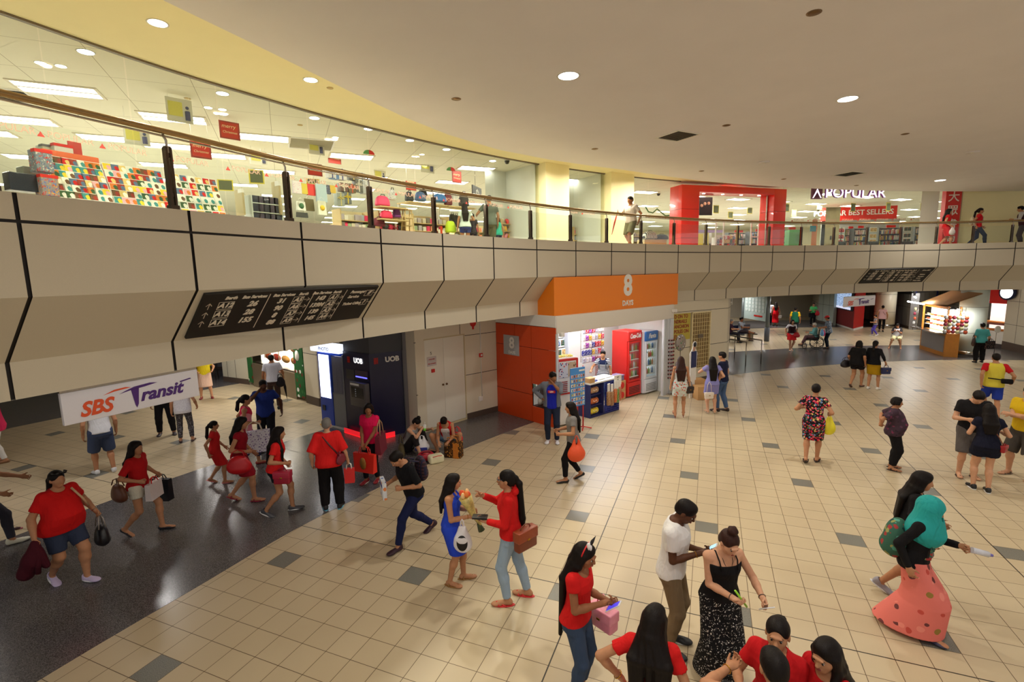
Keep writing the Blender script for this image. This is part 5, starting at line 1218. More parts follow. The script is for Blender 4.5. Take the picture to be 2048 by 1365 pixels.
# double door
t,L=TH('double_door',DL,(-1.27,12.96),'plain cream double door of the hose cupboard, with number and red label','door')
for k,x0 in enumerate((.03,L/2)):
    d=MB().rbox((x0,.0,.06),(x0+L/2-.035,.04,2.33),.004).build('door_leaf',plain((232,226,210),.45,noise=.02),t)
    kx=L/2+(-.07 if k==0 else .05); MB().lathe([(.001,0),(.022,0),(.030,.02),(.022,.04),(.001,.045)],n=14,M=Matrix.Translation((kx,-.0,1.12))@Matrix.Rotation(math.pi/2,4,'X')).build('knob',plain((120,90,60),.3,metal=.8),d)
MB().box((0,-.01,0),(.03,.05,2.36)).box((L-.03,-.01,0),(L,.05,2.36)).box((0,-.01,2.33),(L,.05,2.36)).box((0,-.01,.0),(L,.05,.05)).build('door_frame',plain((206,190,150),.5),t)
text('5',.11,plain((90,80,70)),t,(L*.22,-.006,1.98)); MB().box((L*.13,-.008,1.66),(L*.33,0,1.90)).build('notice',plain((200,190,186),.5),t)
text('FIRE HOSEREEL',.038,M_RED,t,(L*.23,-.012,1.72)); text('HOSE REEL',.04,M_RED,t,(L*.23,-.012,1.83)); MB().rbox((L*.21,-.03,1.49),(L*.28,0,1.58),.008).build('call_point',M_RED,t)
# conduit, socket, alarm on the service wall
t,L=TH('conduit',(-.95,13.25),(-.80,13.39),'thin cream conduit pipe with socket on the wall by the orange side panel','pipe'); MB().tube([(.1,-.02,.55),(.1,-.02,ZB)],.012,6).build('pipe',M_WHITE,t); MB().rbox((-.02,-.03,.42),(.12,0,.56),.01).build('socket',M_WHITE,t)
t,L=TH('alarm_bell',(-1.05,13.16),(-.95,13.25),'round red fire bell high on the cream service wall','alarm'); MB().lathe([(.001,.07),(.06,.06),(.10,.02),(.10,0)],n=18,M=Matrix.Translation((0,0,2.62))@Matrix.Rotation(math.pi/2,4,'X')).build('bell',M_RED,t); MB().box((-.03,-.01,2.45),(.03,0,2.72)).build('bracket',M_RED,t)
t,L=TH('call_point',(-.92,13.27),(-.80,13.39),'small red square alarm call point on the service wall','alarm'); MB().rbox((-.0,-.05,1.66),(.11,0,1.77),.01).build('box',M_RED,t); MB().box((.025,-.053,1.69),(.085,-.049,1.745)).build('pane',M_WHITE,t)
# ---- orange side of the shop
t,L=TH('orange_side_panel',WR,OC,'burnt orange panelled side of the small shop with a frosted name plate','wall panel')
z1,z2=HZ(998,686,WR),HZ(998,773,WR)
mb=MB(); g=.006; xs=[0,.34*L,.62*L,L]
cells=[(0,.34*L,z1,2.57),(.34*L,.62*L,z1,2.57),(.62*L,L,z1,2.57),(0,.62*L,z2,z1),(.62*L,L,z2+.30,z1),(0,.62*L,.0,z2),(.62*L,L,.0,z2-.30),(.86*L,L,z2-.30,z2+.30)]
for a,b,c,d in cells: mb.box((a+g,0,c+g),(b-g,.05,d-g))
mb.build('panels',M_ORW,t); MB().box((0,.03,0),(.62*L,.06,2.57)).box((.86*L,.03,0),(L,.06,2.57)).box((.62*L,.03,0),(.86*L,.06,z2-.3)).box((.62*L,.03,z2+.3),(.86*L,.06,2.57)).build('joint_backing',M_JOINT,t)
MB().box((.62*L,.30,z2-.3),(.86*L,.32,z2+.3)).box((.62*L,.05,z2-.31),(.86*L,.30,z2-.29)).box((.62*L,.05,z2+.29),(.86*L,.30,z2+.31)).build('niche',plain((60,24,14),.6),t)
MB().box((.15*L,-.02,1.72),(.42*L,-.004,2.26)).build('name_plate',plain((176,176,178),.25,noise=.05),t)
text('8',.42,M_WHITE,t,(.30*L,-.026,2.04),bold=.012); text('DAYS',.11,M_WHITE,t,(.30*L,-.026,1.79),bold=.004)
wall('wall_shop_top',[WR,OC],2.58,ZB,M_WHITE,0,(),.05)
t,L=TH('white_jug',(.62,12.6),(.75,12.5),'white plastic jug standing in the dark niche of the orange side panel','jug',z2-.29); MB().lathe([(.001,0),(.06,.0),(.065,.12),(.03,.2),(.03,.24),(.001,.24)],c=(0,.16,0),n=14).build('body',M_WHITE,t); MB().tube([(.06,.16,.14),(.1,.16,.12),(.1,.16,.05),(.06,.16,.04)],.01,6).build('handle',M_WHITE,t)
# ---- orange fascia box with the shop name
sa,sb=SU(1108,-.03,3.5),SU(1356,-.03,3.4); A=CV(sa,-.03); B=CV(sb,-.03)
t,L=TH('shop_sign_box',A,B,'bright orange boxed sign with a big white figure eight over the small shop','sign')
prof=[(0,ZK-.02),(0,ZB-.02),(REC+.10,ZB-.02),(REC+.10,ZL+.02)]
V=[(0,y,z) for y,z in prof]+[(L,y,z) for y,z in prof]; MB().add(V,[(0,3,2,1),(4,5,6,7),(0,1,5,4),(1,2,6,5),(2,3,7,6),(3,0,4,7)]).build('box',M_ORS,t)
x8=L*.535; text('8',.80,M_WHITE,t,(x8,-.006,3.50),bold=.03,sx=.95); text('DAYS',.20,M_WHITE,t,(x8,-.006,3.02),bold=.008)
# ---- the shop interior
S,LS=TH('small_shop',OC,JR,'small open fronted kiosk shop with white walls and bright tube lights','shop')
D=2.1
MB().box((.05,D,0),(LS+.4,D+.06,ZB)).build('back_panel',M_WHITE,S); MB().box((.02,.08,0),(.07,D,z2-.34)).box((.02,.08,z2+.34),(.07,D,ZB-.01)).box((.02,.95,z2-.34),(.07,D,z2+.34)).build('side_panel',M_WHITE,S); MB().box((LS+.06,.15,0),(LS+.12,D,ZB)).build('side_panel',M_WHITE,S)
MB().rbox((.02,-.02,2.42),(LS+.1,.28,ZB-.005),.02).build('shutter_box',plain((226,218,204),.4,noise=.02),S)
mb=MB(); mb.box((LS-.42,.0,0),(LS+.02,.06,2.42)); mb.box((LS-.1,-.04,0),(LS+.06,.14,2.42))
for x in (LS-.4,LS-.33,LS-.26): mb.box((x,-.015,0),(x+.03,.0,2.42))
mb.build('shutter_track',plain((214,216,218),.35,metal=.3),S); MB().box((.0,-.03,0),(.07,.06,2.42)).build('shutter_track',plain((214,216,218),.35),S)
TUBE=emis((245,250,255),14)
for x in (.15,1.55,2.95):
    tb=MB().tube([(x,.42,2.38),(x+1.3,.42,2.38)],.022,8).build('tube_light',TUBE,S); MB().box((x-.02,.38,2.40),(x+1.32,.46,2.44)).build('batten',M_WHITE,tb)
MB().rbox((LS-.05,-.16,2.62),(LS+.05,-.02,2.72),.012).build('shop_camera',M_WHITE,S); MB().rbox((.08,-.12,2.35),(.2,-.02,2.45),.012).build('shop_camera',M_WHITE,S)
aa=S.matrix_basis
def SP(x,y,z=0): return Matrix.Rotation(S.rotation_euler[2],4,'Z')@Vector((x,y,z))+Vector((OC[0],OC[1],0))
q=SP(2.4,1.1,2.6); area('kiosk_tube_light',q,3.4,85,(.95,.98,1),sizey=.4,rot=(0,0,S.rotation_euler[2])); q=SP(2.6,.1,2.35); area('kiosk_front_light',q,3.0,25,(.95,.98,1),sizey=.3,rot=(math.radians(-30),0,S.rotation_euler[2]))
SR=S.rotation_euler[2]
def inshop(name,x,y,z,label,cat,group=None,rz=0): return empty(name,SP(x,y,z),SR+rz,label,cat,group)
def SX(u,v,z=0.0):
    p=G(u,v,z)-Vector((OC[0],OC[1],0)); q=Matrix.Rotation(-SR,4,'Z')@p; return q.x,q.y
# fridges
def fridge(x,y,w,h,mat,hmat,label,txt,tcol,inner):
    t=inshop('drinks_fridge',x,y,0,label,'fridge')
    mb=MB(); mb.box((0,.05,.04),(w,.62,.5)); mb.box((0,.05,.5),(.04,.62,h)); mb.box((w-.04,.05,.5),(w,.62,h)); mb.box((.04,.58,.5),(w-.04,.62,h)); mb.box((.04,.05,h-.32),(w-.04,.58,h)); mb.build('cabinet',mat,t)
    MB().box((.04,.57,.5),(w-.04,.579,h-.32)).build('light_panel',emis((240,248,255),inner),t)
    MB().rbox((-.0,-.01,h-.30),(w,.06,h),.02).build('header',hmat,t)
    text(txt,.20,M_WHITE,t,(w/2,-.018,h-.15),shear=.3,bold=.006,sx=.9 if len(txt)<6 else .62)
    d=MB().box((.02,-.0,.5),(.07,.045,h-.31)).box((w-.07,0,.5),(w-.02,.045,h-.31)).box((.07,0,.5),(w-.07,.045,.56)).box((.07,0,h-.37),(w-.07,.045,h-.31)).build('door',mat,t)
    MB().box((.07,.015,.56),(w-.07,.025,h-.37)).build('glass',M_GLASS,d); MB().tube([(.045,-.04,.95),(.045,-.04,1.35)],.014,6).build('handle',mat,d)
    MB().rbox((.0,.0,.05),(w,.05,.48),.01).build('kick_panel',mat,t)
    mb=MB(); 
    for i in range(5): mb.box((.06,-.006,.12+i*.05),(w*.9,.0,.145+i*.05))
    mb.build('vent_slats',plain((40,20,20) if mat is M_RED else (150,150,150),.5),t)
    for k in range(4): MB().box((.05,.06,.62+k*.27),(w-.05,.55,.635+k*.27)).build('shelf',M_WHITE,t)
    return t
M_BOT=[plain(c,.15,noise=.05,coat=.5) for c in ((70,110,50),(190,120,50),(210,60,40),(150,180,80),(230,230,235),(60,110,170))]
BOT=[MB().lathe([(.001,0),(.032,0),(.034,.10),(.030,.13),(.013,.17),(.013,.195),(.001,.2)],n=10).mesh('bottle',[m]) for m in M_BOT]
FR=[]
x,y=SX(1255.4,797.7); fridge(x,y,.68,2.08,M_RED,M_RED,'tall red glass fronted drinks fridge with white script header','Coca-Cola',M_WHITE,1.3); FR.append((x,y,.68,'bottle in the red drinks fridge','bottles in the red fridge',.62))
x2,y2=SX(1289.5,790.5); x2=max(x2,x+.72); fridge(x2,y2,.66,2.02,plain((226,230,234),.35),plain((50,110,180),.35),'white glass fronted drinks fridge with blue header beside the red one','Fanta',M_WHITE,2.2); FR.append((x2,y2,.66,'bottle in the white drinks fridge','bottles in the white fridge',.62))
for fx,fy,w,lb,gr,z0 in FR:
    for k in range(4):
        for i in range(6):
            tag(link('drink_bottle',BOT[(k+i*(1+k%2))%5 if 'red' in lb else (k*2+i)%6],None,SP(fx+.09+i*(w-.18)/5,fy+.14,z0+.016+k*.27),SR),lb,'bottle',gr)
# back shelves with magazines, sweets
for k,(x0,x1) in enumerate(((.25,1.25),(1.3,2.2))):
    t=inshop('magazine_shelf',x0,D-.5,0,('white tiered magazine shelf nearest the orange side wall' if k==0 else 'white tiered magazine shelf behind the shopkeeper'),'shelf'); w=x1-x0
    MB().box((0,.3,0),(w,.34,2.25)).build('back_panel',M_WHITE,t); mb=MB()
    for i in range(6): mb.box((0,.05+.04*i,.55+i*.28),(w,.3,.565+i*.28))
    mb.build('shelf_board',M_WHITE,t); MB().box((0,.04,0),(.03,.34,2.25)).box((w-.03,.04,0),(w,.34,2.25)).build('side_panel',plain((210,214,224),.4),t)
    for i in range(6):
        for j in range(5): 
            q=SP(x0+.1+j*(w-.2)/4,D-.46+.04*i,.568+i*.28); tag(link('magazine',MAG[random.randrange(6)],None,q,SR),'magazine on the white tiered shelf '+('by the orange side' if k==0 else 'behind the shopkeeper'),'magazine','magazines on tiered shelf %s'%('one' if k==0 else 'two'))
PKC=[(200,40,60),(160,60,160),(230,220,230),(60,60,140),(220,180,60),(180,180,190)]
PKM=[]
for i,c in enumerate(PKC):
    PKM.append(MB().add([(-.06,0,0),(.06,0,0),(.06,.0,.17),(-.06,0,.17),(-.05,.035,.03),(.05,.035,.03),(.05,.035,.14),(-.05,.035,.14),(-.05,-.035,.03),(.05,-.035,.03),(.05,-.035,.14),(-.05,-.035,.14)],[(0,1,5,4),(1,2,6,5),(2,3,7,6),(3,0,4,7),(4,5,6,7),(1,0,8,9),(2,1,9,10),(3,2,10,11),(0,3,11,8),(9,8,11,10)]).mesh('packet',[patterned(c,[(240,240,240),PKC[(i+2)%6]],30,.35)]))
t=inshop('hanging_rack',2.25,1.2,1.25,'wire rack hung with sweet and snack packets beside the red fridge','rack'); mb=MB()
for i in range(5): mb.tube([(0,0,.15+.24*i),(.95,0,.15+.24*i)],.006,5)
for x in (0,.475,.95): mb.tube([(x,0,0),(x,0,1.5)],.008,5)
mb.build('wire_frame',M_STEEL,t)
for i in range(5):
    for j in range(7): tag(link('snack_packet',PKM[random.randrange(6)],None,SP(2.31+j*.14,1.14,1.22+.22*i),SR),'snack packet hanging on the wire rack beside the red fridge','packet','snack packets on the wire rack')
t=inshop('red_mesh_panel',2.75,1.05,.45,'red square mesh panel beside the red fridge','panel'); mb=MB()
for i in range(6): mb.box((0.06*i,0,0),(0.06*i+.012,.01,.95))
for i in range(16): mb.box((0,0,.06*i),(.312,.01,.06*i+.012))
mb.build('mesh_grid',plain((190,30,40),.4),t)
# cartons
CB=plain((196,152,98),.7,noise=.06)
cx,cy=SX(1235,803)
for k in range(2):
    t=inshop('carton',cx,cy,.30*k,'brown carton with red ring print, %s of the two beside the red fridge'%('lower' if k==0 else 'upper'),'carton'); MB().rbox((0,0,0),(.40,.35,.295),.006).build('box',CB,t); MB().lathe([(.08,0),(.11,0),(.11,.003),(.08,.003)],n=20,M=Matrix.Translation((.22,-.0,.15))@Matrix.Rotation(math.pi/2,4,'X')).build('ring_print',M_RED,t)
t=inshop('crate',cx-.02,cy+.02,.605,'purple grey plastic box of goods on top of the ringed cartons','crate'); MB().rbox((0,0,0),(.36,.3,.16),.01).build('box',plain((120,110,150),.4),t); MB().rbox((-.01,-.01,.14),(.37,.31,.175),.008).build('lid',plain((150,140,180),.4),t)
# counter
qx,qy=SX(1180,838)
t=inshop('shop_counter',qx,qy,0,'navy framed shop counter with white papers spread on top','counter'); 
MB().box((0,.0,.92),(1.25,.55,.96)).build('worktop',M_WHITE,t)
for x in (.0,.55,1.22): MB().box((x,.0,0),(x+.03,.5,.92)).build('side_panel',plain((24,30,90),.5),t)
MB().box((.03,.0,0),(1.22,.5,.04)).build('base',plain((24,30,90),.5),t)
for z in (.3,.6): MB().box((.03,.05,z),(.55,.5,z+.02)).build('shelf',plain((24,30,90),.5),t)
mb=MB()
for i in range(10): mb.box((.62+.06*i,-.02,.04),(.632+.06*i,-.01,.90))
for i in range(15): mb.box((.60,-.02,.04+.06*i),(1.22,-.01,.052+.06*i))
mb.build('basket_grid',plain((36,52,150),.4),t)
for k,(x,z,c) in enumerate(((.68,.25,(170,130,90)),(.82,.22,(160,120,84)),(.96,.28,(206,110,60)),(1.06,.26,(90,140,70)),(1.16,.30,(190,110,80)))):
    tt=inshop('snack_strip',qx+x,qy-.09,z,['brown strip of nut packets, first on the counter basket','brown strip of nut packets, second on the counter basket','orange strip of snack packets on the counter basket','green strip of snack packets on the counter basket','reddish strip of snack packets at the basket end'][k],'snack strip'); MB().rbox((-.06,-.03,0),(.06,.05,.40),.03).build('packets',patterned(c,[(220,200,170),(150,90,60)],40,.35),tt); MB().box((-.045,-.0,.38),(.045,.02,.62)).build('header_card',M_WHITE,tt)
t=inshop('price_card',qx+1.12,qy-.05,.80,'white handwritten card hanging from the counter edge','card'); MB().box((-.16,0,-.05),(.16,.01,.24)).build('sheet',plain((240,236,220),.6),t); text('BUY',.05,M_BB,t,(0,-.004,.18)); text('IT',.05,M_BB,t,(0,-.004,.11)); text('NEW',.05,M_BB,t,(0,-.004,.03))
for k,(x,y,c,lb) in enumerate(((.25,.2,(40,70,170),'blue folder lying on the shop counter'),(.62,.22,(236,236,232),'stack of white papers in the middle of the shop counter'),(.98,.25,(226,228,232),'stack of white papers at the fridge end of the shop counter'))):
    t=inshop('papers',qx+x,qy+y,.96,lb,'papers'); MB().box((-.15,-.12,0),(.15,.12,.03)).build('sheets',plain(c,.6),t); MB().box((-.12,-.1,.03),(.1,.08,.04)).build('top_sheet',plain((244,244,240),.6),t)
t=inshop('cardboard_box',qx+.02,qy+.02,.96,'small open brown box on the shop counter by the card stand','box'); MB().rbox((0,0,0),(.2,.2,.13),.006).build('box',CB,t); MB().box((.2,0,.12),(.26,.2,.13)).build('flap',CB,t)
for k,(z,c) in enumerate(((.04,(236,210,60)),(.32,(200,110,60)),(.62,(190,150,110)))):
    t=inshop('snack_pile',qx+.28,qy+.05,z,['yellow snack bags on the bottom counter shelf','orange snack bags on the middle counter shelf','brown snack bags on the top counter shelf'][k],'snack bags'); V=Vox(.02)
    for i in range(4): V.ell((-.15+.1*i,.1,.08),(.08,.06,.09),k=.01)
    v,q=V.run(); v[:,2]-=v[:,2].min(); link('bags',mesh_np('bags',v,q,patterned(c,[(220,40,40),(240,240,230)],20,.35)),t)
# magazine tower and card panel in front
mx,my=SX(1120,858)
t=inshop('magazine_tower',mx+.02,my+.10,0,'white and red magazine tower crowded with covers at the shop corner','display stand',rz=math.radians(-12)); MB().rbox((0,0,.05),(.62,.45,1.72),.01).build('cabinet',M_WHITE,t); mb=MB()
for a,b in (((-.01,-.012,.0),(.04,.0,1.74)),((.58,-.012,.0),(.63,.0,1.74)),((0,-.012,1.70),(.62,.0,1.76)),((0,-.012,.84),(.62,0,.88))): mb.box(a,b)
mb.build('red_frame',M_RED,t); MB().box((.05,-.014,1.28),(.30,-.001,1.66)).build('cover_print',patterned((216,216,222),[(200,50,60),(40,60,120)],14,.3),t); MB().box((.33,-.014,1.30),(.56,-.001,1.66)).build('portrait_print',patterned((206,180,150),[(60,50,46),(120,90,70)],9,.3),t); mb=MB()
for i in range(7): mb.box((.05,-.014,1.16-.05*i),(.30,-.001,1.18-.05*i))
mb.build('text_lines',plain((160,60,60)),t)
V=Vox(.018)
for i in range(6): V.ell((.08+.09*i,.2,1.78),(.07,.1,.05),k=.01)
v,q=V.run(); tt=inshop('sweet_tray',mx+.02,my+.1,0.0,'tray of mixed sweets on top of the magazine tower','sweets',rz=math.radians(-12)); link('sweets',mesh_np('sweets',v,q,patterned((240,220,120),[(230,60,60),(240,240,240),(120,190,80)],24,.4)),tt); MB().rbox((.0,.05,1.745),(.62,.4,1.775),.008).build('tray',M_WHITE,tt)
px,py=SX(1140,866)
t=inshop('card_panel_stand',px+.02,py+.02,0,'light blue hanging panel of small photo cards before the magazine tower','display stand',rz=math.radians(-6)); MB().rbox((.02,0,.62),(.50,.02,1.60),.006).build('panel',plain((70,140,210),.4),t); MB().box((.30,-.004,1.50),(.48,0,1.54)).build('label_strip',M_WHITE,t)
MB().tube([(.47,.04,0),(.47,.04,1.62)],.016,8).build('pole',M_RED,t); MB().tube([(.3,-.12,.02),(.47,.04,.05),(.6,.2,.02)],.014,6).tube([(.3,.2,.02),(.47,.04,.05),(.62,-.12,.02)],.014,6).build('base',M_RED,t)
for i in range(7):
    for j in range(6): 
        q=SP(px+.02,py+.02)+Matrix.Rotation(SR+math.radians(-6),4,'Z')@Vector((.07+j*.076,-.004,.66+i*.115)); c=link('photo_card',CM[(i*5+j*3)%12],None,q,SR+math.radians(-6)); c.scale=(.42,.6,.62); tag(c,'tiny photo card clipped to the light blue panel','card','photo cards on the blue panel')
# ---- right of the shop: poster wall, grille gate, racks
W1=(5.3,16.3); W2=(7.9,17.8)
wall('wall_poster',[W1,W2,(8.25,18.4)],0,ZB,M_CW,.12,(1.25,2.5))
t,L=TH('warning_poster',W1,W2,'yellow wall poster with red capital lettering beside the purple strip','poster')
MB().box((.14,-.02,1.55),(.98,-.004,2.45)).build('sheet',plain((196,178,70),.6),t); MB().box((.02,-.03,0),(.14,-.004,2.45)).build('purple_strip',plain((84,40,120),.5),t)
for i,s_ in enumerate(('D ON TO','NDRAILS','ANCHION','POLES ON','ES')): text(s_,.17,plain((150,40,40)),t,(.18,-.024,2.35-.17*i),align='LEFT',bold=.004,sx=.9)
t,L2=TH('grille_gate',W1,W2,'cream metal grille gate over the wall beside the yellow poster','gate'); x0,x1=1.02,2.0; mb=MB()
for a,b in (((x0,-.06,.45),(x0+.04,-.02,2.46)),((x1-.04,-.06,.45),(x1,-.02,2.46)),((x0,-.06,2.42),(x1,-.02,2.46)),((x0,-.06,.45),(x1,-.02,.49))): mb.box(a,b)
mb.build('frame',plain((236,220,170),.5),t); MB().box((x0+.02,-.012,.47),(x1-.02,-.003,2.44)).build('backing',plain((150,124,80),.6),t); mb=MB()
for i in range(8): mb.box((x0+.12*i+.05,-.05,.49),(x0+.12*i+.062,-.035,2.42))
for i in range(14): mb.box((x0,-.055,.55+.14*i),(x1,-.045,.565+.14*i))
mb.build('bars',plain((226,206,150),.5),t); MB().box((x0+.3,-.09,1.55),(x0+.55,-.06,1.68)).build('lock_box',plain((110,96,80),.5),t)
# sunglass rack
rx,ry=SX(1340,795)
rk=G(1342,792); t=empty('sunglasses_rack',(rk[0],rk[1]+.25,0),SR,'tall spinning rack of red rimmed sunglasses by the shutter post','rack'); MB().tube([(0,0,0),(0,0,1.85)],.015,8).build('pole',M_STEEL,t); MB().lathe([(.001,0),(.2,0),(.2,.02),(.001,.03)],n=16).build('base',M_STEEL,t)
gm=MB(); gm.tube([(-.06,0,0),(-.02,-.01,0),(-.01,-.01,.01),(.01,-.01,.01),(.02,-.01,0),(.06,0,0)],.008,5)
for sx in (-1,1): gm.lathe([(.001,0),(.026,0),(.026,.004),(.001,.004)],n=10,m=1,M=Matrix.Translation((sx*.035,-.012,-.008))@Matrix.Rotation(math.pi/2,4,'X')); gm.tube([(sx*.06,0,0),(sx*.062,.1,0)],.004,4)
GM=gm.mesh('glasses',[M_RED,plain((40,20,24),.15)])
for i in range(11):
    for j in range(3):
        a=SR+(j-1)*.9; q=Vector((rk[0],rk[1]+.25,.55+.12*i))+Vector((math.sin(a)*.0,0,0)); d=Matrix.Rotation(a,4,'Z')@Vector((0,-.12,0)); tag(link('sunglasses',GM,None,q+d,a),'pair of red rimmed sunglasses on the tall rack','sunglasses','sunglasses on the tall rack')
# round wrapped hoop, cut-out, boxes
p=G(1366,790); t=empty('wrapped_hamper',(p[0],p[1]+.35,0),SR,'big round hamper in clear wrap hanging beside the sunglasses rack','hamper'); 
V=Vox(.02); V.ell((0,0,1.62),(.27,.10,.27),k=.02); v,q=V.run(); link('wrap',mesh_np('wrap',v,q,patterned((150,140,130),[(60,90,160),(220,220,230),(90,60,50),(70,130,80)],12,.3)),t); MB().tube([(0,0,0),(0,0,1.4)],.012,6).build('stand',M_STEEL,t)
for i in range(6):
    tt=empty('hanging_toy',(p[0]-.12+.08*(i%3),p[1]+.3,.35+.32*(i//3)+.1*(i%2)),SR,'shiny wrapped toy hanging under the round hamper','toy','wrapped toys under the round hamper'); V=Vox(.02); V.ell((0,0,.12),(.05,.05,.13),k=.01); v,q=V.run(); link('body',mesh_np('body',v,q,plain([(190,180,190),(110,90,100),(60,60,66)][i%3],.2,noise=.3,scale=30)),tt); MB().tube([(0,0,.24),(0,0,.34)],.004,4).build('string',M_WHITE,tt)
p=G(1387,797); t=empty('cardboard_cutout',(p[0],p[1]+.1,0),SR-.1,'cardboard cut-out of a figure in a navy shirt beside the cartons','cut-out')
mb=MB(); mb.prism([(-.16,0),(.14,0),(.14,.85),(.17,1.4),(.08,1.52),(.05,1.62),(-.05,1.62),(-.08,1.52),(-.19,1.4),(-.16,.85)],-.01,.01); 
me=mb.mesh('board',M_WHITE); me.transform(Matrix.Rotation(math.pi/2,4,'X')); link('board',me,t)
MB().box((-.13,-.022,.95),(.12,-.012,1.45)).build('shirt_print',plain((30,40,90),.6),t); MB().box((-.05,-.022,1.46),(.04,-.012,1.60)).build('face_print',plain((200,150,120),.6),t); MB().lathe([(.001,0),(.10,0),(.10,.01),(.001,.01)],n=20,M=Matrix.Translation((.02,-.01,1.66))@Matrix.Rotation(math.pi/2,4,'X')).build('disc',M_WHITE,t); MB().lathe([(.001,0),(.075,0),(.075,.012),(.001,.012)],n=20,M=Matrix.Translation((.02,-.014,1.66))@Matrix.Rotation(math.pi/2,4,'X')).build('disc_centre',plain((30,34,46)),t)
p=G(1400,801); 
for k,(dx,dy,z,lb) in enumerate(((0,0,0,'brown carton with blue ring mark standing by the cut-out'),(.02,.40,0,'brown carton behind the blue ringed one by the wall'))):
    t=empty('carton',(p[0]+dx+.10,p[1]+dy,z),.1,lb,'carton'); MB().rbox((-.18,0,0),(.22,.34,.42+.12*k),.008).build('box',CB,t); MB().lathe([(.03,0),(.045,0),(.045,.003),(.03,.003)],n=16,M=Matrix.Translation((.1,-.001,.30))@Matrix.Rotation(math.pi/2,4,'X')).build('ring_mark',M_BLUE,t)
# ---- bank machine, photo booth
AL=(-4.24,12.1); AC=(-3.40,11.44); AR=(-2.74,11.92)
t,L=TH('cash_machine',AL,AC,'navy bank cash machine kiosk with white bank name and red lit base','cash machine')
ang=math.atan2(AC[1]-AL[1],AC[0]-AL[0]); 
loc=lambda p:(Matrix.Rotation(-ang,4,'Z')@Vector((p[0]-AL[0],p[1]-AL[1],0)))
ar=loc(AR); back=(Vector((0,1,0))*.9)
poly=[(0,0),(L,0),(ar.x,ar.y),(ar.x-.35,ar.y+.55),(0,.95)]
MB().prism(poly,0,2.10).build('cabinet',M_NAVY,t)
MB().prism([(x*1.0-.0,y+.02) for x,y in poly],2.10,ZB-.01).build('top_box',plain((60,60,66),.5),t)
text('UOB',.17,emis((255,255,255),.9),t,(L*.60,-.012,1.90),bold=.008)
def uob(x,par,M=None,z=1.90):
    mb=MB()
    for i in range(4): mb.box((x+i*.028,-.014,z-.075),(x+i*.028+.016,-.002,z+.075))
    mb.box((x,-.014,z-.01),(x+.1,-.002,z+.012)); return mb
uob(L*.18,t).build('bank_emblem',M_RED,t)
MB().box((L*.10,-.01,1.42),(L*.42,.0,1.66)).build('side_screen',plain((50,52,58),.3),t); 
MB().box((L*.48,-.03,1.48),(L*.95,-.0,1.68)).build('top_panel',plain((60,40,70),.3),t); MB().box((L*.50,-.034,1.50),(L*.93,-.028,1.53)).build('blue_glow',emis((90,90,255),2.5),t)
MB().rbox((L*.38,-.14,.80),(L*.97,.0,1.40),.02).build('teller_housing',plain((86,82,84),.4,metal=.3),t); MB().box((L*.42,-.145,1.32),(L*.75,-.139,1.37)).build('label_strip',M_WHITE,t); MB().box((L*.45,-.143,1.02),(L*.90,-.138,1.28)).build('screen',plain((20,22,30),.15),t)
mb=MB()
for i in range(4): mb.box((L*.60,-.147,1.05+.055*i),(L*.63,-.14,1.075+.055*i))
mb.build('buttons',plain((190,200,220),.4),t)
mb=MB(); mb.box((-.02,-.10,.005),(L+.08,-.0,.02)); mb.box((-.02,-.10,.005),(L+.08,-.085,.13)); mb.build('red_base_light',emis((255,40,50),.55),t)
# side face lettering as a child in a rotated frame
dx,dy=ar.x-L,ar.y; sa_=math.atan2(dy,dx); SL=math.hypot(dx,dy)
o=text('UOB',.17,M_WHITE,t,(L+dx*.70+math.sin(sa_)*.012,dy*.70-math.cos(sa_)*.012,1.92),sa_,bold=.008); me=uob(SL*.14,t,z=1.92); o=me.build('bank_emblem',M_RED,t,(L,0,0),sa_)
MB().box((0,-.10,.005),(SL*.62,-.085,.13)).box((0,-.1,.005),(SL*.62,0,.02)).build('red_base_light',emis((255,40,50),.55),t,(L,0,0),sa_)
q=(AC[0]-.1,AC[1]-.35,.18); l=area('machine_base_glow',(AC[0]-.0,AC[1]-.2,.3),.5,1.2,(1,.1,.1))
BL=(-5.16,12.78); BR=(-4.74,12.42); CR=(-4.27,12.14)
t,L=TH('photo_booth',BL,CR,'blue photo booth with a glowing white side panel and grey curtain','photo booth'); xb=math.hypot(BR[0]-BL[0],BR[1]-BL[1])
MB().rbox((0,0,0.04),(xb,.75,1.98),.01).build('cabinet',M_BLUE,t); MB().rbox((.06,-.012,.78),(xb-.05,.0,1.93),.02).build('light_panel',emis((235,240,255),2.6),t)
MB().box((.10,-.02,.42),(.22,.0,.56)).build('coin_return',plain((50,52,60),.4),t); MB().box((0,.0,0),(L,.75,.05)).build('base',plain((190,186,180),.5),t)
MB().box((L-.04,.0,0),(L,.75,1.98)).box((xb,.70,0),(L,.75,1.98)).build('wall_panel',plain((110,112,118),.4),t); MB().box((xb,.02,.05),(L-.04,.05,.95)).build('lower_door',plain((120,124,130),.35,metal=.3),t)
mb=MB(); V=[];F=[]
n=28
for i in range(n+1):
    x=xb+.02+(L-.06-xb)*i/n; y=.03+.018*math.sin(i*1.7); V+= [(x,y,.92),(x,y,1.90)]
for i in range(n): F.append((2*i,2*i+2,2*i+3,2*i+1))
mb.add(V,F,0,True).build('curtain',plain((120,118,128),.8,noise=.1),t); MB().tube([(xb,.03,1.92),(L,.03,1.92)],.012,6).build('curtain_rail',M_STEEL,t)
MB().rbox((-.12,-.12,2.02),(L+.02,.3,2.20),.03).build('sign_box',emis((225,235,255),1.6),t); text('PHOTO',.13,plain((60,70,130)),t,(L*.45,-.13,2.11)); 
MB().box((-.02,-.06,.0),(.12,.0,.02)).build('floor_marker',plain((236,180,50)),t)
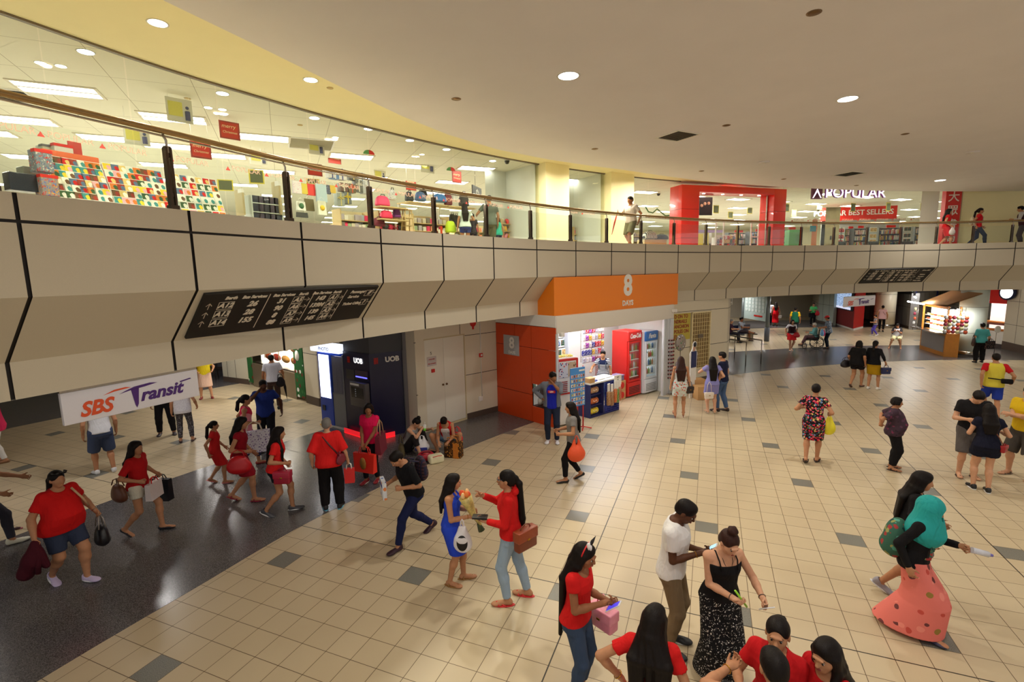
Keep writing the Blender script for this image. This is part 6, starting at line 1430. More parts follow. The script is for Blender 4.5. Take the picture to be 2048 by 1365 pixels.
# ---- food stall far under the balcony
PL=(-6.53,15.09); PR=(-5.92,14.58)
wall('wall_stall_pier',[PL,PR,(-5.4,15.2)],0,ZB,M_CW,.26,(1.6,),.1)
SA=(-9.81,17.89)
t,L=TH('food_stall',SA,PL,'bright food stall with lit picture menu above a stainless counter','food stall')
MB().box((.35,.0,0),(L-.65,.5,.86)).build('counter',plain((130,116,96),.35,metal=.4),t); MB().box((.35,.35,.88),(L-.65,.4,2.5)).build('menu_board',emis((255,244,220),2.2),t)
fd=[(200,90,40),(190,60,40),(220,160,80),(170,110,60)]
for i in range(8):
    x=.7+(i%4)*(L-1.6)/4; z=1.15+.42*(i//4); MB().lathe([(.001,0),(.24,0),(.24,.01),(.001,.02)],n=16,M=Matrix.Translation((x+.3,.345,z))@Matrix.Rotation(math.pi/2,4,'X')@Matrix.Diagonal((1.3,.55,1,1))).build('dish_print',plain(fd[i%4],.5,noise=.4,scale=30),t)
MB().box((.35,.05,.86),(L-.65,.35,.92)).build('counter_top',M_STEEL,t); mb=MB(); 
for i in range(4): mb.box((.35+i*(L-1.05)/3,.02,1.16),(.38+i*(L-1.05)/3,.05,2.5))
mb.build('glass_bars',M_STEEL,t)
for x0,x1 in ((0,.36),(L-.62,L-.02)):
    MB().box((x0,-.02,.12),(x1,.03,2.6)).build('menu_poster',patterned((40,96,50),[(96,60,40),(230,230,226),(60,110,60),(120,40,30)],5,.35),t)
    for k in range(3): MB().lathe([(.001,0),(.17,0),(.17,.006),(.001,.006)],n=18,M=Matrix.Translation(((x0+x1)/2+(.06 if k%2 else -.04),-.022,2.2-.36*k))@Matrix.Rotation(math.pi/2,4,'X')@Matrix.Diagonal((.8 if x0>0 else .5,1,1,1))).build('dish_print',plain((236,232,224),.5),t)
area('stall_light',(-7.9,15.6,2.4),1.0,45,(1,.93,.8))
wall('wall_stall_left',[(-11.2,18.6),SA],0,ZB,plain((206,200,180),.5),.2,(),.2,(.3,.8))
wall('wall_far_left',[(-22,17.0),(-17,21.5),(-12.4,21.2),(-11.2,18.6)],0,ZB,plain((120,120,128),.5,noise=.08,scale=2),.1,(1.2,),.1,(1,2,3,4,5))
p=(-11.9,19.0); t=empty('bar_stool',(p[0],p[1],0),.3,'dark wooden stool standing far under the balcony','stool'); MB().rbox((-.2,-.2,.62),(.2,.2,.66),.01).build('seat',plain((46,34,30),.5),t)
for sx in (-1,1):
    for sy in (-1,1): MB().tube([(sx*.15,sy*.15,.62),(sx*.19,sy*.19,0)],.018,6).build('leg',plain((46,34,30),.5),t)
MB().box((-.18,-.18,.28),(.18,-.16,.31)).box((-.18,.16,.28),(.18,.18,.31)).build('stretcher',plain((46,34,30),.5),t)
# ---- hanging company signs
def company_sign(a,b,z0,z1,label,edge=.04):
    t,L=TH('hanging_sign',a,b,label,'sign',z0); H=z1-z0; MB().rbox((0,0,0),(L,.05,H),.006).build('panel',plain((226,224,232),.4,noise=.01),t)
    MB().box((0,.01,H),(L,.04,H+.03)).build('mount',M_STEEL,t)
    ro=plain((226,84,40),.4); pu=plain((76,36,120),.4)
    text('SBS',H*.62,ro,t,(L*.10,-.004,H*.36),align='LEFT',shear=.3,bold=.007,sx=.92); text('ransit',H*.58,pu,t,(L*.515,-.004,H*.45),align='LEFT',shear=.3,bold=.006,sx=1.02)
    def sw(pts,m,n): MB().add([(x*L,-.003,z*H) for x,z in pts],[tuple(range(len(pts)))]).build(n,m,t)
    sw([(.26,.70),(.34,.76),(.46,.80),(.42,.84),(.34,.82)],ro,'swoosh'); sw([(.37,.64),(.45,.70),(.56,.74),(.66,.80),(.60,.84),(.48,.80),(.42,.72)],pu,'swoosh'); sw([(.455,.72),(.475,.18),(.485,.08),(.50,.2),(.515,.74)],pu,'letter_stem')
    sw([(.84,.64),(.94,.70),(.93,.74),(.84,.69)],pu,'cross_stroke')
    return t
company_sign((-4.59,4.85),(-3.97,6.06),2.49,2.83,'white hanging bus company sign with red and purple letters, large and near')
company_sign((11.75,17.25),(13.35,17.95),2.49,2.83,'white hanging bus company sign with red and purple letters, small and far')
# ---- bus direction boards on the sloping part of the balcony front
M_BLK=plain((15,14,14),.5,noise=.05); M_SW=plain((232,222,204),.5,noise=.01)
def bus_board(s0,s1,rows,label):
    a,b=CV(s0,0),CV(s1,0); rz=math.atan2(b[1]-a[1],b[0]-a[0]); L=math.hypot(*(b-a)); sl=math.hypot(REC,ZK-ZL)
    t=empty('bus_direction_board',(a[0],a[1],ZK),rz,label,'sign'); e=.05
    # local frame on the slope: x along, w down the slope
    dy,dz=REC/sl,-(ZK-ZL)/sl; ny,nz=-(ZK-ZL)/sl,-REC/sl
    sg=abs(0.0)
    Rt=Matrix(((1,0,0,0),(0,ny*-1*-1,-dy,0),(0,nz,-dz,0),(0,0,0,1)))
    Rt=Matrix(((1,0,0,0),(0,-ny,-dy,0),(0,-nz,-dz,0),(0,0,0,1)))   # local y -> into the wall, local z -> up the slope
    def put(o): o.matrix_basis=Matrix.Translation(o.location)@Rt@Matrix.Translation((0,0,0)); return o
    def P2(x,w,off=.012): return Vector((x,dy*w+ny*off,dz*w+nz*off))
    mb=MB(); mb.add([P2(.06,e,.03),P2(L-.06,e,.03),P2(L-.06,sl-e,.03),P2(.06,sl-e,.03),P2(.06,e,-.02),P2(L-.06,e,-.02),P2(L-.06,sl-e,-.02),P2(.06,sl-e,-.02)],[(3,2,1,0),(0,1,5,4),(1,2,6,5),(2,3,7,6),(3,0,4,7)]); mb.build('panel',M_BLK,t)
    def wr(body,size,x,w,**k):
        me=text_mesh(body,size,**k); me.materials.append(M_SW); o=link('lettering',me,t); o.matrix_basis=Matrix.Translation(P2(x,w,.034))@Rt; return o
    H=sl-2*e; U=H
    def box_outline(x,w,bw,bh):
        mb=MB(); q=.008
        for x0,x1,w0,w1 in ((x-bw/2,x+bw/2,w-bh/2,w-bh/2+q),(x-bw/2,x+bw/2,w+bh/2-q,w+bh/2),(x-bw/2,x-bw/2+q,w-bh/2,w+bh/2),(x+bw/2-q,x+bw/2,w-bh/2,w+bh/2)):
            mb.add([P2(x0,w0,.034),P2(x1,w0,.034),P2(x1,w1,.034),P2(x0,w1,.034)],[(3,2,1,0)])
        mb.build('box_outline',M_SW,t)
    def arrow(x,w,d,s=.05):
        mb=MB(); q=.009
        def seg(p,r): 
            v=Vector((r[0]-p[0],r[1]-p[1])); v.normalize(); n=Vector((-v.y,v.x))*q*.6
            mb.add([P2(p[0]+n.x,p[1]+n.y,.034),P2(r[0]+n.x,r[1]+n.y,.034),P2(r[0]-n.x,r[1]-n.y,.034),P2(p[0]-n.x,p[1]-n.y,.034)],[(0,1,2,3),(3,2,1,0)])
        dx,dw={'u':(0,-1),'r':(1,0),'l':(-1,0)}[d]
        seg((x-dx*s,w-dw*s),(x+dx*s,w+dw*s))
        for k in (-1,1): seg((x+dx*s,w+dw*s),(x+dx*s*.1+(k*s*.7 if dx==0 else 0),w+dw*s*.1+(k*s*.7 if dw==0 else 0)))
        mb.build('arrow',M_SW,t)
    for it in rows:
        if it[0]=='t': wr(it[1],it[2]*U,it[3]*L,e+it[4]*H,shear=.25,bold=it[5] if len(it)>5 else .003,align=it[6] if len(it)>6 else 'CENTER')
        elif it[0]=='b': wr(it[1],.15*U,it[2]*L,e+it[3]*H,shear=.25,bold=.004); box_outline(it[2]*L,e+it[3]*H,.13+.022*len(it[1]),.175*U)
        elif it[0]=='a': arrow(it[2]*L,e+it[3]*H,it[1])
        elif it[0]=='l':
            x=it[1]*L; mb=MB(); mb.add([P2(x-.006,e+.05*H,.034),P2(x+.006,e+.05*H,.034),P2(x+.006,e+.9*H,.034),P2(x-.006,e+.9*H,.034)],[(3,2,1,0)]); mb.build('divider',M_SW,t)
    return t
hd=[('t','Berth',.09,.135,.10),('t','Bus Services',.09,.24,.10),('t','Bus Services',.09,.385,.10),('t','Berth',.09,.49,.10),('t','Bus Services',.09,.60,.10),('t','Berth',.09,.695,.10)]
r1=hd+[('l',.31),('l',.55),('l',.755)]
for i,(bx_,nb) in enumerate((('A12','26'),('A13','28'),('A14','155'))): y=.27+.2*i; r1+=[('a','u',.055,y),('b',bx_,.125,y),('t',nb,.17,.245,y,.005)]
for i,(nb,bx_) in enumerate((('31','A5'),('90','A6'),('8','A7'),('88','A9'))): y=.25+.185*i; r1+=[('t',nb,.16,.385,y,.005),('b',bx_,.475,y),('a','r',.525,y)]
for i,(nb,bx_) in enumerate((('143','A1'),('139M','A2'),('139','A3'),('145','A4'))): y=.25+.185*i; r1+=[('t',nb,.15,.605,y,.005),('b',bx_,.69,y),('a','r',.735,y)]
r1+=[('t','Passenger',.105,.79,.13,.003,'LEFT'),('t','Service',.105,.79,.27,.003,'LEFT'),('t','Ticket Office',.10,.78,.48,.003,'LEFT'),('b','ff',.93,.18),('a','r',.975,.18),('b','?',.93,.46),('a','r',.975,.46)]
bus_board(1.02,2.98,r1,'black sloping bus berth board with white numbers, large over the bank machine')
r2=[('t','Berth',.09,.135,.10),('t','Bus Services',.09,.24,.10),('t','Berth',.09,.37,.10),('t','Bus Services',.09,.47,.10),('t','Bus Services',.09,.60,.10),('t','Berth',.09,.695,.10),('l',.31),('l',.53),('l',.755)]
for i,(bx_,nb) in enumerate((('A12','26'),('A13','28'),('A14','155'))): y=.27+.2*i; r2+=[('a','l',.055,y),('b',bx_,.125,y),('t',nb,.17,.245,y,.005)]
for i,(bx_,nb) in enumerate((('A5','31'),('A6','90'),('A7','8'),('A9','88'))): y=.25+.185*i; r2+=[('a','u',.34,y),('b',bx_,.385,y),('t',nb,.16,.475,y,.005)]
for i,(nb,bx_) in enumerate((('143','A1'),('139M','A2'),('139','A3'),('145','A4'))): y=.25+.185*i; r2+=[('t',nb,.15,.59,y,.005),('b',bx_,.675,y),('a','r',.72,y)]
r2+=[('t','Lift to MRT',.10,.81,.12,.003,'LEFT'),('t','Platform',.09,.83,.42,.003,'LEFT'),('t','Passenger',.09,.83,.57,.003,'LEFT'),('t','Service',.09,.83,.70,.003,'LEFT'),('t','Ticket Office',.09,.81,.86,.003,'LEFT'),('a','u',.78,.6),('a','u',.78,.84),('a','r',.97,.27)]
bus_board(16.02,17.98,r2,'black sloping bus berth board with white numbers, small on the far balcony front')
# ---- right background
struct(bpy.data.objects['wall_arcade_back'])
def GP(u,v): p=G(u,v); return (p[0],p[1])
# notice frame
a,b=(13.52,28.48),(13.68,26.03)
t,L=TH('notice_frame',a,b,'grey steel framed bus map panel standing between two grey posts','notice board')
for x in (0,L): MB().tube([(x,0,0),(x,0,ZB)],.10,10).build('post',plain((110,118,118),.4,metal=.3),t); MB().tube([(x,0,0),(x,0,.75)],.13,10).build('post_base',plain((84,90,100),.5),t)
MB().box((.15,-.03,1.05),(L-.15,.03,2.6)).build('panel',plain((176,194,190),.4),t); mb=MB()
for i in range(5):
    for j in range(6): mb.box((.3+j*.33,-.045,1.5+i*.2),(.3+j*.33+.22,-.03,1.5+i*.2+.15))
mb.build('map_sheets',plain((206,216,212),.5),t); MB().box((1.2,-.05,1.25),(2.0,-.03,1.33)).build('red_heading',M_RED,t); MB().box((.12,-.04,2.5),(L-.12,.04,2.6)).build('top_rail',plain((70,110,100)),t)
# steel barriers
for k,(p0,p1,pp) in enumerate((((7.9,21.6),(10.26,19.88),((9.79,21.05),(10.26,19.88))),((7.2,20.9),(9.46,19.53),((9.46,19.53),)))):
    t=empty('steel_barrier',(p1[0],p1[1],0),0,'stainless steel queue rail, %s one'%('longer and farther' if k==0 else 'shorter and nearer'),'barrier'); q=Vector((p0[0]-p1[0],p0[1]-p1[1],0))
    if k==0: q=Vector((9.3-p1[0],22.6-p1[1],0))
    if k==1: q=Vector((8.5-p1[0],22.2-p1[1],0))
    MB().tube([(0,0,.98),tuple(q+Vector((0,0,.98)))],.03,8).build('rail',M_STEEL,t)
    for x in (0,.5) if k==0 else (0,): MB().tube([tuple(q*x),tuple(q*x+Vector((0,0,.98)))],.022,8).build('post',M_STEEL,t)
# walls, red kiosk, pillars
wall('wall_b',[GP(1635,645),GP(1665,651)],0,ZB,plain((176,186,176),.5),.15,(1.3,),.2,(.6,1.4,2.2))
wall('wall_c',[(24,44),GP(1560,617),GP(1609,621),GP(1635,645)],0,ZB,plain((190,186,170),.5),.15,(1.3,),.2,(1,2,3))
K0,K1,K2=GP(1665,648),GP(1706,661.5),GP(1726,656.5)
t,L=TH('advert_kiosk',K0,K1,'dark red advert block with a bright city picture screen','advert kiosk'); 
d=Vector((K2[0]-K0[0],K2[1]-K0[1],0)); an=-math.atan2(K1[1]-K0[1],K1[0]-K0[0]); d=Matrix.Rotation(an,4,'Z')@d
MB().prism([(0,0),(L,0),(d.x,d.y),(d.x-L,d.y)],.12,ZB-.02).build('block',plain((196,26,30),.4),t); MB().prism([(0,0.03),(L,0.03),(d.x,d.y),(d.x-L,d.y)],0,.12).build('plinth',M_WHITE,t)
MB().box((0,-.02,.12),(L,.0,1.2)).build('lower_panel',plain((130,28,34),.5,noise=.1),t); MB().rbox((L*.08,-.12,1.15),(L*.96,0,2.75),.03).build('screen_frame',plain((30,36,46),.3),t)
def city_mat():
    m,nt,b=_m('city picture'); tc=N(nt,'ShaderNodeTexCoord'); br=N(nt,'ShaderNodeTexBrick'); br.inputs['Scale'].default_value=3.5; br.inputs['Color1'].default_value=srgb((170,200,235)); br.inputs['Color2'].default_value=srgb((60,110,170)); br.inputs['Mortar'].default_value=srgb((225,232,245)); mp=N(nt,'ShaderNodeMapping'); mp.inputs['Rotation'].default_value=(math.pi/2,0,0); nt.links.new(tc.outputs['Object'],mp.inputs['Vector']); nt.links.new(mp.outputs['Vector'],br.inputs['Vector']); nt.links.new(br.outputs['Color'],b.inputs['Emission Color']); b.inputs['Emission Strength'].default_value=.9; b.inputs['Base Color'].default_value=(.1,.1,.1,1); return m
MB().box((L*.12,-.125,1.35),(L*.92,-.119,2.65)).build('screen',city_mat(),t); MB().box((L*.12,-.125,1.22),(L*.92,-.119,1.35)).build('caption_strip',emis((220,225,250),.8),t)
wall('wall_d',[GP(1722,640),GP(1762,650)],0,ZB,M_CW,.15,(1.5,),.2,(.7,1.5))
def pillar(x,y,r,mat,name):
    mb=MB(); mb.lathe([(r,0),(r,ZB)],n=32); mb.lathe([(r+.008,0),(r+.008,.22)],n=32,m=1); mb.lathe([(r+.003,1.0),(r+.003,1.012)],n=32,m=2); mb.lathe([(r+.003,2.1),(r+.003,2.112)],n=32,m=2); o=mb.build(name,[mat,M_STEEL,M_JOINT],None,(x,y,0)); return struct(o)
p=GP(1767,655); pillar(p[0],p[1],.55,M_CW,'wall_round_pillar')
p=GP(1941,712); COLP=(p[0],p[1]+.1); pillar(COLP[0],COLP[1],.46,plain((214,224,216),.4,noise=.02),'wall_round_pillar.001')
wall('wall_e',[GP(1784,648),GP(1825,660),GP(1868,650)],0,2.2,plain((150,150,150),.5,noise=.05),.15,(1.3,),.2,(.8,1.6,2.4))
wall('wall_e2',[GP(1866,640),GP(1925,655),GP(1960,668)],0,ZB,M_CW,.15,(1.3,),.2,(.8,1.6,2.4))
t,L=TH('menu_screen',GP(1784,648),GP(1825,660),'black hanging screen with a dark dish picture over the far grey wall','screen',2.1); MB().box((0,-.1,0),(L,0,.74)).build('frame',plain((24,24,28),.3),t); MB().box((L*.7,-.11,.2),(L*.95,-.1,.6)).build('picture',emis((150,190,190),.6),t)
t,L=TH('blue_frame_stall',GP(1823,659),GP(1868,650),'dark blue framed closed stall next to the lit wooden kiosk','stall'); MB().box((0,-.06,0),(.12,.06,ZB)).box((L-.12,-.06,0),(L,.06,ZB)).box((.12,-.06,2.3),(L-.12,.06,ZB)).build('frame',plain((40,46,120),.4),t); MB().box((.12,0,0),(L-.12,.04,2.3)).build('shutter',plain((130,134,150),.5),t)
# wooden food kiosk
A0,A1,A2=GP(1838.5,697.6),GP(1887,714),GP(1915,716)
t,L=TH('wooden_kiosk',A0,A1,'lit wooden snack kiosk with folded up flap roof and hanging snack packets','kiosk'); WDO=plain((222,146,54),.4,noise=.08,scale=10)
d=Vector((A2[0]-A1[0],A2[1]-A1[1],0)); an=-math.atan2(A1[1]-A0[1],A1[0]-A0[0]); d=Matrix.Rotation(an,4,'Z')@d; SD=d
MB().prism([(0,0),(L,0),(L+d.x,d.y),(d.x,d.y)],0,1.0).build('base_cabinet',WDO,t); MB().box((.12,-.012,.18),(L-.08,.0,.88)).build('grey_panel',plain((160,156,158),.5),t)
MB().box((-.25,-.35,.98),(L+.02,.0,1.03)).build('counter',M_STEEL,t)
mb=MB(); 
for x,y in ((.03,.03),(L-.05,.03),(L+d.x-.05,d.y-.03),(d.x+.03,d.y-.03)): mb.box((x-.03,y-.03,1.0),(x+.03,y+.03,2.15))
mb.build('corner_post',WDO,t); MB().prism([(.06,.3),(L-.06,.3),(L+d.x*.9,d.y*.9),(d.x*.9+.05,d.y*.9)],1.02,2.05).build('lit_interior',emis((255,250,238),3.2),t)
MB().box((.0,.0,2.02),(L,.06,2.12)).build('lintel',WDO,t)
mb=MB()
for i in range(3): mb.box((.1,.06,1.22+.2*i),(L-.1,.28,1.235+.2*i))
mb.build('shelf',M_WHITE,t)
MB().add([(-.1,-.1,2.15),(L+.5,-.25,2.25),(L+.9,.7,2.75),(.5,.8,2.75)],[(0,1,2,3)]).add([(-.1,-.1,2.12),(L+.5,-.25,2.22),(L+.9,.7,2.72),(.5,.8,2.72)],[(3,2,1,0)]).build('flap_roof',plain((196,150,100),.5),t)
MB().tube([(-.5,-.2,2.42),(.5,-.5,2.42)],.03,8).build('tube_light',emis((255,255,255),10),t); MB().tube([(-.3,-.5,2.2),(L*.7,-.6,2.2)],.035,8).build('tube_light',emis((255,255,255),10),t)
MB().lathe([(.001,.12),(.04,.1),(.14,0),(.12,0)],c=(L+.85,-.2,2.1),n=14).build('lamp_shade',plain((60,64,70),.4),t); MB().lathe([(.001,-.03),(.05,-.01),(.05,.03),(.001,.05)],c=(L+.85,-.2,2.1),n=10).build('bulb',emis((255,255,245),12),t)
q=Matrix.Rotation(-an,4,'Z')@Vector((L*.3,-.5,0)); area('snack_kiosk_light',(A0[0]+q.x,A0[1]+q.y,2.35),.9,70,(1,.98,.93)); area('snack_kiosk_side_light',(A2[0]-.1,A2[1]-.35,2.15),.2,22,(1,.98,.93))
def kw(x,y,z): q=Matrix.Rotation(-an,4,'Z')@Vector((x,y,0)); return (A0[0]+q.x,A0[1]+q.y,z)
FP=[MB().rbox((-.07,-.05,0),(.07,.05,.07),.02).mesh('snack',[plain(c,.5,noise=.2,scale=40)]) for c in ((220,150,70),(200,90,50),(240,210,150))]
for i in range(3):
    for j in range(7): tag(link('snack',FP[(i+j)%3],None,kw(.2+j*(L-.4)/6,.16,1.24+.2*i),-an),'snack laid on the lit shelf inside the wooden kiosk','snack','snacks inside the wooden kiosk')
HP=[]
for i,c in enumerate(((226,226,230),(200,90,60),(150,60,80),(210,200,150))):
    V=Vox(.022); V.ell((0,0,.09),(.075,.05,.09),k=.01); v,q=V.run(); v[:,2]-=v[:,2].min(); HP.append(mesh_np('packet',v,q,plain(c,.15,noise=.5,scale=25)))
SK=math.atan2(A2[1]-A1[1],A2[0]-A1[0]); LL=math.hypot(A2[0]-A1[0],A2[1]-A1[1])
t=empty('packet_rack',(A1[0],A1[1],1.02),SK,'wire rack on the side of the wooden kiosk carrying shiny packets','rack'); mb=MB()
for i in range(7): mb.tube([(0,-.05,.15*i+.1),(LL+.1,-.05,.15*i+.1)],.008,4)
for i in range(6): mb.tube([((LL+.1)*i/5,-.05,0),((LL+.1)*i/5,-.05,1.1)],.008,4)
mb.build('wire_frame',M_STEEL,t)
for i in range(5):
    for j in range(6): 
        q=Vector((A1[0],A1[1],0))+Matrix.Rotation(SK,4,'Z')@Vector((-.05+j*(LL+.2)/5,-.15,0)); tag(link('snack_packet',HP[(i*3+j)%4],None,(q.x,q.y,1.02+.15*i),SK),'shiny packet hanging on the side rack of the wooden kiosk','packet','shiny packets on the kiosk side rack')
t=empty('packet_rack',kw(-.2,-.1,1.05),-an,'small wire rack of packets at the far corner of the wooden kiosk','rack'); MB().tube([(0,0,0),(0,0,1.0)],.01,5).tube([(-.15,0,0),(-.15,0,1.0)],.01,5).tube([(-.15,0,1.0),(0,0,1.0)],.01,5).tube([(-.15,0,.5),(0,0,.5)],.01,5).build('wire_frame',M_STEEL,t)
for i in range(4): tag(link('snack_packet',HP[i%4],None,kw(-.33+.06*(i%2),-.18,1.1+.22*i),-an),'packet on the small corner rack of the wooden kiosk','packet','packets on the corner rack')
# bright bakery at the right edge
B0,B1=GP(1955,690),GP(2004,697)
t,L=TH('bakery_front',B0,B1,'bright bakery front with red top band and shelves of buns','bakery'); MB().box((0,.5,0),(L,.55,2.3)).build('back_panel',emis((255,235,225),.9),t); MB().box((0,-.05,2.05),(L,.1,ZB)).build('red_band',plain((206,24,24),.4),t); MB().box((0,.0,0),(L,.4,.75)).build('counter',M_WHITE,t); MB().box((0,-.01,.72),(L,.42,.76)).build('counter_top',M_WHITE,t); MB().box((0,.0,1.05),(L,.4,1.12)).build('shelf',plain((120,60,50)),t); MB().box((0,-.02,0),(L,.0,.18)).build('kick_board',plain((70,60,60)),t)
for k in range(3): V=Vox(.03); [V.ell((L*(.1+.8*i/7),.2,.80+.36*k*(1 if k<2 else 2.0)),(.12,.1,.06),k=.02) for i in range(8)]; v,q=V.run(); link('buns',mesh_np('buns',v,q,plain((226,140,60),.5,noise=.2)),t)
area('bakery_light',(B0[0]+.6,B0[1]-.3,2.2),.7,40,(1,.95,.9))
t=empty('clock_sign',(B1[0]-.35,B1[1]-.35,2.60),math.atan2(B1[1]-B0[1],B1[0]-B0[0]),'round white lit disc sign with dark blue rim at the arcade edge','sign'); Mx=Matrix.Rotation(math.pi/2,4,'X'); MB().lathe([(.001,0),(.34,0),(.34,.1),(.001,.1)],n=28,M=Mx).build('rim',plain((20,30,70),.4),t); MB().lathe([(.001,.101),(.26,.101),(.26,.12),(.001,.12)],n=28,M=Mx).build('face',emis((250,255,255),3),t)
wall('wall_right',[GP(2003,697),(21.75,19.8),(20.9,17.3)],0,ZB,plain((206,200,182),.5,noise=.03),.35,(1.15,2.2),.2,(.9,2.2,3.4))
p=G(1984,688,0); p=Vector((18.3,18.6,0)); 
t=empty('sign_paddle',GP(1972,712)+(0,),.2,'small round black sign disc on a white bracket beside the round pillar','sign'); Mx=Matrix.Translation((.45,0,1.12))@Matrix.Rotation(math.pi/2,4,'X'); MB().lathe([(.001,0),(.13,0),(.13,.03),(.001,.03)],n=24,M=Mx).build('disc',plain((30,24,24),.4),t); MB().lathe([(.13,-.005),(.15,-.005),(.15,.035),(.13,.035)],n=24,M=Mx).build('rim',M_WHITE,t); MB().tube([(.45,.02,1.1),(.45,.02,0)],.012,6).build('pole',M_STEEL,t)
# metro style railing far left of the notice frame
t,L=TH('mezzanine_rail',(11.5,29.5),(14.2,31.5),'white pipe railing far behind the seated people','railing'); mb=MB()
for z in (1.75,2.1,2.45): mb.tube([(0,0,z),(L,0,z)],.03,6)
for i in range(5): mb.tube([(L*i/4,0,1.6),(L*i/4,0,2.6)],.03,6)
mb.build('rails',M_WHITE,t); MB().box((0,.1,0),(L,.3,1.6)).build('dark_panel',plain((90,96,100),.5),t); MB().box((0,.15,1.6),(L,.2,ZB)).build('dark_panel',plain((50,56,60),.4),t)
# bench
t=empty('bench',(12.35,26.3,0),.35,'dark blue bench seat under the two people waiting','bench'); MB().rbox((-1.1,-.2,.40),(.9,.2,.45),.02).build('seat',plain((24,28,60),.5),t); MB().rbox((-1.1,.18,.55),(.9,.23,.85),.02).build('backrest',plain((24,28,60),.5),t)
for x in (-.9,.7): MB().box((x,-.2,0),(x+.05,.2,.40)).build('leg',M_STEEL,t)

p=G(33,1060); t=empty('wrapper',(p[0],p[1],0),.4,'small crumpled dark pink wrapper dropped on the tiles at the picture edge','litter'); V=Vox(.006); V.ell((0,0,.022),(.04,.025,.02),k=.01); V.ell((.03,.01,.018),(.025,.02,.016),k=.01); v,q=V.run(); link('paper',mesh_np('paper',v,q,plain((60,24,34),.5,noise=.3)),t); MB().rbox((.045,-.01,.0),(.075,.02,.02),.005).build('tab',plain((180,90,110),.5),t)
q=CV(SU(1052,REC+.5,2.75),REC+.5); t=empty('speaker_box',(q[0],q[1],ZB-.24),SR,'white speaker box under the balcony soffit beside the orange sign box','speaker'); MB().rbox((-.14,-.09,0),(.14,.09,.24),.01).build('body',M_WHITE,t); MB().box((-.10,-.094,.04),(.10,-.089,.20)).build('grille',plain((190,186,180),.6),t)
for k,u in enumerate((1422,1440)):
    q=CV(SU(u,1.35,2.75),1.35); t=empty('camera_box',(q[0],q[1],ZB-.14),0,'small beige camera box under the soffit above the grille gate, %s'%('nearer the shop' if k==0 else 'nearer the arcade corner'),'camera'); MB().rbox((-.08,-.06,0),(.08,.06,.09),.01).build('body',plain((216,206,176),.5),t); MB().box((-.02,-.02,.09),(.02,.02,.14)).build('mount',M_WHITE,t)
# ================================================================ people
def walk(st=.26,lead='r',sw=.16,**k):
    d=max(0,.795-math.sqrt(.80**2-st**2)); a=(.085,st,.085);b=(-.085,-st,.13)
    if lead=='l': a,b=(.085,-st,.13),(-.085,st,.085)
    s=dict(rf=a,lf=b,drop=d,toep=(0,28) if lead=='r' else (28,0),rh=(.25,-sw if lead=='r' else sw+.08,.86),lh=(-.25,sw+.08 if lead=='r' else -sw,.86)); s.update(k); return s
def az(p): return math.degrees(math.atan2(p[0],p[1]))
def PP(u,v,rel,label,z=0.0,**S):
    """z=0: (u,v) is where the feet meet the floor; z>0: (u,v) is the top of the head at that height"""
    p=G(u,v,z); S['label']=label
    if z>0 and 'h' not in S: S['h']=z
    p=Vector((p[0],p[1],0)); dist=p.length
    if 'lod' not in S: S['lod']=0 if dist<7.2 else (1 if dist<17 else 2)
    if z>0:
        d=S.get('head',(0,5))[1]; rr=math.radians(rel-az(p))
        lean=S.get('lean',(2,0,0))[0]; off=(math.sin(math.radians(lean))*.75+math.sin(math.radians(d))*.10)
        p-=Vector((-math.sin(rr)*off,math.cos(rr)*off,0))
    return person(tuple(p),rel-az(p),S)
def PU(u,v,h,rel,label,dmin=1.0,**S):
    """someone on the upper floor: choose the distance behind the balcony edge at which the height fits"""
    best=min(np.arange(dmin,16,.1),key=lambda d:abs(HZ(u,v,CV(SU(u,d),d))-ZF-h)); q=CV(SU(u,best),best); S['label']=label; S['h']=h
    S.setdefault('lod',2 if best>4 and u>1100 else 1)
    return person((q[0],q[1],ZF),rel-az(q),S)
T=lambda c,**k: dict(k='top',m=c if not isinstance(c,tuple) else cloth(c),**k)
B=lambda c,**k: dict(k='pants',m=c if not isinstance(c,tuple) else cloth(c),**k)
K=lambda c,**k: dict(k='skirt',m=c if not isinstance(c,tuple) else cloth(c),**k)
DR=lambda c,**k: dict(k='dress',m=c if not isinstance(c,tuple) else cloth(c),**k)
SHO=lambda c,st='shoe',sole=None: dict(k='shoes',m=plain(c,.5),style=st,sole=None if sole is None else plain(sole,.5))
RED=(206,28,28); BLK=(20,18,20); JEAN=(58,78,110); LJEAN=(150,170,190); NAVY=(24,28,56)
M_GOLD=plain((200,150,60),.25,metal=1.0); M_STRP=plain((90,30,36),.5)
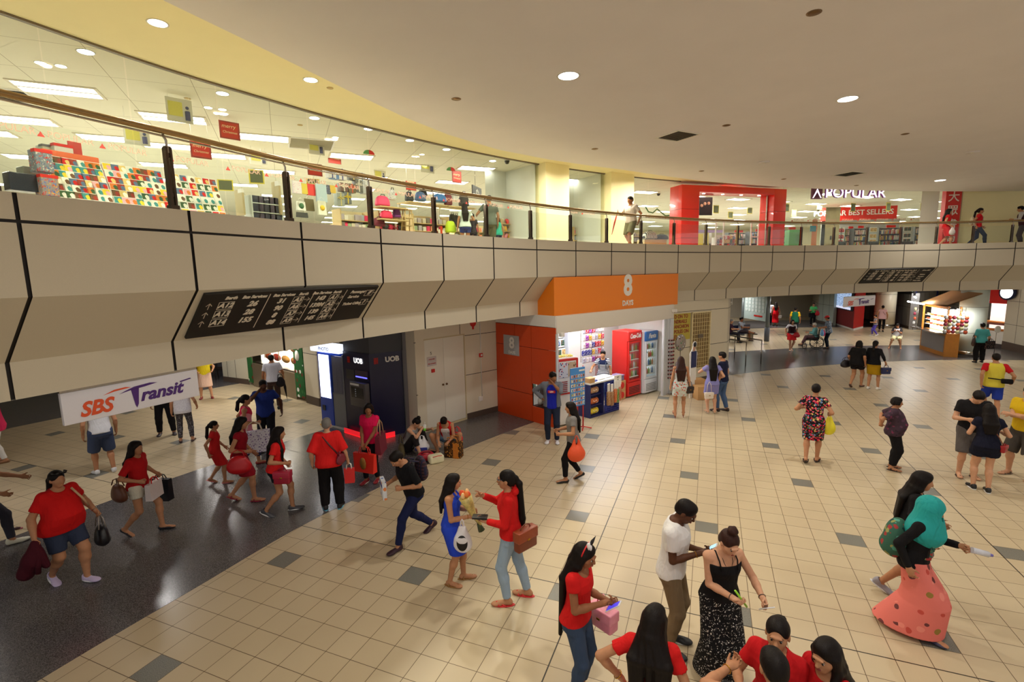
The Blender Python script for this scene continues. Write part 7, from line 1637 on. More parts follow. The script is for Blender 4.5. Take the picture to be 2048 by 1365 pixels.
# ---- bags and held things
def bag(pos,w,h,d,mat,rz,label,kind='tote',hl=.18,name='bag',hm=None,extra=None,cat='bag'):
    """top of the handle at pos; body hangs below"""
    if not hasattr(mat,'name'): mat=cloth(mat)
    pos=Vector(pos); t=empty(name,(pos.x,pos.y,pos.z-hl-h),math.radians(rz),label,cat)
    if kind=='box':
        MB().rbox((-w/2,-d/2,0),(w/2,d/2,h),min(.025,d*.3)).build('body',mat,t); MB().rbox((-w/2-.004,-d/2-.008,h*.5),(w/2+.004,d/2+.004,h+.006),.012).build('flap',extra or mat,t); MB().rbox((-.02,-d/2-.014,h*.52),(.02,-d/2-.006,h*.62),.004).build('clasp',M_GOLD,t)
    elif kind=='plastic':
        V=Vox(.014); V.ell((0,0,h*.36),(w*.5,d*.5,h*.36),k=.03); V.cone((-w*.18,0,h*.6),(-w*.12,0,h),.05,.02,k=.05); V.cone((w*.18,0,h*.6),(w*.12,0,h),.05,.02,k=.05); v,q=V.run(); v[:,2]-=v[:,2].min(); link('body',mesh_np('body',v,q,mat),t)
    elif kind=='soft':
        V=Vox(.014); V.ell((0,0,h*.42),(w*.5,d*.5,h*.45),k=.03); V.ell((0,0,h*.25),(w*.46,d*.52,h*.26),k=.03); V.ell((0,0,h*.72),(w*.36,d*.38,h*.28),k=.03); v,q=V.run(); v[:,2]-=v[:,2].min(); link('body',mesh_np('body',v,q,mat),t)
    else:
        mb=MB(); V=[(-w/2,-d/2,0),(w/2,-d/2,0),(w/2,d/2,0),(-w/2,d/2,0),(-w*.55,-d*.3,h),(w*.55,-d*.3,h),(w*.55,d*.3,h),(-w*.55,d*.3,h)]
        mb.add(V,[(0,3,2,1),(0,1,5,4),(1,2,6,5),(2,3,7,6),(3,0,4,7),(4,5,6,7)]).build('body',mat,t)
    if hl>0.02 and kind!='plastic':
        mb=MB(); 
        for y in ((-d*.25,d*.25) if kind!='box' else (0,)): mb.tube([(-w*.28,y,h-.01),(-w*.20,y*.6,h+hl*.7),(0,0,h+hl),(w*.20,y*.6,h+hl*.7),(w*.28,y,h-.01)],.008,6)
        mb.build('handle',hm or mat,t)
    elif kind=='plastic':
        MB().tube([(-w*.12,0,h-.03),(-w*.06,0,h+hl*.8),(0,0,h+hl),(w*.06,0,h+hl*.8),(w*.12,0,h-.03)],.010,6).build('handle',hm or mat,t)
    return t
def backpack(P,c,label,size=(.28,.15,.38),mat=None):
    o,f,s=P; pz=local_world(P,(0,-.19,1.0)); t=empty('backpack',pz,o.rotation_euler.z,label,'backpack'); m=mat or cloth(c); w,d,h=size
    V=Vox(.015); V.ell((0,0,h*.5-.05),(w*.5,d*.5,h*.52),k=.03); V.ell((0,-.02,h*.3-.05),(w*.42,d*.55,h*.3),k=.03); v,q=V.run(); link('body',mesh_np('body',v,q,m),t)
    for sx in (-1,1): MB().tube([(sx*.07,.07,.28),(sx*.09,.20,.33),(sx*.10,.31,.24),(sx*.11,.30,.08),(sx*.10,.10,.0)],.014,6).build('strap',m,t)
    return t
def phone(P,i,label,off=(0,.04,.03),scr=(120,150,210),rz=0,tilt=-50,size=(.075,.15)):
    q=hand_world(P,i,off); o=P[0]; t=empty('phone',q,o.rotation_euler.z+math.radians(rz),label,'phone'); t.rotation_euler[0]=math.radians(tilt)
    MB().rbox((-size[0]/2,-.005,-size[1]/2),(size[0]/2,.005,size[1]/2),.004).build('body',plain((230,230,232),.3),t); MB().box((-size[0]*.44,-.0062,-size[1]*.42),(size[0]*.44,-.0052,size[1]*.42)).build('screen',emis(scr,1.0),t); return t
# ---------- in front
a=PP(1168,1080,-112,'woman in red top with knee long black hair and feather headband, holding a white phone',1.60,skin=2,hair='long',hl=.66,hw=.10,lean=(3,0,0),head=(0,16),rh=(.07,.26,1.12),lh=(-.05,.27,1.08),hands=('hold','hold'),
  wear=[T(RED,sleeve=.30,scoop=.10,hem=.86),B((56,72,98),len=1.78),SHO((60,40,40),'sandal'),dict(k='band',m=plain((206,30,34),.5))])
t=empty('feather',local_world(a,(0,0,0)),0,'black and white feather ornament standing on the headband','feather'); hp=a[1].hc*a[2]; o=a[0]; c_,s_=math.cos(o.rotation_euler.z),math.sin(o.rotation_euler.z)
def hw_(P,p):
    o,f,s=P; q=(f.hc+f.HR@np.array(p,float))*s; c,sn=math.cos(o.rotation_euler.z),math.sin(o.rotation_euler.z); return Vector((o.location.x+c*q[0]-sn*q[1],o.location.y+sn*q[0]+c*q[1],o.location.z+q[2]))
t.location=hw_(a,(.035,.02,.135)); MB().tube([(0,0,0),(.02,0,.05),(.05,0,.10)],[.012,.016,.002],6).build('black_feather',plain((30,26,28)),t)
V=Vox(.006); [V.ell((random.uniform(-.02,.02),random.uniform(-.02,.02),random.uniform(-.03,.02)),(.012,.012,.03),k=.004) for _ in range(7)]; v,q=V.run(); link('white_feather',mesh_np('white_feather',v,q,plain((240,236,236))),t)
phone(a,1,'white phone with a violet screen held by the woman with feathers',(0.06,.03,.02),(70,60,200),size=(.08,.16)); q=local_world(a,(-.26,.16,.98)); bag(q,.27,.20,.13,plain((226,140,160),.4),math.degrees(a[0].rotation_euler.z)+70,'pink handbag hanging from the arm of the woman with feathers','box',.13,'handbag',extra=plain((232,150,170),.4))
a=PP(1369,990,-102,'man in white printed t-shirt and khaki trousers looking down at his phone',1.72,male=True,skin=3,hair='short',lean=(4,0,0),head=(0,30),rh=(.07,.25,1.12),lh=(-.04,.25,1.10),hands=('hold','hold'),wear=[T((232,230,228),sleeve=.55,hem=.82,inf=.02),B((120,100,74),inf=.016,len=1.98),SHO((24,26,30),'shoe',(226,226,226)),dict(k='bracelet',m=M_GOLD)])
phone(a,0,'phone with pale blue screen in the hands of the man in white',(-.04,.04,.03),(150,200,230))
o=MB().rbox((-.045,-.002,-.04),(.045,.004,.04),.002).build('shirt_print',plain((50,60,56),.5,noise=.5,scale=60),a[0]); q=a[1].T((.02,.128,1.17))*a[2]; o.location=tuple(q); o.rotation_euler=(0,0,math.pi)
a=PP(1458,1052,-150,'woman in black strap top and flowered black skirt with a high hair bun',1.63,skin=0,hair='bun',hairmat=M_HAIRB,bun=(0,-.03,.145),lean=(5,0,0),head=(5,24),rh=(.03,.27,1.04),lh=(-.24,.30,1.03),hands=('hold','grip'),wear=[T(BLK,sleeve=-1,neck=1.27,scoop=.0,hem=.86),K(patterned((16,15,18),[(226,220,214),(200,190,176),(236,232,226)],46,.25),hem=.10,w=.235,d=.20),SHO(BLK,'sandal'),
  dict(k='strap',m=cloth(BLK),r=.007,pts=[(.078,.122,1.24),(.088,.085,1.32),(.088,.0,1.372),(.08,-.08,1.33),(.07,-.112,1.25)]),dict(k='strap',m=cloth(BLK),r=.007,pts=[(-.078,.122,1.24),(-.088,.085,1.32),(-.088,.0,1.372),(-.08,-.08,1.33),(-.07,-.112,1.25)]),dict(k='strap',n='necklace',r=.003,m=plain((50,40,36)),pts=[(.055,0,1.385),(.045,.085,1.31),(0,.125,1.20),(-.045,.085,1.31),(-.055,0,1.385)]),dict(k='bracelet',m=M_BB,i=0),dict(k='bracelet',m=M_BB,i=1)])
q=hand_world(a,0,(0,.02,.03)); t=empty('pen',q,0,'bright green marker pen in the hand of the woman in black','pen'); MB().tube([(-.06,0,.10),(.05,0,-.06)],.009,8).build('barrel',plain((150,210,50),.4),t); MB().tube([(.05,0,-.06),(.06,0,-.075)],.006,6).build('tip',M_WHITE,t)
phone(a,1,'black phone held out by the woman in black',(0.02,.04,.0),(30,30,36))
a=PP(1306,1206,-6,'woman seen from behind with waist long black hair, red t-shirt, hand on hip',1.58,skin=1,hair='long',hl=.60,hw=.13,head=(-18,12),lh=(-.24,.02,.98),le=(-1,-.35,.15),hands=('relax','down'),rh=(.26,.16,.92),wear=[T(RED,sleeve=.45),B(JEAN),SHO(BLK),dict(k='bracelet',m=M_GOLD,i=1,r=.034)])
a=PP(1556,1236,166,'woman in red t-shirt facing the hall with hair tied back, looking down',1.56,skin=1,hair='bun',bun=(0,-.11,.04),lean=(8,0,0),head=(10,-6),rh=(.16,.33,1.12),lh=(-.05,.30,1.08),hands=('hold','hold'),wear=[T((190,22,28),sleeve=.5),B(JEAN),SHO(BLK)])
a=PP(1553,1298,15,'person with cropped thick black hair, nearest of the group at the bottom edge',1.64,skin=1,hair='short',head=(10,10),lh=(-.22,.30,1.25),le=(-1,-.2,-.2),hands=('relax','hold'),wear=[T((30,28,30),sleeve=.5),B(JEAN),SHO(BLK),dict(k='bracelet',m=M_GOLD,i=1)])
a=PP(1652,1272,140,'woman in red t-shirt with black ponytail over her shoulder, looking down',1.56,skin=1,hair='long',hl=.42,hw=.06,hfwd=(0,.28),lean=(6,0,0),head=(12,8),rh=(.12,.30,1.05),lh=(-.14,.30,1.02),hands=('hold','hold'),wear=[T((190,22,28),sleeve=.5,scoop=.07),B(JEAN),SHO(BLK)])
# ---------- the two talking
a=PP(908,1166,-104,'woman in blue halter dress holding a bouquet and a white carrier bag',skin=1,hair='wavy',hl=.24,hw=.10,h=1.50,head=(10,8),rf=(.07,-.04),lf=(-.10,.12),rh=(.10,.27,1.06),lh=(-.06,.28,1.08),hands=('grip','grip'),toe=(-14,14),wear=[DR((40,70,200),sleeve=-1,hem=.50,w=.175,scoop=.02,neck=1.33),SHO((150,110,60),'sandal'),dict(k='bracelet',m=M_GOLD,i=0),dict(k='strap',n='cloth_tie',m=cloth((40,70,200)),r=.02,pts=[(.06,.09,1.30),(.045,.02,1.38),(0,-.03,1.40),(-.045,.02,1.38),(-.06,.09,1.30)])])
q=hand_world(a,0,(0,.0,.0)); BQ=q; t=empty('bouquet',q,math.radians(0),'bouquet of orange and cream wrapped flowers in the crook of her arm','flowers'); 
d=Vector((-.10,-.02,.26)); MB().tube([(.08,.0,-.12),(0,0,0),tuple(d*.55),tuple(d)],[.02,.035,.065,.085],10).build('wrapping',plain((206,186,110),.3,noise=.4,scale=30),t); MB().tube([(.09,.0,-.20),(.05,.0,-.10)],[.045,.02],8).build('stems',plain((60,70,40)),t)
for i in range(6): an_=i*1.05; p=d+Vector((.045*math.cos(an_),.045*math.sin(an_),.02+.02*(i%2))); V=Vox(.008); V.ell((0,0,0),(.028,.028,.035),k=.01); V.ell((0,0,.02),(.02,.02,.03),k=.01); v,q2=V.run(); link('flower',mesh_np('flower',v,q2,plain([(226,80,40),(240,200,140),(236,130,60)][i%3],.5)),t,tuple(p))
q=local_world(a,(.17,.18,1.06)); bt=bag(q,.24,.34,.10,plain((232,228,232),.35,noise=.04),math.degrees(a[0].rotation_euler.z)+92,'white carrier bag with a black oval print hanging at her side','plastic',.10,'carrier_bag'); MB().lathe([(.001,0),(.085,0),(.085,.006),(.001,.006)],n=20,M=Matrix.Translation((0,-.045,.15))@Matrix.Rotation(math.pi/2,4,'X')@Matrix.Diagonal((.8,1.2,1,1))).build('oval_print',plain((26,24,28)),bt)
a=PP(1024,1200,82,'woman in red hooded top and pale jeans with very long ponytail, gesturing',skin=1,hair='ponytail',hl=.62,h=1.68,head=(0,2),rf=(.09,-.18),lf=(-.10,.04),rh=(.10,.34,1.26),lh=(-.10,.26,1.04),hands=('point','hold'),wear=[T(RED,sleeve=1.85,hood=1,inf=.020,hem=.86,scoop=.03),B(LJEAN,len=1.90),SHO((206,40,44),'flip'),dict(k='strap',n='glasses',r=.004,m=plain((40,60,80)),pts=[(.07,.05,1.535),(.04,.115,1.53),(0,.118,1.53),(-.04,.115,1.53),(-.07,.05,1.535)])])
q=hand_world(a,1,(0,.02,.04)); t=empty('wallet',q,a[0].rotation_euler.z,'black wallet held open by the woman in the red hooded top','wallet'); MB().rbox((-.05,-.09,-.012),(.05,.09,.0),.006).build('lower_half',plain((24,22,24),.4),t); MB().rbox((-.05,-.09,.002),(.05,.09,.012),.005).build('upper_half',plain((24,22,24),.4),t)
q=local_world(a,(-.17,-.20,1.04)); bag(q+Vector((0,0,.02)),.30,.24,.10,plain((120,54,32),.35),math.degrees(a[0].rotation_euler.z)-40,'brown leather satchel on the hip of the woman in red hooded top','box',.06,'satchel',extra=plain((150,66,36),.35))
# ---------- left group
a=PP(832,1082,118,'man in black top and navy trousers striding past with newspapers, head bent',male=True,skin=1,hair='short',h=1.62,lean=(17,0,0),head=(0,26),**walk(.34,'l',.1,rh=(.20,.30,.95),lh=(-.16,.26,.98),hands=('grip','grip')),wear=[T((20,20,24),sleeve=.8,inf=.02),B((26,32,70)),SHO((50,20,36))])
backpack(a,(60,36,44),'dark plaid backpack on the striding man',mat=striped((40,26,34),(80,44,54),20,2,'plaid',.4,(30,30,60)))
q=hand_world(a,0,(0,.03,.0)); t=empty('newspaper',q,.4,'folded newspaper with blue and orange print in the striding man hand','newspaper'); MB().rbox((-.03,-.14,-.16),(.03,.14,.10),.01).build('pages',patterned((222,226,232),[(60,90,180),(230,140,80),(240,240,240)],14,.4),t); MB().box((-.035,-.12,.02),(.035,.12,.06)).build('headline',plain((40,60,140)),t)
a=PP(665,1018,-8,'grey haired woman from behind in loose red shirt and black trousers',skin=0,hair='short',hairmat=M_GREY,h=1.62,g=1.08,toe=(-10,14),rf=(.13,.0),lf=(-.11,0),rh=(.30,.06,.84),lh=(-.27,.0,.86),hands=('grip','relax'),wear=[T((226,34,34),sleeve=.92,inf=.03,box=.20,hem=.80,sr=.030),B(BLK,inf=.022,wide=.012),SHO((24,24,28),'shoe',(110,190,220)),dict(k='strap',m=M_STRP,r=.014,pts=[(-.10,-.0,1.375),(-.06,-.10,1.33),(.06,-.16,1.18),(.17,-.13,1.02)])])
q=local_world(a,(.21,-.10,1.06)); bag(q,.24,.18,.08,plain((120,24,44),.4),math.degrees(a[0].rotation_euler.z)+60,'maroon cross body bag on the hip of the grey haired woman','soft',.05,'shoulder_bag')
q=hand_world(a,0,(0,0,.0)); bag(q,.16,.26,.08,plain((222,36,34),.5),10,'small red paper bag with white handles held by the grey haired woman','tote',.10,'paper_bag',hm=M_WHITE)
a=PP(747,962,150,'woman in bright pink polo shirt with short black hair carrying totes',skin=2,hair='bob',hl=.06,h=1.58,head=(22,6),rh=(.05,.24,.88),lh=(-.05,.24,.88),hands=('down','down'),re=(.6,-.6,-.3),le=(-.6,-.6,-.3),rf=(.10,.10),lf=(-.09,-.02),wear=[T((226,24,84),sleeve=.5,inf=.018,hem=.82),B((24,24,30)),SHO((140,24,34),'shoe',(226,222,210))])
q=local_world(a,(0,.27,.86)); bt=bag(q,.44,.36,.12,plain((232,44,30),.5),math.degrees(a[0].rotation_euler.z)+170,'large orange red tote with gold crest in her hands','tote',.16,'tote_bag'); MB().lathe([(.001,0),(.09,0),(.09,.006),(.001,.006)],n=16,M=Matrix.Translation((0,-.062,.18))@Matrix.Rotation(math.pi/2,4,'X')@Matrix.Diagonal((.8,1.3,1,1))).build('gold_crest',plain((170,120,50),.4,noise=.4,scale=40),bt)
q=local_world(a,(-.22,-.0,1.30)); bag(q,.36,.36,.12,plain((110,28,50),.5),math.degrees(a[0].rotation_euler.z)+100,'maroon shoulder tote beside the pink polo shirt','tote',.28,'tote_bag',hm=plain((190,160,120)))
a=PP(560,1028,-104,'young woman in red t-shirt and dark shorts striding with long plaits',skin=1,hair='long',hl=.36,hw=.07,hfwd=(.30,.0),h=1.56,lean=(8,0,0),head=(0,2),**walk(.20,'l',.1,rh=(.18,.20,.99),lh=(-.26,.10,.86),hands=('grip','relax')),wear=[T((220,34,34),sleeve=.5),B((24,26,34),len=.42,inf=.014),SHO((70,70,76),'shoe',(230,230,230)),dict(k='bracelet',m=M_WHITE,i=1)])
q=local_world(a,(.22,.14,.97)); bag(q,.26,.20,.14,plain((160,34,56),.35),math.degrees(a[0].rotation_euler.z)+80,'dark pink box handbag with gold clasps on the forearm of the striding woman','box',.06,'handbag',extra=plain((180,44,70),.35))
a=PP(488,1003,-104,'woman in dark red dress walking with a huge red shoulder bag',skin=1,hair='wavy',hl=.20,h=1.60,lean=(6,0,0),head=(-6,8),**walk(.20,'r',.08,hands=('grip','relax'),rh=(.18,.16,1.0)),wear=[DR((150,18,34),sleeve=.2,hem=.52,w=.18),SHO((150,30,60),'sandal')])
q=local_world(a,(.26,.02,1.10)); bag(q,.40,.32,.16,plain((196,20,30),.35),math.degrees(a[0].rotation_euler.z)+88,'huge glossy red shoulder bag of the woman in dark red','soft',.12,'shoulder_bag')
a=PP(437,967,-98,'small girl in red dress with ponytail walking beside the red bag',skin=1,hair='ponytail',hl=.25,h=1.28,head=(0,5),**walk(.16,'r',.1),wear=[DR((206,36,38),sleeve=.3,hem=.50,w=.19),SHO((220,120,120),'flip')])
a=PP(490,786,-95,'woman in pink striped top with hair tied back walking behind the red bag',1.60,skin=1,hair='ponytail',hl=.12,lean=(3,0,0),**walk(.18,'l',.1,rh=(.20,.22,1.02),hands=('grip','relax')),wear=[T(striped((226,130,150),(236,160,170),60,2),sleeve=.0,box=.17,hem=.74),T((220,40,80),sleeve=.0,hem=1.18,inf=.016),B((60,60,90),len=1.7),SHO((150,40,40),'flat')])
q=local_world(a,(.28,.16,1.10)); bag(q,.52,.44,.18,patterned((226,222,232),[(120,90,150),(180,160,200),(90,70,130)],30,.36),math.degrees(a[0].rotation_euler.z)+88,'big white and violet printed bag between the walking women','tote',.20,'tote_bag',hm=plain((226,214,190)))
a=PP(524,758,168,'man in blue t-shirt raising a hand to his face, facing the hall',1.70,male=True,skin=3,hair='short',head=(20,8),rh=(.05,.20,1.42),re=(.8,-.2,-.8),lh=(-.34,.06,.90),hands=('grip','relax'),wear=[T((34,54,130),sleeve=.55,inf=.02,hem=.80),B((22,22,30),inf=.02),SHO(BLK)])
# ---------- seated on the floor
SIT=dict(pelvis=(0,-.10,.15),rf=(.20,.30,.07),lf=(-.14,.34,.07),knee=((.25,.5,1),(-.1,.5,1)))
a=PP(826,905,-120,'woman in grey vest sitting on the floor with a green drink',skin=0,hair='bun',lod=1,h=1.58,lean=(16,0,0),head=(0,28),rh=(.06,.30,.62),lh=(-.16,.42,.55),hands=('grip','relax'),**SIT,wear=[T((150,150,148),sleeve=-1,neck=1.33,hem=.86,scoop=.03),B((40,36,36),len=1.5,inf=.02),SHO(BLK,'flat'),dict(k='strap',m=M_BB,r=.012,pts=[(.09,-.0,1.36),(.11,-.10,1.25),(.14,-.12,1.05)])])
q=hand_world(a,0,(0,.02,-.04)); t=empty('drink_cup',q,0,'clear plastic cup with bright green drink in the seated woman hand','cup'); MB().lathe([(.001,-.07),(.030,-.07),(.040,.05),(.001,.05)],n=14).build('cup',plain((214,224,214),.2),t); MB().lathe([(.001,-.068),(.032,-.068),(.036,-.01),(.001,-.01)],n=14).build('drink',plain((120,220,60),.3),t); MB().tube([(0,0,.0),(.015,0,.13)],.005,6).build('straw',M_WHITE,t); MB().lathe([(.001,.05),(.042,.05),(.040,.062),(.001,.07)],n=14).build('lid',M_WHITE,t)
q=local_world(a,(.22,-.16,1.16)); bag(q,.34,.34,.14,cloth((96,84,58)),math.degrees(a[0].rotation_euler.z)+40,'olive cloth shoulder bag behind the seated woman in grey','soft',.20,'shoulder_bag')
p=G(845,908); bt=bag((p[0],p[1],.42),.34,.36,.22,plain((236,234,236),.4,noise=.03),0,'white supermarket carrier bag with blue band on the floor between the seated women','plastic',.02,'carrier_bag'); MB().rbox((-.13,-.118,.07),(.13,-.10,.14),.005).build('blue_band',plain((50,60,150)),bt)
p=G(852,922); t=empty('bag',(p[0],p[1],0),.3,'dark red glossy bag lying on the floor in front of the carrier bag','bag'); V=Vox(.014); V.ell((0,0,.11),(.18,.12,.11),k=.02); v,q=V.run(); link('body',mesh_np('body',v,q,plain((170,22,44),.3)),t); MB().tube([(-.1,-.05,.18),(-.05,-.12,.24),(.06,-.12,.23),(.1,-.04,.18)],.01,6).build('handle',plain((60,20,30)),t)
p=G(872,925); t=empty('pouch_bag',(p[0],p[1],0),.5,'cream bag lying on its side on the floor beside the dark red bag','bag'); MB().rbox((-.16,-.11,0),(.16,.11,.17),.05).build('body',plain((232,226,190),.5),t); MB().tube([(-.1,-.10,.16),(0,-.16,.19),(.1,-.1,.16)],.008,6).build('handle',M_RED,t)
a=PP(895,903,168,'woman in red waistcoat and denim shorts crouching over her patterned bag',skin=1,hair='bun',bun=(0,-.02,.13),lod=1,h=1.58,lean=(30,0,0),head=(0,30),pelvis=(0,-.10,.30),rf=(.20,.14,.07),lf=(-.28,.22,.07),knee=((.5,.6,.5),(-.6,.6,.6)),rh=(.10,.42,.36),lh=(-.12,.42,.38),hands=('down','down'),wear=[T((232,226,224),sleeve=-1,neck=1.28,hem=.9,scoop=.0),T((206,30,34),sleeve=0,hem=.92,inf=.02,scoop=.12,open=1),B((110,140,170),len=.42),SHO(BLK,'flat'),dict(k='bracelet',m=M_RED,i=1)])
q=local_world(a,(-.24,-.10,1.15)); bag(q,.30,.22,.12,plain((206,34,38),.35),math.degrees(a[0].rotation_euler.z)+150,'bright red shoulder bag on the back of the crouching woman','soft',.14,'shoulder_bag')
p=G(908,914); t=empty('patterned_bag',(p[0],p[1],0),-.25,'brown and gold patterned handbag standing on the floor before the crouching woman','bag'); MB().rbox((-.19,-.10,0),(.19,.10,.34),.02).build('body',patterned((70,46,24),[(190,120,40),(40,28,20),(210,150,70)],24,.36),t); MB().box((.02,-.104,0),(.14,-.099,.34)).build('centre_strip',plain((200,120,40),.25,noise=.2),t); MB().tube([(-.12,-.05,.32),(-.1,-.1,.46),(.1,-.1,.46),(.12,-.05,.32)],.012,6).tube([(-.12,.05,.32),(-.1,.1,.44),(.1,.1,.44),(.12,.05,.32)],.012,6).build('handle',plain((190,120,50),.4),t)
# ---------- far left
a=PP(142,1165,-152,'stout woman in red polo shirt and denim shorts walking with two bags',skin=1,hair='ponytail',hl=.12,h=1.60,g=1.30,belly=.10,head=(0,6),**walk(.20,'l',.1,rh=(.34,.06,.84),lh=(-.36,.08,.88),hands=('grip','grip')),wear=[T((206,24,24),sleeve=.6,inf=.022,hem=.80),B((50,58,80),len=.72,inf=.018),SHO((206,190,226),'shoe',(236,236,240)),dict(k='bracelet',m=M_STEEL,i=1,r=.04),dict(k='strap',n='bag_strap',m=plain((206,170,130)),r=.014,pts=[(-.10,.10,1.36),(-.16,.20,1.20),(-.24,.16,1.05)])])
t=empty('sunglasses',hw_(a,(0,.06,.115)),a[0].rotation_euler.z,'dark sunglasses pushed up on the stout woman head','sunglasses'); MB().tube([(-.07,-.04,0),(-.065,.02,0),(-.01,.035,.0),(.01,.035,0),(.065,.02,0),(.07,-.04,0)],.007,6).build('frame',plain((16,14,16),.2),t); 
for sx in (-1,1): MB().lathe([(.001,0),(.024,0),(.022,.004),(.001,.005)],n=12,M=Matrix.Translation((sx*.036,.034,0))@Matrix.Rotation(-math.pi/2,4,'X')).build('lens',plain((16,14,18),.1),t)
q=hand_world(a,1,(0,0,0)); bag(q,.30,.28,.16,plain((20,18,22),.35),math.degrees(a[0].rotation_euler.z)+70,'black handbag with pale metal handles in the stout woman hand','soft',.18,'handbag',hm=plain((170,160,150),.4,metal=.5))
q=hand_world(a,0,(0,0,0)); t=empty('folded_jacket',q,0,'dark maroon jacket dangling from the stout woman hand','jacket'); V=Vox(.016); V.cone((0,0,0),(-.04,-.02,-.20),.05,.10,k=.05); V.cone((-.04,-.02,-.2),(-.12,-.05,-.36),.10,.09,k=.05); V.cone((.03,0,-.12),(.08,.02,-.30),.05,.04,k=.05); v,q2=V.run(); link('body',mesh_np('body',v,q2,cloth((70,18,30))),t); MB().tube([(.02,0,-.03),(.06,-.05,-.2),(.04,-.06,-.36)],.03,8).build('sleeve',cloth((70,18,30)),t)
a=PP(290,1066,-125,'woman with long black hair in red top and white shorts, walking with bags',skin=1,hair='long',hl=.30,h=1.56,head=(-10,4),**walk(.24,'l',.1,rh=(.20,.14,.98),lh=(-.30,.10,.92),hands=('grip','grip')),wear=[T((190,26,30),sleeve=.75),B((222,216,196),len=.34,inf=.02),SHO((26,24,32),'flat')])
q=local_world(a,(.26,-.14,1.10)); bag(q,.36,.28,.14,plain((96,54,32),.4),math.degrees(a[0].rotation_euler.z)+60,'brown leather bag behind the woman in white shorts','soft',.10,'shoulder_bag')
q=hand_world(a,1,(0,0,.02)); bag(q,.30,.36,.12,plain((18,18,26),.5),math.degrees(a[0].rotation_euler.z)+80,'black bag swinging from the woman in white shorts','tote',.08,'tote_bag')
q=local_world(a,(.02,.24,1.02)); bag(q,.28,.26,.10,plain((226,214,212),.4),math.degrees(a[0].rotation_euler.z)+180,'white paper bag with red print held in front of white shorts','tote',.08,'paper_bag',hm=M_RED)
PP(212,948,8,'man in white shirt and blue denim shorts from behind under the hanging sign',male=True,skin=1,h=1.74,hair='short',rf=(.13,.0),lf=(-.12,.10),wear=[T((216,216,220),sleeve=.5,hem=.84),B((62,74,104),len=.95,inf=.022,wide=.02),SHO((220,220,222),'shoe')])
PP(334,869,175,'person in black trousers standing behind the hanging sign',male=True,skin=1,h=1.68,hair='short',rf=(.14,0),lf=(-.16,.08),wear=[T((60,62,70),sleeve=.5),B(BLK,inf=.02),SHO((60,50,56),'shoe')])
PP(373,884,-8,'woman in white printed blouse and speckled leggings beside the black trousers',skin=1,h=1.56,hair='bob',rf=(.14,-.02),lf=(-.12,0),rh=(.30,.10,.90),wear=[T(patterned((226,224,230),[(170,160,180)],60,.3),sleeve=.4,hem=.78,box=.18),B(patterned((70,66,70),[(150,146,150),(30,30,34)],50,.4),len=1.85),SHO((80,60,60),'flat')])
PP(6,925,80,'person in bright pink shirt and white trousers cut by the picture edge',skin=1,h=1.62,hair='short',rf=(.09,.06),lf=(-.09,-.06),rh=(.2,.22,1.05),wear=[T((226,50,100),sleeve=1.2,hem=.74,box=.18),B((232,230,226),len=1.9),SHO((130,90,56),'flat')])
PP(-22,1106,-100,'person almost outside the picture with one bare forearm reaching in',skin=1,h=1.66,hair='short',**walk(.24,'l',.05,rh=(.24,.26,.92),lh=(-.20,.42,1.0)),wear=[T((60,70,90),sleeve=.5),B((60,60,70)),SHO((226,222,200))])
PP(414,797,176,'woman in yellow blouse and pale pink skirt far under the balcony',skin=0,h=1.58,hair='bob',rf=(.16,.0),lf=(-.16,.06),rh=(.2,.18,1.0),lh=(-.26,.16,1.0),wear=[T((226,206,40),sleeve=.6,hem=.80,box=.18),K((226,190,170),hem=.44,w=.22,d=.18),SHO((130,36,40),'shoe')])
a=PP(552,806,6,'old man in white plaid shirt from behind holding a furled umbrella',male=True,skin=1,h=1.56,hair='short',hairmat=M_GREY,rh=(.30,.04,.84),hands=('grip','relax'),wear=[T(striped((216,216,222),(120,120,130),11,2,'plaid shirt',.12,(120,120,130)),sleeve=.6,inf=.025,box=.18,hem=.80),B(striped((90,90,92),(190,190,186),26,2,'plaid trousers',.4,(60,60,60)),inf=.02),SHO(BLK)])
q=hand_world(a,0,(0,0,-.02)); t=empty('umbrella',q,0,'long black furled umbrella held by the man in plaid','umbrella'); MB().tube([(0,0,-.05),(.03,-.03,-.25),(.09,-.08,-.62)],[.018,.042,.006],10).build('canopy',cloth((20,20,22)),t); MB().tube([(-.06,.0,.02),(-.03,.0,.05),(0,0,.03),(0,0,-.06)],.009,6).build('handle',M_BB,t); MB().tube([(.09,-.08,-.60),(.10,-.09,-.70)],.006,6).build('tip',M_STEEL,t)
a=PP(541,708,-4,'man in pale grey shirt with a dark shoulder bag at the food stall',1.70,male=True,skin=2,hair='short',rh=(.20,.25,1.05),wear=[T((190,190,200),sleeve=.55,hem=.84),B((60,44,40)),SHO(BLK)])
q=local_world(a,(.20,-.08,1.05)); bag(q,.26,.30,.12,cloth((30,26,28)),30,'dark bag slung on the man at the food stall','soft',.10,'shoulder_bag')
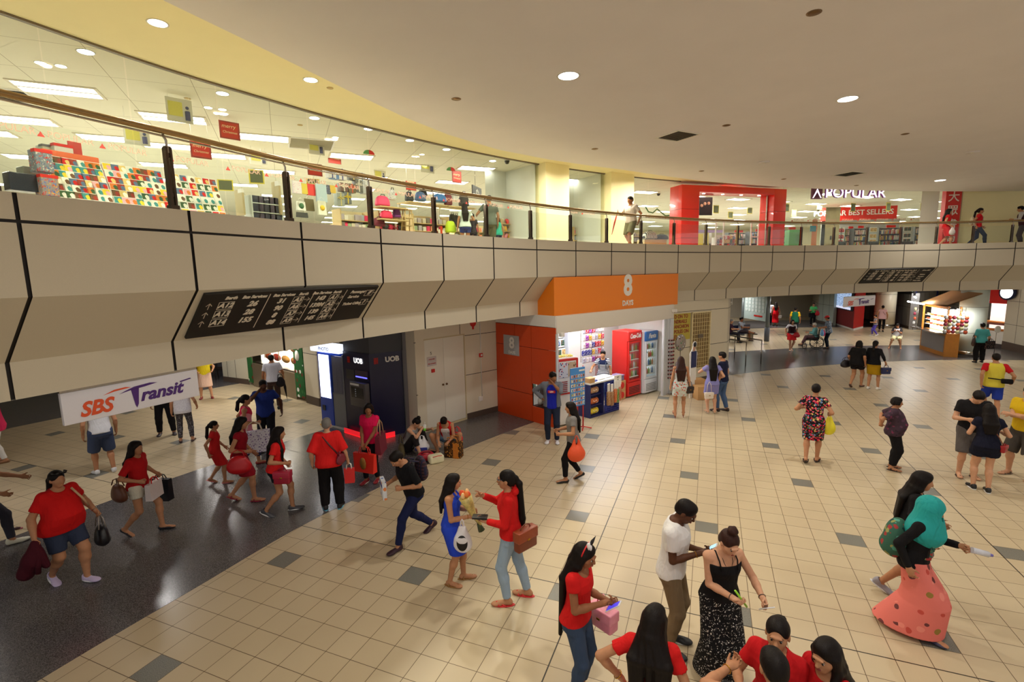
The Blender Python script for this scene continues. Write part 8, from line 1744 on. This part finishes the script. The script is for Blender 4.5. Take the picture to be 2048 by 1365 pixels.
# ---------- around the small shop
a=PP(1105,885,176,'young man in grey jacket over blue t-shirt, hand raised to his chin',male=True,skin=2,h=1.72,hair='short',head=(30,14),lh=(-.03,.20,1.40),le=(-.9,.2,-.9),rh=(.22,.02,1.02),re=(1,-.5,.1),hands=('relax','relax'),wear=[T((30,40,170),sleeve=.3,hem=.80,inf=.016),T((112,116,126),sleeve=1.9,inf=.032,hem=.84,sr=.02,open=1),B((36,44,64),len=1.95,inf=.014),SHO((226,222,226),'shoe',(190,30,40))])
t=MB().rbox((-.085,-.004,-.03),(.085,.006,.03),.004).build('shirt_badge',plain((206,26,36)),a[0]); t.location=tuple(a[1].T((0,.142,1.20))*a[2]); t.rotation_euler=(0,0,math.pi); tx=text('LEVI',.045,M_WHITE,t,(0,-.006,0),bold=.002)
a=PP(1146,962,98,'woman with long dark hair in grey t-shirt passing with an orange bag',skin=1,h=1.58,hair='long',hl=.30,head=(0,8),**walk(.16,'l',.05,lh=(-.16,.26,1.02),rh=(.12,.28,1.02),hands=('grip','grip')),wear=[T((130,126,124),sleeve=.45),B(BLK,len=1.85),SHO(BLK,'flat')])
q=local_world(a,(-.24,-.04,1.02)); bag(q,.34,.42,.20,plain((232,84,40),.45),math.degrees(a[0].rotation_euler.z)-80,'large orange plastic bag at the side of the woman in grey','plastic',.08,'carrier_bag')
a=PP(1206,700,170,'shopkeeper in navy and white striped t-shirt standing behind the counter',1.62,skin=1,hair='short',lod=1,rh=(.30,.34,1.06),hands=('down','relax'),wear=[T(striped((230,230,232),(30,36,66),22,2),sleeve=.5,hem=.84),T((26,34,66),sleeve=.0,hem=1.22,inf=.016),B(JEAN),SHO(BLK)])
backpack(a,(76,88,104),'grey blue backpack worn by the shopkeeper')
a=PP(1359,836,6,'woman in pale dress with coral flowers and high heels, long brown black hair',skin=1,h=1.64,hair='long',hl=.34,hw=.10,hairmat=M_HAIRB,rf=(.10,.06,.13),lf=(-.12,-.04,.13),toep=(-22,-22),drop=-.045,wear=[DR(patterned((200,206,200),[(214,90,70),(190,70,60),(214,110,90)],17,.34),sleeve=-1,neck=1.30,hem=.60,w=.19,scoop=.0),SHO((130,60,44),'heel')])
q=local_world(a,(.24,.0,.98)); bag(q,.20,.18,.08,plain((36,26,26),.4),10,'small black handbag at the side of the flowered dress','box',.16,'handbag')
a=PP(1422,827,14,'woman in lavender off shoulder dress with long black hair, hand raised',skin=0,h=1.60,hair='long',hl=.36,rf=(.10,.0,.10),lf=(-.10,-.02,.10),rh=(.22,.10,1.0),lh=(-.16,.26,1.28),hands=('relax','relax'),wear=[DR((134,132,190),sleeve=.35,neck=1.33,hem=.56,w=.20,scoop=.02,sr=.02),SHO((196,176,150),'sandal')])
q=local_world(a,(-.12,-.20,.95)); bag(q,.24,.17,.07,plain((226,212,196),.4),5,'white shoulder bag hanging on the lavender dress','box',.30,'handbag')
PP(1443,823,70,'man in navy t-shirt and jeans beside the lavender dress',male=True,skin=1,h=1.70,hair='short',rf=(.09,-.1),lf=(-.09,.08),wear=[T((26,30,58),sleeve=.55,hem=.84),B((70,92,126),inf=.014),SHO((50,34,30))])
# ---------- right half
a=PP(1622,926,-4,'woman in bright rose printed dress walking away with a yellow bag',skin=1,h=1.66,hair='short',g=1.05,**walk(.13,'r',.02,rh=(.26,.12,1.02),lh=(-.24,.16,1.08),hands=('grip','relax')),wear=[DR(patterned((28,26,34),[(226,50,90),(236,110,130),(120,150,200),(90,110,60),(230,190,120),(200,30,60)],26,.5),sleeve=.5,hem=.46,w=.165),SHO((50,36,34),'sandal'),dict(k='strap',n='bag_strap',m=cloth(BLK),r=.010,pts=[(.09,-.05,1.36),(0,-.10,1.28),(-.12,-.11,1.12)])])
q=hand_world(a,0,(0,0,0)); bag(q,.26,.36,.18,plain((236,222,40),.4),0,'bright yellow plastic bag hanging beside the rose printed dress','plastic',.06,'carrier_bag')
PP(1782,938,-88,'stout older woman in purple flowered blouse, hands clasped behind her back',skin=1,h=1.46,g=1.15,belly=.10,hair='bob',hl=.02,head=(0,12),lean=(-3,0,0),rh=(.08,-.24,1.0),lh=(-.04,-.25,1.0),re=(.9,-.6,0),le=(-.9,-.6,0),wear=[T(patterned((66,48,60),[(120,50,80),(90,60,80),(50,40,50)],16,.38),sleeve=.7,inf=.03,hem=.80,box=.17,sr=.025),B(BLK,len=1.8,inf=.02,wide=.012),SHO((40,30,34),'sandal')])
PP(1931,953,-160,'young man in black t-shirt and grey shorts bending his head to a girl',male=True,skin=0,h=1.76,hair='short',lean=(6,0,0),head=(0,40),rh=(.16,.30,1.10),lh=(-.10,.34,1.10),hands=('relax','relax'),wear=[T((28,26,28),sleeve=.55,inf=.018),B((92,86,84),len=.95,inf=.022,wide=.02),SHO((60,40,34),'flip')])
a=PP(1962,982,18,'girl in navy top and shorts from behind with a thin brown bag strap',skin=0,h=1.58,hair='long',hl=.22,rf=(.08,-.04),lf=(-.10,.06),head=(0,12),rh=(.20,.22,1.10),lh=(-.14,.24,1.12),hands=('hold','hold'),wear=[T((22,24,42),sleeve=.35,inf=.02,hem=.84),B((22,24,40),len=.34,inf=.025,wide=.02),SHO((26,26,30),'shoe',(236,236,236)),dict(k='strap',n='bag_strap',m=plain((130,70,44)),r=.008,pts=[(-.09,-.05,1.36),(.0,-.12,1.25),(.12,-.15,1.05),(.19,-.10,.92)])])
q=local_world(a,(.22,-.06,.94)); bag(q,.16,.12,.06,plain((160,24,36),.4),30,'little red bag on the hip of the girl in navy','box',.03,'shoulder_bag')
PP(2041,955,150,'man in yellow polo shirt and dark grey shorts, arms folded at the picture edge',male=True,skin=0,h=1.76,g=1.08,hair='short',rf=(.17,.02),lf=(-.15,.0),rh=(-.10,.22,1.14),lh=(.10,.24,1.12),re=(.8,.1,-.8),le=(-.8,.1,-.8),wear=[T((222,184,30),sleeve=.55,inf=.022),B((74,68,62),len=.98,inf=.024,wide=.022),SHO((110,94,76),'sandal')])
a=PP(1994,703,14,'man in yellow shirt with red sleeves and blue shorts walking away',1.72,male=True,skin=1,hair='short',**walk(.22,'l',.12,rh=(.36,.10,.92)),wear=[T((190,24,34),sleeve=.6,inf=.016),T((216,200,70),sleeve=.0,inf=.024,hem=.80),B((36,60,160),len=.85,inf=.02,wide=.015),SHO((90,60,50),'flip')])
q=local_world(a,(.10,-.18,.98)); t=empty('waist_bag',q,a[0].rotation_euler.z,'black waist bag on the man in yellow with red sleeves','bag'); MB().rbox((-.02,-.05,-.06),(.20,.05,.06),.03).build('body',cloth(BLK),t); MB().tube([(.16,.04,0),(.0,-.0,.03),(-.26,.02,.05)],.014,6).build('belt',cloth(BLK),t)
a=PP(1800,1186,-84,'woman with long black hair in black top and grey shorts hurrying past',skin=1,hair='long',hl=.34,hw=.09,h=1.62,lod=1,lean=(8,0,0),**walk(.20,'l',.1,lh=(-.18,.30,.95)),wear=[T((24,22,24),sleeve=.7,inf=.016),B((120,108,104),len=.85,inf=.03,wide=.03),SHO((150,146,156),'shoe',(226,226,230))])
a=PP(1866,990,-96,'woman in teal headscarf and long pink flowered skirt walking with a backpack',1.58,skin=1,hair='none',lean=(5,0,0),head=(0,14),**walk(.17,'r',.08,rh=(.28,-.02,.88),lh=(-.14,.34,1.10),hands=('relax','grip')),wear=[T(BLK,sleeve=1.9,inf=.018,hem=.80),K(patterned((226,120,110),[(236,140,126),(200,80,70),(150,120,60),(110,60,60)],9,.30),hem=.06,w=.25,d=.33),SHO((60,60,90),'flat'),dict(k='hijab',m=cloth((40,160,158),'headscarf',.7,.5))])
t=backpack(a,(60,110,90),'green flowered backpack on the woman in the teal headscarf',(.36,.24,.42),patterned((58,100,84),[(160,60,60),(150,150,90),(30,60,60),(90,160,140)],16,.42)); t.location.z-=.12
q=hand_world(a,1,(0,.05,0)); t=empty('water_bottle',q,0,'clear water bottle held out by the woman in the teal headscarf','bottle'); MB().tube([(-.02,0,.0),(.13,-.02,-.04)],[.03,.03],12).build('bottle',plain((214,216,226),.1),t); MB().tube([(.13,-.02,-.04),(.17,-.026,-.05)],[.02,.014],10).build('cap',plain((120,110,190),.4),t)
# ---------- far right
a=PP(1711,775,-22,'woman in black top and black shorts with a big black bag, back turned',skin=1,h=1.58,g=1.15,hair='bob',**walk(.18,'r',.04),wear=[T(BLK,sleeve=.8,inf=.03,box=.20,hem=.78),B((26,22,26),len=.45,inf=.02),SHO((90,60,50),'flat')])
q=local_world(a,(-.34,-.02,1.02)); bag(q,.40,.26,.16,plain((30,24,30),.4),10,'big black bag beside the black shorts','soft',.10,'shoulder_bag')
a=PP(1743,779,-16,'woman in black jumper and mustard skirt with a blue bag, back turned',skin=1,h=1.60,hair='ponytail',hl=.10,rf=(.15,.06),lf=(-.09,-.04),rh=(.32,.02,.92),hands=('grip','relax'),wear=[T((20,20,24),sleeve=1.5,inf=.024,hem=.84),K((176,136,20),hem=.50,w=.19),SHO((226,222,216),'shoe')])
q=hand_world(a,0,(0,0,0)); bag(q,.26,.20,.10,plain((36,44,90),.4),0,'small blue bag in the hand of the woman in the mustard skirt','box',.10,'handbag')
a=PP(1958,726,20,'woman in teal and white blouse with two bags near the round pillar',skin=1,h=1.62,hair='short',rf=(.12,.1),lf=(-.14,-.06),wear=[T((70,150,150),sleeve=.8,inf=.022,hem=.82),B(BLK,inf=.022,wide=.01),SHO(BLK)])
q=local_world(a,(-.26,-.06,1.16)); bag(q,.34,.36,.12,plain((60,40,34),.5),40,'brown bag on the far shoulder of the teal blouse','soft',.12,'shoulder_bag'); q=local_world(a,(.20,-.22,1.02)); bag(q,.34,.30,.12,patterned((24,22,26),[(120,90,80)],24,.3),10,'black bag with pale print on the back of the teal blouse','tote',.10,'shoulder_bag')
a=PP(1550,652,4,'woman in long sleeveless red dress with black hair far in the arcade',skin=1,h=1.62,hair='long',hl=.26,wear=[DR((214,16,28),sleeve=-1,neck=1.32,hem=.22,w=.21,d=.18),SHO(BLK,'flat')])
q=local_world(a,(.26,0,1.02)); bag(q,.22,.20,.08,M_WHITE,10,'white shoulder bag of the woman in the long red dress','box',.28,'handbag')
PP(1538,651,10,'person in pale shirt half hidden by the grey post',male=True,skin=1,h=1.66,hair='short',wear=[T((200,206,220),sleeve=.6),B((40,40,50)),SHO(BLK)])
PP(1588,672,-6,'man in dark green shirt with yellow sleeves standing in the arcade',male=True,skin=2,h=1.66,hair='short',wear=[T((220,170,20),sleeve=.7,inf=.014),T((24,90,64),sleeve=.0,inf=.024,hem=.78),B((30,40,46)),SHO(BLK)])
a=PP(1581,702,-160,'woman in white and black top with red skirt crossing the dark floor band',skin=0,h=1.52,hair='bob',g=1.05,**walk(.14,'r',.02),wear=[T((226,222,228),sleeve=.6),T((50,26,30),sleeve=-1,neck=1.30,hem=.92,inf=.02),K((216,36,40),hem=.58,w=.22),SHO((226,220,216),'flat')])
q=local_world(a,(-.18,.14,1.0)); bag(q,.30,.22,.1,plain((206,26,36),.4),160,'bright red bag in front of the red skirt','soft',.04,'shoulder_bag')
a=PP(1625,652,172,'woman in bright green t-shirt with several bags far in the arcade',skin=1,h=1.56,hair='short',rh=(.12,.28,1.10),lh=(-.14,.28,1.12),hands=('grip','grip'),wear=[T((80,190,110),sleeve=.6,inf=.02),B(BLK),SHO(BLK)])
q=local_world(a,(-.26,.12,1.12)); bag(q,.30,.30,.12,plain((206,26,36),.5),0,'round red bag beside the bright green t-shirt','soft',.06,'shoulder_bag'); q=local_world(a,(.06,.22,.98)); bag(q,.34,.28,.12,cloth((28,28,30)),170,'black bag before the bright green t-shirt','tote',.05,'tote_bag')
PP(1613,632,178,'person in dark maroon dress with a beige backpack at the far wall',skin=1,h=1.60,hair='bob',wear=[DR((110,14,28),sleeve=.6,hem=.25,w=.22),SHO(BLK,'flat')])
PP(1607,626,176,'child in red beside the dark maroon dress',skin=1,h=1.10,hair='short',wear=[DR((150,20,30),sleeve=.5,hem=.4,w=.2),SHO(BLK,'flat')])
# wheelchair pair
p=G(1625,697); rz=math.radians(90-az(p)); t=empty('wheelchair',(p[0],p[1],0),rz,'black wheelchair with spoked wheels carrying a white haired woman','wheelchair')
for sx in (-1,1):
    wl=MB(); pts=[(sx*.27,-.16+.29*math.cos(a),.29+.28*math.sin(a)) for a in np.linspace(0,2*math.pi,25)]; wl.tube(pts,.018,6,cap=False)
    for k in range(8): a_=k*math.pi/4; wl.tube([(sx*.27,-.16,.29),(sx*.27,-.16+.28*math.cos(a_),.29+.28*math.sin(a_))],.009,4)
    wl.build('wheel',plain((22,22,24),.4),t)
    MB().tube([(sx*.24,.34+.09*math.cos(a),.10+.09*math.sin(a)) for a in np.linspace(0,2*math.pi,15)],.018,6,cap=False).tube([(sx*.24,.34,.10),(sx*.24,.30,.40)],.012,5).build('caster',plain((26,26,28),.4),t)
    MB().tube([(sx*.23,-.28,.95),(sx*.23,-.22,.90),(sx*.23,-.20,.42),(sx*.23,.30,.40),(sx*.2,.48,.12)],.013,6).tube([(sx*.23,-.2,.66),(sx*.23,.22,.66),(sx*.23,.26,.42)],.013,6).build('side_frame',plain((40,40,44),.3,metal=.6),t)
    MB().box((sx*.17-.06,.44,.09),(sx*.17+.06,.60,.11)).build('footrest',plain((30,30,32)),t)
MB().rbox((-.22,-.22,.42),(.22,.26,.47),.01).build('seat',plain((26,24,26),.6),t); MB().rbox((-.22,-.25,.47),(.22,-.21,.92),.01).build('backrest',plain((26,24,26),.6),t)
q=p; a=person((p[0],p[1],0),math.degrees(rz),dict(label='white haired old woman in pale teal blouse seated in the wheelchair',h=1.5,lod=2,skin=0,hair='short',hairmat=hairmat((214,208,200)),pelvis=(0,-.08,.62),lean=(2,0,0),head=(0,14),rf=(.12,.50,.22),lf=(-.12,.50,.22),rh=(.16,.26,.85),lh=(-.16,.26,.85),wear=[T((120,186,190),sleeve=1.6,inf=.02),B((110,80,84),inf=.025,len=1.8),SHO((70,40,40),'flat')]))
a=PP(1655,698,84,'man in grey patterned shirt and red cap pushing the wheelchair',male=True,skin=1,h=1.62,hair='short',head=(0,12),rh=(.16,.34,1.02),lh=(-.16,.34,1.02),hands=('grip','grip'),lean=(6,0,0),wear=[T(patterned((120,134,150),[(190,200,210),(80,90,104)],18,.4),sleeve=.7,inf=.03,box=.18,hem=.78),B((24,34,48),inf=.016),SHO((36,24,22)),dict(k='cap',m=plain((206,26,36),.6))])
q=G(1645,690); bag((q[0],q[1]+.1,.80),.26,.34,.12,plain((110,170,226),.4),90,'pale blue plastic bag hung behind the wheelchair','plastic',.04,'carrier_bag'); bag((q[0]+.12,q[1]+.15,.74),.22,.28,.10,plain((214,40,110),.4),90,'pink plastic bag hung behind the wheelchair','plastic',.04,'carrier_bag')
SC_=dict(pelvis=(0,-.05,.53))
def seated(x,y,rel,label,**S):
    q=Vector((x,y,0)); S['label']=label; S.setdefault('lod',2); S.setdefault('pelvis',(0,-.05,.53)); S.setdefault('rf',(.13,.40)); S.setdefault('lf',(-.13,.42)); return person((x,y,0),rel-az(q),S)
seated(11.75,26.0,-100,'grey haired person in dark shirt seated on the bench',skin=1,h=1.58,hair='short',hairmat=M_GREY,rh=(.12,.3,.75),lh=(-.12,.3,.75),wear=[T((56,34,50),sleeve=.7,inf=.02),B((30,28,34)),SHO(BLK)])
seated(12.45,26.35,-100,'man in pale t-shirt seated on the bench with one leg crossed',male=True,skin=2,h=1.66,hair='short',rf=(.0,.62,.46),lf=(-.14,.42),rh=(.14,.3,.75),lh=(-.12,.3,.75),wear=[T((170,176,190),sleeve=.55,inf=.02),B((70,60,66),len=1.1,inf=.02),SHO((50,40,40))])
PP(1749,672,100,'small boy in striped vest and violet trousers walking beside the pink blouse',skin=1,h=1.20,hair='short',**walk(.14,'r',.1,rh=(.1,.24,1.05),lh=(-.1,.24,1.05)),wear=[T(striped((60,56,66),(170,166,176),14,2),sleeve=.2),B((84,70,170)),SHO((226,226,230))])
PP(1762,664,0,'woman in pale pink blouse and black trousers walking away in the arcade',skin=1,h=1.60,hair='short',**walk(.14,'l',.06),wear=[T((232,186,190),sleeve=.3,inf=.022,box=.18,hem=.80),B(BLK),SHO(BLK,'flat'),dict(k='strap',n='bag_strap',m=M_STRP,r=.010,pts=[(-.09,-.04,1.36),(.02,-.11,1.24),(.14,-.12,1.05)])])
p=G(1801,698); a=seated(p[0],p[1]+.3,178,'boy in black and white t-shirt sitting on a folding chair with a phone',skin=1,h=1.46,hair='short',pelvis=(0,-.05,.60),head=(0,30),rh=(.10,.28,.92),lh=(-.08,.28,.92),rf=(.26,.36),lf=(-.22,.34),hands=('hold','hold'),wear=[T((44,40,44),sleeve=.7,inf=.016),T((206,202,206),sleeve=-1,inf=.022,neck=1.33),B((214,206,160),len=.9,inf=.03),SHO((120,60,56),'flip')])
rzc=a[0].rotation_euler.z; t=empty('folding_chair',(p[0],p[1]+.3,0),rzc,'thin framed folding chair under the boy with the phone','chair'); MB().rbox((-.2,-.22,.44),(.2,.16,.47),.01).build('seat',plain((120,120,124),.4),t); MB().rbox((-.2,-.27,.62),(.2,-.24,.84),.01).build('backrest',plain((70,80,90),.5),t)
for sx in (-1,1): MB().tube([(sx*.2,-.27,.86),(sx*.2,.18,0)],.012,6).build('leg',M_STEEL,t); MB().tube([(sx*.2,.14,.45),(sx*.2,-.26,0)],.012,6).build('leg',M_STEEL,t)
# ---------- upper floor
PU(930,404,1.45,10,'girl in white t-shirt and blue shorts with long hair in the shop',3.3,skin=1,hair='long',hl=.30,lod=1,rh=(.22,.22,1.1),wear=[T((214,228,220),sleeve=.45,inf=.02),B((50,60,120),len=.4,inf=.02),SHO(BLK)])
PU(980,385,1.74,20,'man in olive grey shirt and shorts standing in the shop window',3.3,male=True,skin=1,hair='short',lod=1,lh=(-.30,.30,1.1),wear=[T((100,108,98),sleeve=.6,inf=.022,hem=.78),B((100,100,76),len=.95,inf=.02,wide=.02),SHO(BLK)])
PU(996,424,1.12,10,'child in teal top beside the man in olive shirt',3.3,skin=1,hair='bob',lod=1,wear=[T((50,170,150),sleeve=.0,inf=.02,hem=.80),B((50,60,90),len=.9),SHO(BLK)])
PU(945,425,1.18,-10,'child in dark spotted clothes beside the girl in white',3.5,skin=1,hair='short',lod=1,wear=[T(patterned((40,36,40),[(190,186,190)],50,.25),sleeve=.5,hem=.78),B((40,40,56)),SHO(BLK)])
a=PU(1262,388,1.72,140,'man in pale grey polo shirt and olive shorts walking along the walkway',1.0,male=True,skin=2,hair='short',lod=1,**walk(.16,'l',.05,rh=(.30,.22,1.14),hands=('grip','relax')),wear=[T((196,186,176),sleeve=.55,inf=.022),B((100,98,72),len=.85,inf=.022,wide=.02),SHO(BLK,'flat')])
q=hand_world(a,0,(0,0,0)); t=empty('umbrella',q,0,'thin red furled umbrella trailing from the walking man hand upstairs','umbrella'); MB().tube([(0,0,.03),(-.10,-.05,-.30),(-.20,-.10,-.68)],[.012,.026,.006],8).build('canopy',cloth((180,40,30)),t); MB().tube([(0,0,.10),(0,0,-.02)],.010,6).build('handle',M_BB,t)
PU(1345,446,1.62,-60,'man in dark blue shirt leaning at the sales counter in the shop',5.2,male=True,skin=0,hair='short',lean=(14,0,0),wear=[T((40,46,80),sleeve=1.4),B((60,60,110)),SHO(BLK)])
a=PU(1893,416,1.60,-84,'woman in long red top walking past the red column sign upstairs',.8,skin=1,hair='wavy',hl=.2,lod=1,**walk(.18,'r',.08,rh=(.24,.12,.9),hands=('grip','relax')),wear=[DR((200,24,30),sleeve=.3,hem=.50,w=.19),SHO((150,30,30),'flat')])
q=hand_world(a,0,(0,0,0)); bag(q,.24,.28,.12,plain((222,206,200),.4),0,'pale plastic bag in the hand of the woman in long red top','plastic',.04,'carrier_bag')
a=PU(1956,407,1.62,-80,'woman in red t-shirt and jeans with a cream backpack upstairs',.8,skin=1,hair='ponytail',hl=.18,lod=1,**walk(.26,'r',.1),wear=[T((200,24,34),sleeve=.5),B((36,44,66)),SHO(BLK)])
backpack(a,(196,186,160),'cream backpack on the woman in red upstairs',(.26,.14,.34))
PU(2047,410,1.66,80,'person in white and dark shirt leaning on the handrail at the picture edge',.6,male=True,skin=1,hair='short',lod=1,lean=(10,0,0),rh=(.2,.3,1.1),lh=(-.2,.3,1.1),wear=[T((206,204,206),sleeve=1.6,inf=.016),T((60,30,40),sleeve=-1,inf=.024,neck=1.33),B((60,44,40)),SHO(BLK)])
